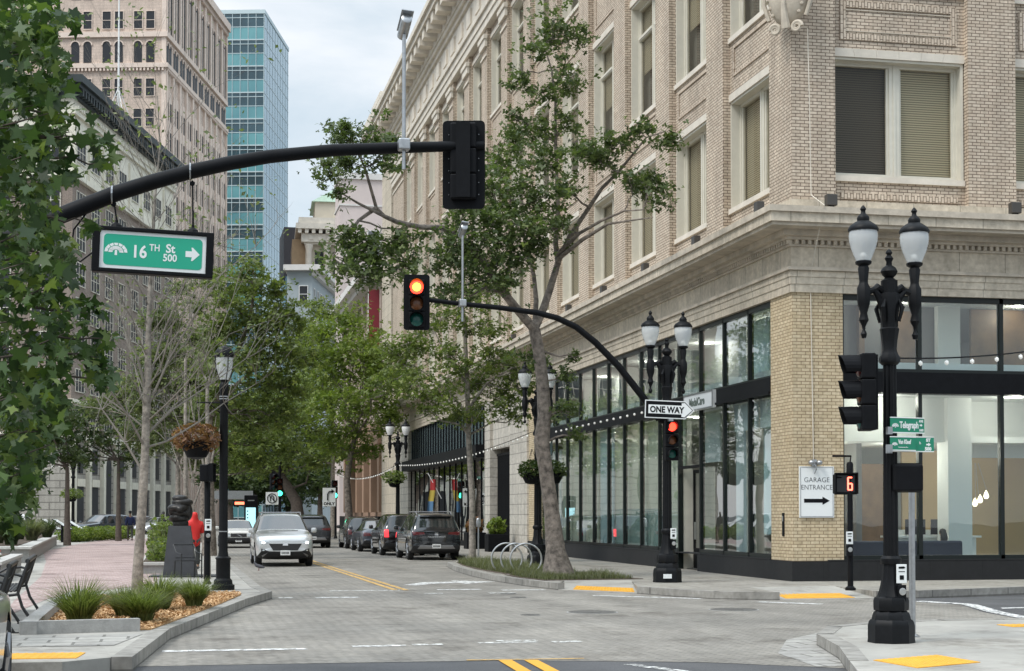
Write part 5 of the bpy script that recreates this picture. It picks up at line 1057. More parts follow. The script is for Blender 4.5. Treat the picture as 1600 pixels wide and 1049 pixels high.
# pigeon
PG=empty('pigeon',(2.39,49.3,0),R(60),'small dark pigeon on the road by the silver SUV','bird')
def skin_mesh(name,nodes,edges,mat,parent=None,sub=2,loc=None):
    me=bpy.data.meshes.new(name); bm=bmesh.new(); ly=bm.verts.layers.skin.verify(); vs=[bm.verts.new(n[:3]) for n in nodes]
    for v,n in zip(vs,nodes): v[ly].radius=(n[3],n[4] if len(n)>4 else n[3])
    vs[0][ly].use_root=True
    for a,b in edges: bm.edges.new((vs[a],vs[b]))
    bm.to_mesh(me); bm.free(); o=bpy.data.objects.new(name,me); COL.objects.link(o); s=o.modifiers.new('s','SKIN'); s.use_smooth_shade=True; d=o.modifiers.new('d','SUBSURF'); d.levels=sub; d.render_levels=sub
    dg=bpy.context.evaluated_depsgraph_get(); dg.update(); m2=bpy.data.meshes.new_from_object(o.evaluated_get(dg)); bpy.data.objects.remove(o); m2.name=name; m2.materials.clear(); m2.materials.append(mat)
    m2.polygons.foreach_set('use_smooth',[True]*len(m2.polygons)); o=bpy.data.objects.new(name,m2); return link(o,parent)
skin_mesh('body',[(0,0,.14,.06),(0,.09,.17,.055),(0,.13,.22,.035),(0,.15,.26,.03),(0,.19,.255,.008),(0,-.1,.12,.045),(0,-.2,.10,.02,.012)],[(0,1),(1,2),(2,3),(3,4),(0,5),(5,6)],pm('pigeon_grey',(.06,.06,.07),.8),PG,2); MB().tube([(.025,0,.1),(.025,.01,0),(.025,.05,0)],.006,4).tube([(-.025,0,.1),(-.025,.01,0),(-.025,.05,0)],.006,4).build('leg',M['red_paint'],PG)
# ---------------------------------------------------------------- cars (front towards +y, origin on the ground)
m_tyre=pm('tyre_rubber',(.015,.015,.016),.85); m_rim=pm('alloy_rim',(.45,.45,.46),.3,.9); m_rimd=pm('dark_alloy_rim',(.06,.06,.065),.35,.8)
m_trim=pm('black_plastic_trim',(.022,.022,.024),.6); m_cglass=pm('car_glass',(.018,.024,.026),.04,spec=.9,coat=.6); m_tail=pm('tail_lamp_red',(.095,.008,.009),.15,coat=.8); m_tail_on=emit('tail_lamp_lit',(1,.04,.05),1.3)
m_head=pm('headlamp_glass',(.62,.66,.68),.08,.5,coat=1); m_head_on=emit('headlamp_lit',(1,.97,.9),5); m_plate=pm('licence_plate',(.75,.75,.74),.5); m_chrome=pm('chrome',(.62,.62,.63),.12,1); m_silver_trim=pm('silver_trim',(.34,.34,.35),.35,.7)
SUV=[ # y, bottom, belt z, top z, half width, half width of top
 (2.47,.50,.72,.82,.74,.62),(2.40,.36,.90,.98,.86,.74),(2.2,.24,.98,1.06,.93,.84),(1.6,.22,1.03,1.13,.965,.87),(1.12,.22,1.06,1.17,.975,.87),
 (1.0,.22,1.06,1.21,.975,.85),(.28,.22,1.07,1.68,.975,.70),(.15,.22,1.07,1.72,.975,.70),(-.45,.22,1.08,1.755,.975,.70),(-.55,.22,1.08,1.755,.975,.70),(-1.42,.22,1.10,1.745,.97,.69),(-1.52,.22,1.10,1.74,.97,.69),(-2.05,.24,1.11,1.69,.955,.68),(-2.15,.25,1.11,1.66,.95,.68),(-2.34,.32,1.10,1.20,.93,.76),(-2.42,.36,1.0,1.10,.92,.78),(-2.47,.50,.8,.92,.84,.70)]
SUV_SIDE=(5,7,9,11); SUV_WS=(5,); SUV_RW=(13,)
SED=[(2.38,.45,.58,.66,.70,.60),(2.30,.30,.70,.76,.82,.70),(2.1,.20,.76,.84,.88,.74),(1.5,.18,.84,.93,.905,.77),(1.0,.18,.88,.99,.91,.77),(.9,.18,.88,1.02,.91,.75),(.12,.18,.90,1.38,.91,.56),(.0,.18,.90,1.41,.91,.56),(-.4,.18,.91,1.43,.91,.56),(-.5,.18,.91,1.43,.91,.56),(-1.0,.18,.93,1.40,.905,.55),(-1.1,.18,.93,1.37,.905,.55),(-1.72,.2,.95,1.06,.90,.70),(-1.85,.2,.95,1.05,.89,.72),(-2.2,.26,.93,1.03,.86,.72),(-2.32,.32,.85,.95,.83,.70),(-2.38,.48,.68,.78,.76,.64)]
SED_SIDE=(6,7,9,10) ; SED_WS=(5,); SED_RW=(11,)
BOX=[(2.38,.45,.62,.72,.74,.68),(2.33,.28,.80,.86,.84,.77),(2.1,.22,.84,.91,.86,.79),(1.5,.2,.87,.95,.87,.79),(1.12,.2,.90,.97,.87,.78),(1.02,.2,.90,.99,.87,.77),(.42,.2,.91,1.40,.87,.63),(.3,.2,.91,1.43,.87,.63),(-.3,.2,.92,1.44,.87,.63),(-.4,.2,.92,1.44,.87,.63),(-1.0,.2,.93,1.42,.87,.62),(-1.1,.2,.93,1.40,.87,.62),(-1.5,.2,.94,1.05,.86,.72),(-1.6,.2,.94,1.03,.86,.74),(-2.25,.26,.92,1.0,.85,.74),(-2.33,.32,.85,.92,.83,.72),(-2.38,.48,.68,.78,.76,.66)]
def make_car(name,loc,rz,label,cat,group,stn,side,ws,rw,pmat,L=None,W=1.0,Hs=1.0,wr=.37,wy=(1.48,-1.45),rim=None,front='suv',rear='suv',head_on=False,tail_on=False,rails=None,plate=True,lower=m_trim,mirrors=True):
    e=empty(name,loc,rz,label,cat,group)
    st=[tuple((s[0],s[1]*Hs,s[2]*Hs,s[3]*Hs,s[4]*W,s[5]*W)) for s in stn]
    vs=[];fs=[];ms=[];n=len(st); K=8
    for (y,zb,zs_,zt,wl,wt) in st:
        zm=zb+(zs_-zb)*.5
        prof=[(0,zb),(wl*.82,zb),(wl*.97,zb+.10),(wl*1.0,zm),(wl*.985,zs_-.05),(wl*.965,zs_),(wt,zt-.04),(wt*.82,zt),(0,zt+.015)]
        ring=[(x,y,z) for x,z in prof]+[(-x,y,z) for x,z in prof[-2:0:-1]]; vs+=ring
    k=16
    for i in range(n-1):
        for j in range(k):
            a,b,c,d=i*k+j,i*k+(j+1)%k,(i+1)*k+(j+1)%k,(i+1)*k+j
            fs.append((a,b,c,d)); jj=j if j<8 else 15-j
            m=0
            if jj==5 and i in side: m=1
            if jj in(6,7) and i in ws: m=2
            if jj in(6,7) and i in rw: m=3
            if jj<=1: m=4
            if jj==5 and (i in ws or i in rw): m=1
            ms.append(m)
    fs.append(tuple(range(k))); ms.append(0); fs.append(tuple(range((n-1)*k,n*k))[::-1]); ms.append(0)
    me=bpy.data.meshes.new('shell'); me.from_pydata(vs,[],fs); me.polygons.foreach_set('material_index',ms)
    bm=bmesh.new(); bm.from_mesh(me); bmesh.ops.recalc_face_normals(bm,faces=bm.faces)
    cl=bm.edges.layers.float.new('crease_edge')
    bm.verts.ensure_lookup_table()
    for ed in bm.edges:
        fa=[f.material_index for f in ed.link_faces]
        if len(fa)==2 and fa[0]!=fa[1]: ed[cl]=.75
        a,b=ed.verts[0].index,ed.verts[1].index
        if a//k!=b//k and a%k in (5,11): ed[cl]=max(ed[cl],.45)
    bm.to_mesh(me); bm.free()
    for mt in (pmat,m_cglass,m_cglass,m_cglass,lower): me.materials.append(mt)
    o=bpy.data.objects.new('shell',me); COL.objects.link(o); d=o.modifiers.new('s','SUBSURF'); d.levels=2; d.render_levels=2
    ct=MB()
    for y in wy:
        for s in (-1,1): ct.xf=T(s*(W*.99-.14),y,wr,0,0,PI/2); ct.lathe([(wr+.055,-.26),(wr+.055,.26)],n=28)
    ct.xf=None; cm=bpy.data.meshes.new('cut'); cm.from_pydata(ct.v,[],ct.f)
    bq=bmesh.new(); bq.from_mesh(cm); bmesh.ops.recalc_face_normals(bq,faces=bq.faces); bq.to_mesh(cm); bq.free(); cm.materials.append(m_trim)
    co=bpy.data.objects.new('cut',cm); COL.objects.link(co); bo=o.modifiers.new('b','BOOLEAN'); bo.object=co; bo.operation='DIFFERENCE'; bo.solver='EXACT'; bo.material_mode='TRANSFER'
    dg=bpy.context.evaluated_depsgraph_get(); dg.update(); em=bpy.data.meshes.new_from_object(o.evaluated_get(dg))
    bpy.data.objects.remove(o); bpy.data.objects.remove(co)
    V=[v.co.copy() for v in em.vertices]; F=[tuple(p.vertices) for p in em.polygons]; MI=[p.material_index for p in em.polygons]; mats=[m.name if m else '' for m in em.materials]
    bvh=BVHTree.FromPolygons(V,F)
    groups={'body':MB(),'side_window':MB(),'windshield':MB(),'rear_window':MB(),'lower_trim':MB()}; names=['body','side_window','windshield','rear_window','lower_trim']
    idx={nm:{} for nm in names}; idx2={}
    for f,mi in zip(F,MI):
        nm=names[mi] if mi<5 else 'lower_trim'
        if nm=='side_window': nm='side_window'
        g=groups[nm]; mp=idx[nm]; t=[]
        for v in f:
            if v not in mp: mp[v]=len(g.v); g.v.append(tuple(V[v]))
            t.append(mp[v])
        g.f.append(tuple(t)); g.m.append(0)
    for nm,mt in zip(names,(pmat,m_cglass,m_cglass,m_cglass,lower)):
        if groups[nm].f: groups[nm].build(nm,mt,e,48)
    def hit(x,z,s):  # surface point from front (s=1) or rear (s=-1)
        r=bvh.ray_cast(Vector((x,s*4,z)),Vector((0,-s,0)))
        return r[0].y if r[0] is not None else None
    def hits(y,z,s):
        r=bvh.ray_cast(Vector((s*3,y,z)),Vector((-s,0,0))); return r[0].x if r[0] is not None else None
    def patch(nm,mat,c4,s,off=.012,nx=8,nz=5,par=None,thick=.03):
        "panel lying on the front (s=1) or rear (s=-1), corners in x,z"
        mb=MB(); g=[[None]*(nz+1) for _ in range(nx+1)]
        for i in range(nx+1):
            for j in range(nz+1):
                u=i/nx;v=j/nz; x=(c4[0][0]*(1-u)+c4[1][0]*u)*(1-v)+(c4[3][0]*(1-u)+c4[2][0]*u)*v; z=(c4[0][1]*(1-u)+c4[1][1]*u)*(1-v)+(c4[3][1]*(1-u)+c4[2][1]*u)*v
                z*=Hs; x*=W; y=hit(x,z,s)
                g[i][j]=None if y is None else (x,y+s*off,z)
        for i in range(nx):
            for j in range(nz):
                q=[g[i][j],g[i+1][j],g[i+1][j+1],g[i][j+1]]
                if all(q):
                    b=[(p[0],p[1]-s*thick,p[2]) for p in q]; mb.add(q+b,[(0,1,2,3),(7,6,5,4),(0,4,5,1),(1,5,6,2),(2,6,7,3),(3,7,4,0)])
        if not mb.f: return None
        return mb.build(nm,mat,par or e,30)
    # wheels
    for y in wy:
        for s in (-1,1):
            wq=MB(T(0,0,0,0,0,s*PI/2)); wq.lathe([(wr*.66,-.10),(wr*.9,-.115),(wr,-.07),(wr,.07),(wr*.9,.115),(wr*.66,.10)],n=28)
            wh=empty('wheel',(s*(W*.955-.115),y,wr)); link_parent(wh,e); wq.build('tyre',m_tyre,wh,30)
            rq=MB(T(0,0,0,0,0,s*PI/2)); rq.lathe([(wr*.67,.075),(wr*.67,.10),(wr*.61,.102),(wr*.59,.04),(wr*.1,.05),(.001,.05)],n=24)
            for j in range(5): a=2*PI*j/5+.3; rq.tube([(.0,0,.085),(wr*.62*math.cos(a),wr*.62*math.sin(a),.095)],[.05,.035],6)
            rq.build('rim',rim or m_rim,wh,30)
    fz=1.0
    for s in (-1,1):
        y=1.0 if stn is SUV else .85; zz=(1.12 if stn is SUV else .98)*Hs
        if mirrors: mb=MB(); mb.bbox(*(sorted((s*W*.955,s*W*1.14))),y-.10,y+.06,zz-.02,zz+.15,.045); mb.build('mirror',pmat,e,True)
        for yy in (.0,-.95): 
            x=hits(yy,.98*Hs if stn is SUV else .82*Hs,s)
            if x: zz2=(.98 if stn is SUV else .82)*Hs; MB().bbox(min(x,x+s*.025),max(x,x+s*.025),yy-.12,yy+.08,zz2-.015,zz2+.015,.008).build('door_handle',pmat,e)
        if rails:
            ry=[1.0,.98] ; zt=1.755*Hs
            MB().tube([(s*.66*W,.15,zt-.06),(s*.66*W,.0,zt+.035),(s*.65*W,-1.6,zt+.035),(s*.64*W,-1.95,zt-.08)],.022,6).build('roof_rail',rails,e,True)
    if rails: 
        q=MB()
        for yy in (-.3,-1.3): q.tube([(-.65*W,yy,1.79*Hs),(.65*W,yy,1.79*Hs)],.018,6)
        q.build('crossbar',rails,e)
    hm=m_head
    if front=='suv':
        patch('grille',m_trim,[(-.40,.54),(.40,.54),(.54,.76),(-.54,.76)],1); patch('lower_grille',m_trim,[(-.66,.27),(.66,.27),(.60,.42),(-.60,.42)],1,.008)
        patch('bumper_trim',m_silver_trim,[(-.74,.30),(-.60,.44),(-.55,.47),(-.76,.38)],1,.016)
        patch('bumper_trim',m_silver_trim,[(.74,.30),(.60,.44),(.55,.47),(.76,.38)],1,.016)
        for s in (-1,1):
            h=patch('headlight',hm,[(s*.50,.80),(s*.80,.74),(s*.84,.90),(s*.62,.86)],1,.010)
            if h and head_on: patch('lit_bulb',m_head_on,[(s*.66,.775),(s*.75,.765),(s*.76,.82),(s*.68,.83)],1,.02,4,3,h)
            f=patch('fog_light',m_trim,[(s*.60,.50),(s*.78,.48),(s*.79,.60),(s*.66,.58)],1,.008); patch('lamp',m_head,[(s*.67,.525),(s*.74,.52),(s*.74,.565),(s*.68,.565)],1,.016,3,2,f)
        patch('emblem',m_chrome,[(-.09,.70),(.09,.70),(.07,.78),(-.07,.78)],1,.022,4,3)
        patch('wiper',m_trim,[(-.5,1.165),(.3,1.15),(.3,1.165),(-.5,1.185)],1,.012,6,1)
    elif front=='box':
        patch('grille',m_trim,[(-.40,.58),(.40,.58),(.40,.76),(-.40,.76)],1,.014); patch('emblem',m_chrome,[(-.16,.60),(-.12,.60),(.16,.74),(.12,.74)],1,.024,4,3); patch('bumper',m_trim,[(-.84,.30),(.84,.30),(.84,.54),(-.84,.54)],1,.05,16,4)
        for s in (-1,1): patch('headlight',hm,[(s*.43,.58),(s*.70,.58),(s*.70,.76),(s*.43,.76)],1,.016); patch('turn_light',pm('amber_lens',(.5,.2,.04),.2),[(s*.71,.58),(s*.82,.58),(s*.82,.76),(s*.71,.76)],1,.016)
    else:
        patch('grille',m_trim,[(-.42,.36),(.42,.36),(.5,.58),(-.5,.58)],1)
        for s in (-1,1): patch('headlight',hm,[(s*.46,.60),(s*.76,.58),(s*.80,.72),(s*.56,.70)],1,.010)
        patch('emblem',m_chrome,[(-.07,.60),(.07,.60),(.06,.66),(-.06,.66)],1,.016,3,2)
    def lamp(c,nm='taillight'): return patch(nm,m_tail_on if tail_on else m_tail,c,-1,.012,6,4)
    if rear=='suv':
        for s in (-1,1): lamp([(s*.42,.96),(s*.86,.92),(s*.90,1.06),(s*.46,1.03)])
        patch('bumper_trim',m_silver_trim,[(-.70,.42),(.70,.42),(.60,.56),(-.60,.56)],-1,.03,14,3); patch('bumper_lower',m_trim,[(-.66,.30),(.66,.30),(.72,.41),(-.72,.41)],-1,.02,12,2)
        patch('spoiler',pmat,[(-.58,1.61),(.58,1.61),(.56,1.68),(-.56,1.68)],-1,.12,10,2,None,.14); patch('door_seam',m_trim,[(-.7,.65),(.7,.65),(.7,.662),(-.7,.662)],-1,.004,12,1)
        y=hit(0,.88*Hs,-1)
        if plate=='name':
            q=MB(); text_mb(q,'PATHFINDER',.075,T(0,0,0,PI),align='CENTER',bold=.004,sx=1.55); q.build('lettering',m_chrome,e,loc=(0,y-.012,.84*Hs)); patch('emblem',m_chrome,[(-.07,.92),(.07,.92),(.06,1.02),(-.06,1.02)],-1,.02,4,3)
        pz=.52*Hs
    elif rear=='tall':
        for s in (-1,1): lamp([(s*.70,.78),(s*.88,.78),(s*.90,1.10),(s*.72,1.10)])
        patch('bumper_trim',m_trim,[(-.8,.36),(.8,.36),(.8,.55),(-.8,.55)],-1,.04,14,3); pz=.66*Hs
    else:
        for s in (-1,1): lamp([(s*.46,.72),(s*.82,.70),(s*.83,.88),(s*.50,.86)])
        patch('bumper_lower',m_trim,[(-.66,.26),(.66,.26),(.70,.36),(-.70,.36)],-1,.02,12,2); pz=.62*Hs
    for s in (1,-1):
        zz=(.46 if front=='suv' else .40)*Hs if s==1 else pz
        y=hit(0,zz,s)
        if y is None: continue
        p=MB().bbox(-.16,.16,min(y+s*.03,y+s*.055),max(y+s*.03,y+s*.055),zz-.08,zz+.08,.006).build('license_plate',m_plate,e)
        q=MB(T(0,y+s*.056,zz,PI if s==1 else 0)); 
        for j in range(6): q.box(-.125+.043*j,-.10+.043*j,-.003,.0,-.035,.035)
        q.build('plate_characters',m_trim,p)
    return e
silver=pm('silver_car_paint',(.60,.61,.61),.28,.5,coat=.9); silver2=pm('pale_silver_paint',(.52,.53,.54),.3,.4,coat=.9); blackp=pm('black_car_paint',(.006,.007,.009),.12,coat=1); greyp=pm('steel_grey_paint',(.075,.085,.105),.28,.5,coat=.9); darkp=pm('charcoal_car_paint',(.022,.022,.025),.22,coat=.9); maroon=pm('black_cherry_paint',(.010,.006,.007),.14,coat=1); whitep=pm('white_car_paint',(.66,.66,.65),.25,coat=.9); cream_p=pm('aged_white_paint',(.60,.59,.55),.35,coat=.6); bluegrey=pm('slate_car_paint',(.06,.075,.09),.28,.4,coat=.9)
S3=dict(stn=SUV,side=SUV_SIDE,ws=SUV_WS,rw=SUV_RW); S4=dict(stn=SED,side=SED_SIDE,ws=SED_WS,rw=SED_RW); S5=dict(stn=BOX,side=(6,8,10),ws=(5,),rw=(11,))
make_car('car',(3.42,55.4,0),PI,'silver SUV with lit headlights driving towards the crossing','car','cars on the street',pmat=silver,head_on=True,rails=m_silver_trim,wr=.385,**S3)
make_car('car',(3.0,85.6,0),PI,'old boxy white sedan waiting behind the silver SUV','car','cars on the street',pmat=cream_p,front='box',rear='sedan',wr=.32,**S5)
make_car('car',(6.75,85.0,0),0,'dark SUV driving away, partly hidden behind the silver SUV','car','cars on the street',pmat=darkp,rear='suv',Hs=.98,wr=.385,tail_on=False,**S3)
make_car('car',(9.45,61.8,0),0,'black SUV with roof rails and silver rear bumper, nearest in the parked row','car','cars parked along the right kerb',pmat=blackp,rails=m_silver_trim,rear='suv',plate='name',wr=.39,rim=m_rim,Hs=1.02,W=1.02,**S3)
make_car('car',(9.25,68.7,0),0,'black cherry SUV with bright red tall tail light, second in the parked row','car','cars parked along the right kerb',pmat=maroon,rear='tall',tail_on=True,wr=.39,Hs=1.0,**S3)
make_car('car',(9.1,75.8,0),0,'steel grey sedan, third in the parked row','car','cars parked along the right kerb',pmat=greyp,front='sedan',rear='sedan',wr=.33,Hs=1.03,**S4)
make_car('car',(9.15,82.6,0),0,'charcoal compact car, farthest in the parked row','car','cars parked along the right kerb',pmat=darkp,rear='tall',wr=.35,Hs=.92,W=.96,**S3)
make_car('car',(-9.9,103.5,0),-PI/2-GR+R(10),'white SUV with lit roof bar behind the spiky plants at the left edge','car','cars on the left avenue',pmat=whitep,wr=.38,Hs=1.05,**S3)
make_car('car',(-5.6,121,0),PI+GR-R(28),'slate SUV with dark windshield left of the person in the blue jacket','car','cars on the left avenue',pmat=bluegrey,wr=.38,**S3)
make_car('car',(-1.9,131,0),PI+GR-R(18),'pale silver sedan behind the bust statue on the left avenue','car','cars on the left avenue',pmat=silver2,front='sedan',rear='sedan',wr=.34,Hs=1.06,**S4)
make_car('car',(-4.0,134,0),PI+GR-R(20),'dark car between the slate SUV and the pale silver sedan','car','cars on the left avenue',pmat=darkp,wr=.36,Hs=.95,**S3)
make_car('car',(-2.52,14.25,0),R(0),'silver grey car cut off at the lower left edge','car','cars on the street',pmat=silver,front='suv',mirrors=False,wr=.37,Hs=.92,**S3)
# ---------------------------------------------------------------- people
skin_=pm('skin',(.30,.18,.12),.6); hair_=pm('dark_hair',(.015,.012,.010),.6)
def person(loc,rz,label,top,legs,h=1.75,stride=.15,arm=((.0,.0),(.0,.0)),hood=False,coat=0.0,hair=True,sit=False,cap=False):
    e=empty('person',loc,rz,label,'person',None,h/1.75)
    f=stride
    if sit:
        hip=.50; knees=[(-.11,.42,.52),(.11,.42,.52)]; feet=[(-.11,.45,.08),(.11,.45,.08)]
    else:
        hip=.93; knees=[(-.09,f*.7,.50),(.09,-f*.4,.50)]; feet=[(-.09,f*1.1,.07),(.09,-f*1.1,.09)]
    z0=hip
    B_=[(0,0,z0,.10,.08),(0,.0,z0+.25,.10,.07),(0,-.01,z0+.45,.115,.075),(0,0,z0+.58,.055,.055),(0,.01,z0+.66,.06,.065),(0,.02,z0+.74,.075,.092),(0,.01,z0+.80,.055,.06)]
    E_=[(0,1),(1,2),(2,3),(3,4),(4,5),(5,6)]
    n=len(B_)
    for s,(sw,bd) in zip((-1,1),arm):
        B_+=[(s*.19,-.01,z0+.46,.055,.05),(s*.24,-.03+sw*.4,z0+.20,.042,.042),(s*.24,.04+sw,z0-.02+bd,.034,.034),(s*.235,.07+sw*1.1,z0-.10+bd,.036,.022)]
        E_+=[(2,n),(n,n+1),(n+1,n+2),(n+2,n+3)]; n+=4
    for s,k,ft in zip((-1,1),knees,feet):
        B_+=[(s*.09,0 if not sit else .06,z0-.05,.085,.085),(*k,.058,.058),(*ft,.04,.04),(ft[0],ft[1]+.14,.04,.038,.03)]
        E_+=[(0,n),(n,n+1),(n+1,n+2),(n+2,n+3)]; n+=4
    body=skin_mesh('body',B_,E_,skin_,e,2)
    # five fingers on each hand
    fg=MB()
    for s,(sw,bd) in zip((-1,1),arm):
        hx,hy,hz=s*.235,.07+sw*1.1,z0-.10+bd
        for j in range(4): fg.tube([(hx,hy-.03+.02*j,hz-.02),(hx-s*.01,hy-.03+.021*j,hz-.07-.008*(j in(1,2))),(hx-s*.03,hy-.028+.021*j,hz-.10-.01*(j in(1,2)))],[.010,.009,.007],6)
        fg.tube([(hx,hy+.03,hz+.01),(hx-s*.03,hy+.055,hz-.03),(hx-s*.04,hy+.05,hz-.06)],[.011,.010,.008],6)
    fg.build('fingers',skin_,body,True)
    fc=MB(); hz=z0+.74
    fc.lathe([(.012,0),(.02,.02),(.006,.06)],(0,.112,hz-.035),6); 
    for s in (-1,1): fc.ico((s*.077,.02,hz),(.012,.025,.035),1)
    fc.build('nose_and_ears',skin_,body,True)
    fe=MB(); [fe.ico((s*.032,.098,hz+.008),(.012,.01,.008),1) for s in (-1,1)]; fe.box(-.025,.025,.098,.106,hz-.068,hz-.060); fe.build('eyes_and_mouth',hair_,body)
    J=[(0,0,z0-.06-coat,.185+coat*.1,.15+coat*.08),(0,0,z0+.22,.175,.14),(0,-.01,z0+.44,.20,.15),(0,0,z0+.56,.10,.10)]; JE=[(0,1),(1,2),(2,3)]; n=4
    for s,(sw,bd) in zip((-1,1),arm):
        J+=[(s*.20,-.01,z0+.45,.09,.085),(s*.25,-.03+sw*.4,z0+.19,.078,.078),(s*.245,.03+sw*.95,z0+.0+bd,.065,.065)]; JE+=[(2,n),(n,n+1),(n+1,n+2)]; n+=3
    if hood: J+=[(0,-.03,z0+.70,.10,.115),(0,-.02,z0+.80,.085,.09)]; JE+=[(3,n),(n,n+1)]
    skin_mesh('jacket',J,JE,top,e,2)
    Q=[(0,0,z0+.02,.15,.12)];QE=[];n=1
    for s,k,ft in zip((-1,1),knees,feet):
        Q+=[(s*.09,0 if not sit else .06,z0-.06,.10,.10),(k[0],k[1],k[2],.075,.078),(ft[0],ft[1],ft[2]+.05,.06,.065)]; QE+=[(0,n),(n,n+1),(n+1,n+2)]; n+=3
    skin_mesh('trousers',Q,QE,legs,e,2)
    sh=MB(); [sh.ico((ft[0],ft[1]+.06,ft[2]-.02),(.055,.14,.05),2) for ft in feet]; sh.build('shoes',m_trim,e,True)
    if hair and not hood: 
        q=MB(); q.ico((0,.0,z0+.775),(.088,.10,.085),2)
        if hair=='long': q.ico((0,-.07,z0+.62),(.10,.06,.19),2)
        q.build('hair',hair_,e,True)
    if cap: q=MB(); q.lathe([(.16,z0+.80),(.155,z0+.815),(.092,z0+.82),(.085,z0+.88),(.0,z0+.90)],n=16); q.build('hat',m_trim,e,True)
    return e
navy=pm('navy_jacket',(.018,.028,.085),.85); dkc=pm('dark_trousers',(.03,.032,.03),.9); olive=pm('olive_trousers',(.07,.072,.062),.9); red=pm('red_rain_jacket',(.62,.022,.018),.65,var=(4,.15)); blk=pm('black_coat',(.014,.014,.016),.85); greyc=pm('grey_sweater',(.22,.21,.20),.95)
person((-2.9,99.7,.15),R(10),'person in a dark blue jacket and black hat walking away on the brick plaza',navy,olive,1.74,.2,((.02,.0),(-.05,.0)),cap=True)
person((-.80,84,.15),R(-20),'person in a black coat half hidden behind the pale bare tree trunk',blk,pm('tan_trousers',(.16,.12,.09),.9),1.70,.25,((.1,.1),(-.1,.0)),coat=.25,hair='long')
person((.43,46.2,.15),R(15),'person in a bright red hooded jacket behind the bust statue',red,dkc,1.66,.08,((.12,.25),(.10,.22)),hood=True,coat=.22)
person((XF+4.46,YF+1.35,.05),R(0),'seated person with long dark hair on the sofa inside the window',greyc,dkc,1.7,0,((.1,.15),(.1,.15)),hair='long',sit=True)
# ---------------------------------------------------------------- trees and plants
def wob(p0,p1,n,amp,r):
    P=[]; d=(p1-p0)
    for i in range(n+1):
        t=i/n; P.append(p0+d*t+Vector(r.normal(size=3))*amp*math.sin(PI*t)*d.length)
    return P
def tree(name,base,label,trunk,limbs,clumps,bark,leaf,size,density,seed=1,cat='tree',group=None,shape='clump',twigs=5,flat=.25,shell=.2,z_scale=.8):
    """trunk: list of (point,radius); limbs: lists of (point,radius); clumps: (point,radius,[weight])"""
    r=np.random.default_rng(seed); e=empty(name,tuple(base),0,label,cat,group); X=Matrix.Translation(-Vector(base))
    tb=MB(X); tb.tube([p for p,_ in trunk],[q for _,q in trunk],14); tb.build('trunk',bark,e,True)
    nodes=[(p,q) for p,q in trunk[max(1,len(trunk)//2):]]
    lb=MB(X)
    for l in limbs:
        lb.tube([p for p,_ in l],[q for _,q in l],8); nodes+=l[1:]
    tips=[]
    for c in clumps:
        p,rad=c[0],c[1]
        q=min(nodes,key=lambda a:(a[0]-p).length+(3 if a[0].z>p.z+rad else 0))
        w=wob(q[0],p,5,.05,r); r0=min(q[1]*.6,.02+.012*(p-q[0]).length+.01*rad); lb.tube(w,list(np.linspace(r0,.012,6)),6)
        for k in range(twigs):
            d=Vector(r.normal(size=3)); d.normalize(); a=w[3+k%3]; t_=p+Vector((d.x*rad,d.y*rad,d.z*rad*z_scale))*.95
            lb.tube(wob(a,t_,3,.08,r),[.012+.006*rad,.010,.008,.004],4,0,False)
    lb.build('branches',bark,e,True)
    P=[]
    for c in clumps:
        p,rad=c[0],c[1]; wgt=c[2] if len(c)>2 else 1
        # ragged sprays scattered through every clump, a few strays outside it
        n=int(density*wgt*8.7*rad*rad/size**2)+8; ns=max(7,int(16*rad**.5)); per=max(3,int(n*.82/ns))
        for s in range(ns):
            o=np.array(p)+r.normal(size=3)*np.array([rad,rad,rad*z_scale])*.46; rs=rad*(.14+.24*r.random())
            P.append(o+r.normal(size=(per,3))*rs*np.array([1.1,1.1,.6]))
        P.append(np.array(p)+r.normal(size=(int(n*.18)+1,3))*np.array([rad,rad,rad*z_scale])*.62)
    P=np.concatenate(P)-np.array(base)
    leaf_mesh(P,size,leaf,'crown',e,r,flat,shape); return e
def V3(px,py,Y): return at(px,py,Y)
def rn(seed): return np.random.default_rng(seed)
# -- big leaning sycamore on the right
Yb=38.55; b=Vector((9.18,Yb,.15))
tr_=[(b-Vector((0,0,.1)),.50),(b+Vector((0,0,.12)),.40),(V3(868,860,Yb),.245),(V3(862,800,Yb),.19),(V3(852,730,Yb),.175),(V3(846,690,Yb),.195),(V3(851,650,Yb),.175),(V3(848,600,Yb),.155),(V3(842,550,Yb),.15),(V3(835,515,Yb),.145)]
def lim(seq,Y,r0,r1,dy=0):
    n=len(seq); return [(V3(x,y,Y+dy*i/(n-1)),r0+(r1-r0)*i/(n-1)) for i,(x,y) in enumerate(seq)]
limbs=[lim([(835,515),(805,480),(785,455),(765,425),(745,395),(720,370),(690,356),(655,355),(620,347),(600,338),(588,325),(578,290),(570,262),(560,240)],Yb,.115,.02,-2.5),
 lim([(588,325),(560,345),(545,370),(520,400)],Yb-2,.05,.015,-.5), lim([(600,338),(560,318),(530,300)],Yb-2,.045,.015,-.6),
 lim([(835,515),(850,480),(860,450),(872,410),(868,380),(872,330),(870,280),(868,220),(868,160),(862,110),(850,70)],Yb,.105,.016,1.5),
 lim([(872,410),(890,370),(920,325),(940,295),(965,270),(990,240),(1010,215),(1040,205)],Yb+.3,.07,.015,-1.5),
 lim([(868,400),(905,365),(940,345),(975,330),(1005,328)],Yb+.2,.055,.015,-2.0),
 lim([(872,405),(910,375),(950,350),(985,345),(1020,340)],Yb+.2,.06,.012,-2.8),
 lim([(835,515),(838,470),(834,430),(825,400),(815,350),(800,310),(780,270),(770,230)],Yb,.07,.015,2.0),
 lim([(785,455),(795,420),(800,380),(790,340)],Yb-.4,.06,.02,.8)]
cl=[]
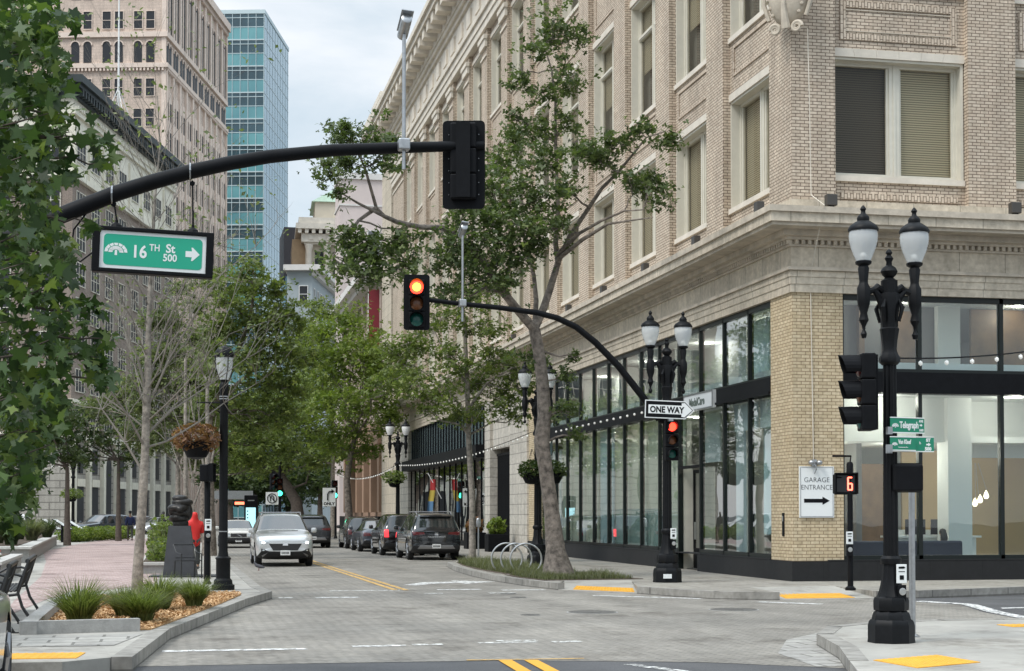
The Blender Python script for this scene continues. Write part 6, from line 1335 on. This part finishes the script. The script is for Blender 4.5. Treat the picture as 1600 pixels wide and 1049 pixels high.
for px,py,rp,dy in [(865,55,42,1.5),(835,75,24,1.2),(812,118,26,1),(895,60,26,1.6),(890,122,34,1.2),(845,140,26,.8),(800,215,26,1.5),(805,180,18,1),(835,205,34,.8),(880,190,28,.8),(845,255,36,0),(790,250,36,1),(760,290,36,.5),(800,300,40,0),(845,310,40,-.4),(890,300,30,-.5),(935,250,34,-1),(965,220,28,-1.2),(910,235,30,-.6),(1000,205,22,-1.5),(1046,222,26,-1.6),(1012,300,34,-1.5),(1020,280,22,-1.5),(990,285,20,-1.4),(860,355,38,-.5),(815,355,42,-.6),(770,350,46,-.8),(735,390,40,-1),(725,330,34,-1),(700,385,36,-1.4),(690,410,28,-1.4),(780,400,40,-.6),(822,395,34,-.4),(745,440,36,-1),(790,445,26,-.6),(700,455,26,-1.4),
 (548,225,34,-2.5),(528,205,22,-2.5),(575,212,26,-2.4),(520,262,28,-2.7),(598,252,28,-2.2),(545,262,24,-2.6),(612,225,22,-2),(560,395,42,-2.6),(535,415,34,-2.8),(595,400,36,-2.4),(575,430,30,-2.5),(622,385,28,-2.2),(545,360,20,-2.6),(640,420,22,-2),(530,300,16,-2.8),
 (880,590,20,-.3),(900,560,14,-.3),(885,640,20,-.2),(900,680,16,-.2),(830,560,26,.3),(640,370,22,-2)]:
    cl.append((V3(px,py,Yb+dy),rp*Yb/2560*1.05))
tree('leaning_street_tree',b,'leaning mottled sycamore with tall open crown beside the bike rack',tr_,limbs,cl,M['tree_bark'],M['leaf_syc'],.15,2.5,3,group='street trees on the right pavement')
# -- slim tree behind it
Ys=50.9; b=Vector((9.28,Ys,.15)); tr_=[(b,.16),(b+Vector((0,0,.3)),.115),(V3(738,780,Ys),.10),(V3(732,680,Ys),.09),(V3(730,600,Ys),.075),(V3(727,520,Ys),.05),(V3(722,460,Ys),.03)]
cl=[(V3(px,py,Ys+dy),rp*Ys/2560) for px,py,rp,dy in [(722,470,34,0),(690,500,36,.5),(755,505,36,-.4),(660,540,38,.6),(700,560,40,-.6),(770,560,36,0),(630,570,30,1),(610,545,24,1),(740,600,38,.7),(800,580,34,0),(650,600,34,0),(690,620,36,-.6),(780,630,36,.4),(820,610,26,.2),(740,650,26,-.5),(600,600,26,1),(805,650,22,0),(705,655,22,.3),(665,640,18,0),(840,570,22,.5),(760,450,28,.4),(650,475,18,.6)]]
tree('slim_street_tree',b,'slim straight trunked tree behind the bike rack in front of the gallery',tr_,[lim([(732,650),(700,610),(660,580)],Ys,.05,.02,.5),lim([(731,640),(760,600),(800,575)],Ys,.05,.02,-.4),lim([(730,600),(700,560),(680,520)],Ys,.04,.015)],cl,M['bark_pale'],M['leaf_mid'],.15,2.3,8,group='street trees on the right pavement')
# -- right pavement trees further down
def ptree(name,px,Y,label,top_py,cl,leaf,bark=None,size=.3,dens=75,seed=1,rt=.22,xb=None,lean=None,zb=.15,group='street trees further down the street',limbs=None):
    bx=V3(px,850,Y).x if xb is None else xb; b=Vector((bx,Y,zb)); t=lean or [(px,800),(px,(800+top_py)/2),(px,top_py)]
    tr_=[(b,rt*1.25)]+[(V3(x,y,Y),rt*(1-.6*(i+1)/(len(t)+1))) for i,(x,y) in enumerate(t)]
    return tree(name,b,label,tr_,limbs or [],[(V3(x,y,Y+d),q*Y/2560) for x,y,q,d in cl],bark or M['tree_bark'],leaf,size,dens,seed,group=group,z_scale=.85)
ptree('broad_street_tree',545,98,'bright green broad tree with forked pale trunk behind the parked cars',700,[(540,505,34,0),(505,520,30,1),(575,540,34,-2),(530,555,40,0),(600,565,34,-3),(565,590,40,0),(500,590,40,2),(620,595,30,-4),(540,630,42,-2),(595,635,34,0),(490,640,36,0),(560,670,34,1),(610,660,26,-2),(515,690,30,0),(575,705,24,0)],M['leaf_light'],None,.26,3.2,21,.26,lean=[(545,800),(542,750),(548,710),(555,680)])
ptree('tall_street_tree',520,112,'tall mid green tree on the far right pavement by the green signal',650,[(505,490,28,0),(470,520,34,2),(500,545,34,0),(455,560,34,1),(480,600,38,-2),(440,610,34,0),(520,620,34,0),(460,650,36,0),(500,680,32,0),(430,670,30,0),(450,705,26,0),(485,720,24,0)],M['leaf_mid'],M['bark_pale'],.30,3.0,22,.2)
ptree('thick_leaning_tree',468,132,'thick dark leaning trunk at the end of the street',735,[(430,690,34,0),(470,690,34,2),(400,700,34,0),(445,720,26,0),(510,710,30,-2),(390,660,34,0),(375,720,30,0),(540,700,26,0),(425,650,34,3),(355,690,30,0),(410,735,22,0)],M['leaf_mid'],M['bark_dk'],.34,3.0,23,.62,lean=[(466,812),(463,785),(452,765),(440,745)])
ptree('tall_plaza_tree',327,62,'large green tree on the plaza kerb behind the acorn lamp, tallest on the left',640,[(395,420,26,0),(375,440,30,1),(410,455,32,0),(350,465,32,-1),(440,480,30,1),(390,500,38,0),(460,510,26,1),(345,515,34,0),(420,535,36,0),(370,560,36,-1),(455,550,28,0),(330,570,30,0),(410,590,36,0),(360,620,34,0),(440,600,28,0),(325,640,26,0),(395,640,30,0),(335,430,20,0),(430,450,22,0),(480,560,22,1),(425,500,30,0),(400,560,34,0),(350,520,30,0),(445,640,26,0),(375,670,26,0),(420,660,24,0),(465,610,24,0)],M['leaf_mid'],None,.19,2.9,24,.24,limbs=[lim([(330,650),(360,580),(390,500),(400,440)],62,.15,.04),lim([(330,640),(370,600),(420,560)],62,.1,.03)])
ptree('bushy_plaza_tree',318,92,'darker bushy tree on the plaza kerb behind the tallest one',690,[(380,640,34,0),(420,640,34,2),(350,660,32,0),(395,690,34,0),(435,690,26,0),(365,715,28,0),(340,620,30,0),(450,640,26,2),(400,730,22,0),(300,650,26,0)],M['leaf_mid'],None,.28,3.0,25,.24)
# leafy small trees on the left plaza
ptree('grey_green_tree',278,66,'sparse grey green tree behind the bare trunk on the left',660,[(262,500,28,0),(300,530,30,1),(250,550,30,0),(285,585,32,0),(240,600,28,0),(318,590,26,0),(265,640,28,0),(300,650,24,0),(230,560,22,0),(310,480,20,0),(330,540,24,0),(240,500,24,0),(280,450,22,1),(320,440,20,1),(225,640,24,0),(340,620,24,0),(250,690,24,0),(290,700,20,0),(215,600,22,0),(195,620,24,1),(170,600,22,2),(300,610,28,2),(325,660,24,2),(275,560,28,2),(235,670,24,2),(310,720,22,1),(200,680,24,2),(150,640,20,2),(345,560,24,3)],M['leaf_grey'],M['bark_pale'],.17,3.6,26,.13)
ptree('plaza_tree',185,98,'low green tree before the arched stone base on the left',720,[(150,640,26,0),(185,650,28,2),(120,660,26,0),(215,670,24,0),(160,690,28,0),(110,700,22,0),(195,710,22,0),(240,690,20,0),(135,715,20,0),(90,680,24,0)],M['leaf_dark'],M['bark_dk'],.28,2.6,27,.16)
ptree('plaza_tree',105,84,'dark leafy tree behind the maple at the far left',730,[(60,640,32,0),(100,650,28,0),(30,660,32,0),(75,690,30,0),(40,720,28,0),(110,710,24,0),(15,700,26,0)],M['leaf_dark'],M['bark_dk'],.26,2.8,28,.16)
ptree('bare_plaza_tree',290,50,'bare grey sapling just left of the red jacket',560,[(300,620,16,0),(285,590,14,0),(315,575,14,0),(295,545,12,0)],M['leaf_grey'],M['bark_pale'],.10,.8,29,.085,limbs=[lim([(303,800),(285,740),(270,700),(262,670)],50,.03,.008),lim([(303,790),(320,740),(330,700),(338,650)],50,.03,.008),lim([(303,760),(292,700),(296,640),(285,580)],50,.03,.008),lim([(304,740),(312,660),(305,600),(318,550)],50,.03,.008)])
ptree('bare_plaza_tree',324,39.5,'bare mottled sapling just right of the red jacket',600,[(325,600,14,0),(335,570,12,0),(310,560,12,0)],M['leaf_grey'],M['bark_pale'],.10,.8,30,.075,limbs=[lim([(322,760),(335,700),(350,650),(362,600)],39.5,.03,.008),lim([(321,740),(310,690),(300,640),(296,600)],39.5,.03,.008)])
# far greenery closing the street
for i,(px,py,q,Y,lb) in enumerate(((360,740,40,175,'far dark tree behind the transit shelter'),(400,745,40,185,'far dark tree behind the kiosk'),(450,750,42,190,'far dark tree behind the silver SUV'),(500,740,40,180,'far dark tree between the two green signals'),(545,735,34,170,'far dark tree by the brown building'))):
    ptree('distant_tree',px,Y,lb,py+20,[(px,py,q,0),(px-25,py+8,q*.7,2),(px+22,py+5,q*.7,-2),(px-8,py-25,q*.7,0),(px+10,py+28,q*.55,0)],M['leaf_dark'],M['bark_dk'],.6,3.2,40+i,.35,group='far trees at the end of the street')
# -- bare pale tree in the mulch planter: a recursive branching skeleton
e=empty('bare_birch_tree',(-.79,31.4,.2),0,'pale bare trunk with fine upswept twigs rising from the mulch planter','tree'); r=rn(17); X=Matrix.Translation((.79,-31.4,-.2))
tb=MB(X); Yt=31.4; TP=[((213,940),.125),((216,880),.10),((220,820),.092),((224,760),.086),((227,700),.078),((229,640),.08),((231,580),.07),((232,520),.055),((234,460),.045),((238,390),.035),((242,310),.026),((250,230),.016),((246,150),.008)]
TT=[(V3(x,y,Yt),q) for (x,y),q in TP]; tb.tube([p for p,_ in TT],[q for _,q in TT],12); tb.build('trunk',M['bark_pale'],e,True)
tw=MB(X); tips=[]
def br(p,d,L_,rad,depth):
    n=4; P=[p]; q=p.copy(); dd=d.copy()
    for i in range(n): dd=(dd+Vector(r.normal(size=3))*.10+Vector((0,0,.05))).normalized(); q=q+dd*L_/n; P.append(q.copy())
    tw.tube(P,[rad*(1-.75*i/n) for i in range(n+1)],5 if depth<2 else 3,0,False)
    if depth>=3: tips.append(q); return
    for i in range(3 if depth>1 else 4):
        k=1+int(r.random()*n*.99); a=P[min(k,n)]; ax=Vector(r.normal(size=3)).normalized(); nd=(dd+ax*.55+Vector((0,0,.12))).normalized(); br(a,nd,L_*(.45+.25*r.random()),rad*.45,depth+1)
for i in range(44):
    t=.36+.60*(i/43); k=t*(len(TT)-1); j=int(k); p=TT[j][0].lerp(TT[min(j+1,len(TT)-1)][0],k-j); a=2.4*i+r.random(); up=.55+.9*t
    d=Vector((math.cos(a),math.sin(a)*.9,up)).normalized(); br(p,d,(2.8-1.2*t)*(.8+.4*r.random()),.022*(1.25-t),1)
for seq in ([(229,640),(265,560),(300,500),(345,430),(400,385)],[(226,700),(260,690),(310,660),(350,630),(400,600)],[(228,680),(270,640),(330,600),(385,560)],[(227,700),(200,650),(165,600),(130,570)],[(225,740),(195,690),(160,640),(140,600)],[(231,600),(255,520),(290,440),(325,380)],[(230,620),(215,560),(190,500),(160,440)]):
    l=lim(seq,Yt,.026,.007,r.normal()*.8); tw.tube([p for p,_ in l],[q for _,q in l],6)
    for p,_ in l[1:]:
        for _k in range(3): br(p,(Vector(r.normal(size=3))*.7+Vector((.3 if seq[-1][0]>230 else -.3,0,.9))).normalized(),.9,.011,2)
tw.build('branches',pm('grey_twig',(.20,.18,.155),.9),e,True)
P=np.array([t for t in tips if r.random()<.6]); P=P-np.array([-.79,31.4,.2]); P=np.concatenate([P+r.normal(size=P.shape)*.07 for _ in range(3)]); leaf_mesh(P,.10,M['leaf_grey'],'crown',e,r,.2,'leaf')
# -- foreground maple at the left edge
Ym=15.2; b=Vector((-3.6,Ym,.15)); e=empty('maple_tree',tuple(b),0,'dense dark green maple leaves filling the left edge close to the camera','tree')
X=Matrix.Translation(-b); tb=MB(X); tb.tube([b,b+Vector((0,0,1.5)),b+Vector((.05,0,3.5)),b+Vector((.2,0,6)),b+Vector((.1,.1,8.5))],[.19,.15,.13,.09,.03],12); tb.build('trunk',M['tree_bark'],e,True)
r=rn(31); lb=MB(X); P=[]
edge=[(0,70),(30,95),(60,82),(90,100),(130,108),(160,85),(200,100),(240,70),(270,120),(300,75),(340,90),(380,95),(420,110),(460,115),(500,120),(540,115),(580,110),(620,105),(660,100),(700,85),(740,70),(780,55),(810,25)]
for py,w_ in edge:
    a=b+Vector((.1,0,max(1.6,at(0,py,Ym).z-.8))); 
    for k in range(3):
        px=w_*(.35+.6*k/2)*(.85+.3*r.random()); q=at(px,py+r.normal()*8,Ym+r.normal()*.5); lb.tube(wob(a,q,4,.05,r),[.03,.022,.016,.010,.004],5,0,False)
    n=125
    for s in range(n):
        u=r.random()**.75; px=-60+(w_+60)*u*(.96+.1*r.random()); q=at(px,py+r.normal()*14,Ym+r.normal()*.75); P.append(q-b)
for (px,py,n,s) in ((150,225,22,12),(165,255,10,9),(120,215,16,12),(150,560,40,16),(160,590,20,10),(135,490,40,18),(170,530,8,6),(115,30,16,8),(100,180,14,10),(95,400,40,15),(140,350,10,7)):
    for k in range(n): P.append(at(px+r.normal()*s,py+r.normal()*s,Ym+r.normal()*.3)-b)
    lb.tube(wob(at(px*.4,py-10,Ym),at(px,py,Ym),4,.05,r),[.016,.013,.01,.008,.004],5,0,False)
lb.build('branches',M['bark_dk'],e,True); leaf_mesh(np.array([tuple(p) for p in P]),.125,M['leaf_maple'],'crown',e,r,.05,'maple')
# ---------------------------------------------------------------- grasses, hedges, verge plants
def tuft(loc,h,rad,n,mat,label,cat='ornamental grass',group=None,seed=1,name='grass_clump',w_=.011):
    r=rn(seed); e=empty(name,loc,0,label,cat,group); vs=[];fs=[];rnd=[]
    for i in range(n):
        a=r.random()*2*PI; q=rad*.25*r.random()**.5; x,y=q*math.cos(a),q*math.sin(a); L_=h*(.65+.5*r.random()); out=rad*(.3+.9*r.random()); az=a+r.normal()*.5; b=len(vs)
        for k in range(5):
            t=k/4; ww=w_*(1-t*.92); cx=x+math.cos(az)*out*t**1.7; cy=y+math.sin(az)*out*t**1.7; cz=L_*(t-.32*t**3*(out/rad))
            px_,py_=-math.sin(az)*ww,math.cos(az)*ww; vs+=[(cx-px_,cy-py_,cz),(cx+px_,cy+py_,cz)]
        for k in range(4): fs.append((b+2*k,b+2*k+1,b+2*k+3,b+2*k+2)); rnd.append(min(1,max(0,.35+.25*r.normal())))
    me=bpy.data.meshes.new('blades'); me.from_pydata(vs,[],fs); at_=me.attributes.new('rnd','FLOAT','FACE'); at_.data.foreach_set('value',rnd); me.materials.append(mat); o=bpy.data.objects.new('blades',me); link(o,e); return e
G3='grass clumps in the mulch planter'
for i,(px,py,Y,h,rad,lb) in enumerate(((124,978,22.6,.70,.58,'large rounded grass clump at the left of the mulch planter'),(195,965,24.6,.48,.5,'small grass clump left of the bare trunk'),(222,975,23.4,.55,.58,'wide grass clump in front of the bare trunk'),(250,945,26.2,.62,.55,'grass clump just right of the bare trunk'),(303,950,27.0,.52,.48,'rightmost grass clump in the mulch planter'))):
    p=at(px,py,Y); tuft((p.x,Y,.2),h,rad,620,M['grass'],lb,'ornamental grass',G3,50+i)
# trailing green at the tree pit and verge (uncountable low sedge)
def cover(name,poly,n,h,mat,z,kind='stuff',seed=2,w_=.008):
    r=rn(seed); xs_=[p[0] for p in poly]; ys_=[p[1] for p in poly]; vs=[];fs=[];rnd=[]; k=0
    while k<n:
        x,y=r.uniform(min(xs_),max(xs_)),r.uniform(min(ys_),max(ys_))
        if not inpoly(x,y,poly): continue
        k+=1; m_=.55+.45*math.sin(x*5+1.3*math.sin(y*2.3))*math.sin(y*3.7+x)
        a=r.random()*2*PI; L_=h*(.35+.8*m_*r.random()); b=len(vs); o=L_*(.3+.7*r.random())
        for t in (0,.5,1): ww=w_*(1-t*.9); vs+=[(x+math.cos(a)*o*t*t-math.sin(a)*ww,y+math.sin(a)*o*t*t+math.cos(a)*ww,z+L_*t),(x+math.cos(a)*o*t*t+math.sin(a)*ww,y+math.sin(a)*o*t*t-math.cos(a)*ww,z+L_*t)]
        for q in (0,1): fs.append((b+2*q,b+2*q+1,b+2*q+3,b+2*q+2)); rnd.append(r.random())
    me=bpy.data.meshes.new(name); me.from_pydata(vs,[],fs); at_=me.attributes.new('rnd','FLOAT','FACE'); at_.data.foreach_set('value',rnd); me.materials.append(mat); o=bpy.data.objects.new(name,me); link(o,None); o['kind']=kind; return o
cover('verge_sedge',[(8.85,51.2),(8.55,48.2),(8.4,44.5),(8.45,41.4),(9.8,41.4),(10.1,45),(9.9,50)],9000,.30,M['sage'],.16); cover('tree_pit_sedge',[(8.5,37.0),(8.3,39),(8.35,40.4),(10.2,39.4),(10.8,37.4)],5000,.24,M['sage'],.16,seed=3)
def hedge(loc,rx,ry,h,mat,label,n,size,cat='shrub',name='low_shrub',seed=1,group='shrubs on the plaza'):
    e=empty(name,loc,0,label,cat,group); leaves((0,0,h*.5),(rx,ry,h*.55),n,size,mat,'foliage',e,seed,.2,.0); r=rn(seed); q=MB()
    for i in range(12): a=r.random()*2*PI; q.tube([(rx*.3*math.cos(a),ry*.3*math.sin(a),0),(rx*.7*math.cos(a),ry*.7*math.sin(a),h*.8)],[.02,.008],4)
    q.build('stem',M['bark_dk'],e); return e
for i in range(5):
    px=112+19*i; Y=95+2.6*i; p=at(px,838,Y); hedge((p.x,Y,.15),1.0,1.2,.85,M['leaf_light'],['first light green shrub of the plaza hedge, by the information panels','second light green shrub of the plaza hedge','third light green shrub of the plaza hedge','fourth light green shrub of the plaza hedge','last light green shrub of the plaza hedge, by the person in the blue jacket'][i],1500,.16,seed=60+i,group='light green hedge shrubs')
for i,(x,y,h,lb) in enumerate(((-.45,48,1.5,'green shrub left of the bust plinth'),(-.5,51.5,1.3,'green shrub just beyond the one at the bust plinth'),(-.4,44.6,.9,'low green shrub by the foot of the bust plinth'))): hedge((x,y,.15),.5,.9,h,M['leaf_mid'],lb,1100,.12,seed=70+i,group='shrubs by the statue')
gplanter([(-1.0,43.2),(-1.0,54),(.1,54),(.1,43.2)],.38,'narrow granite planter with shrubs behind the bust plinth')
for i in range(9): x=-5.6-.75*(i%3)-.02*i; y=57+3.2*i; tuft((x-.1*i/3,y,.68),.95,.75,420,M['sage'] if i%2 else M['leaf_dark'],'spiky grey green plant in the long granite planter',group='spiky plants in the long planter',seed=80+i,name='spiky_plant',cat='plant',w_=.03)
for i in range(4): hedge((-4.9-.8*i,40.5+1.2*i,.62),.5,.6,.4,M['leaf_grey'],'low plant in the near granite planter behind the benches',300,.1,'plant','planter_plant',90+i,'low plants in the near planter')
e=empty('red_geranium',(-4.55,41.0,.63),0,'red flowering plant in the near granite planter','plant'); leaves((0,0,.18),(.28,.28,.15),260,.07,leafmat('red_petal',(.35,.02,.03),(.55,.04,.05),(.65,.10,.10)),'flowers',e,95,.3,.2); leaves((0,0,.08),(.3,.3,.12),200,.08,M['leaf_mid'],'foliage',e,96,.3,.2)
S.cursor.location=(0,0,0)
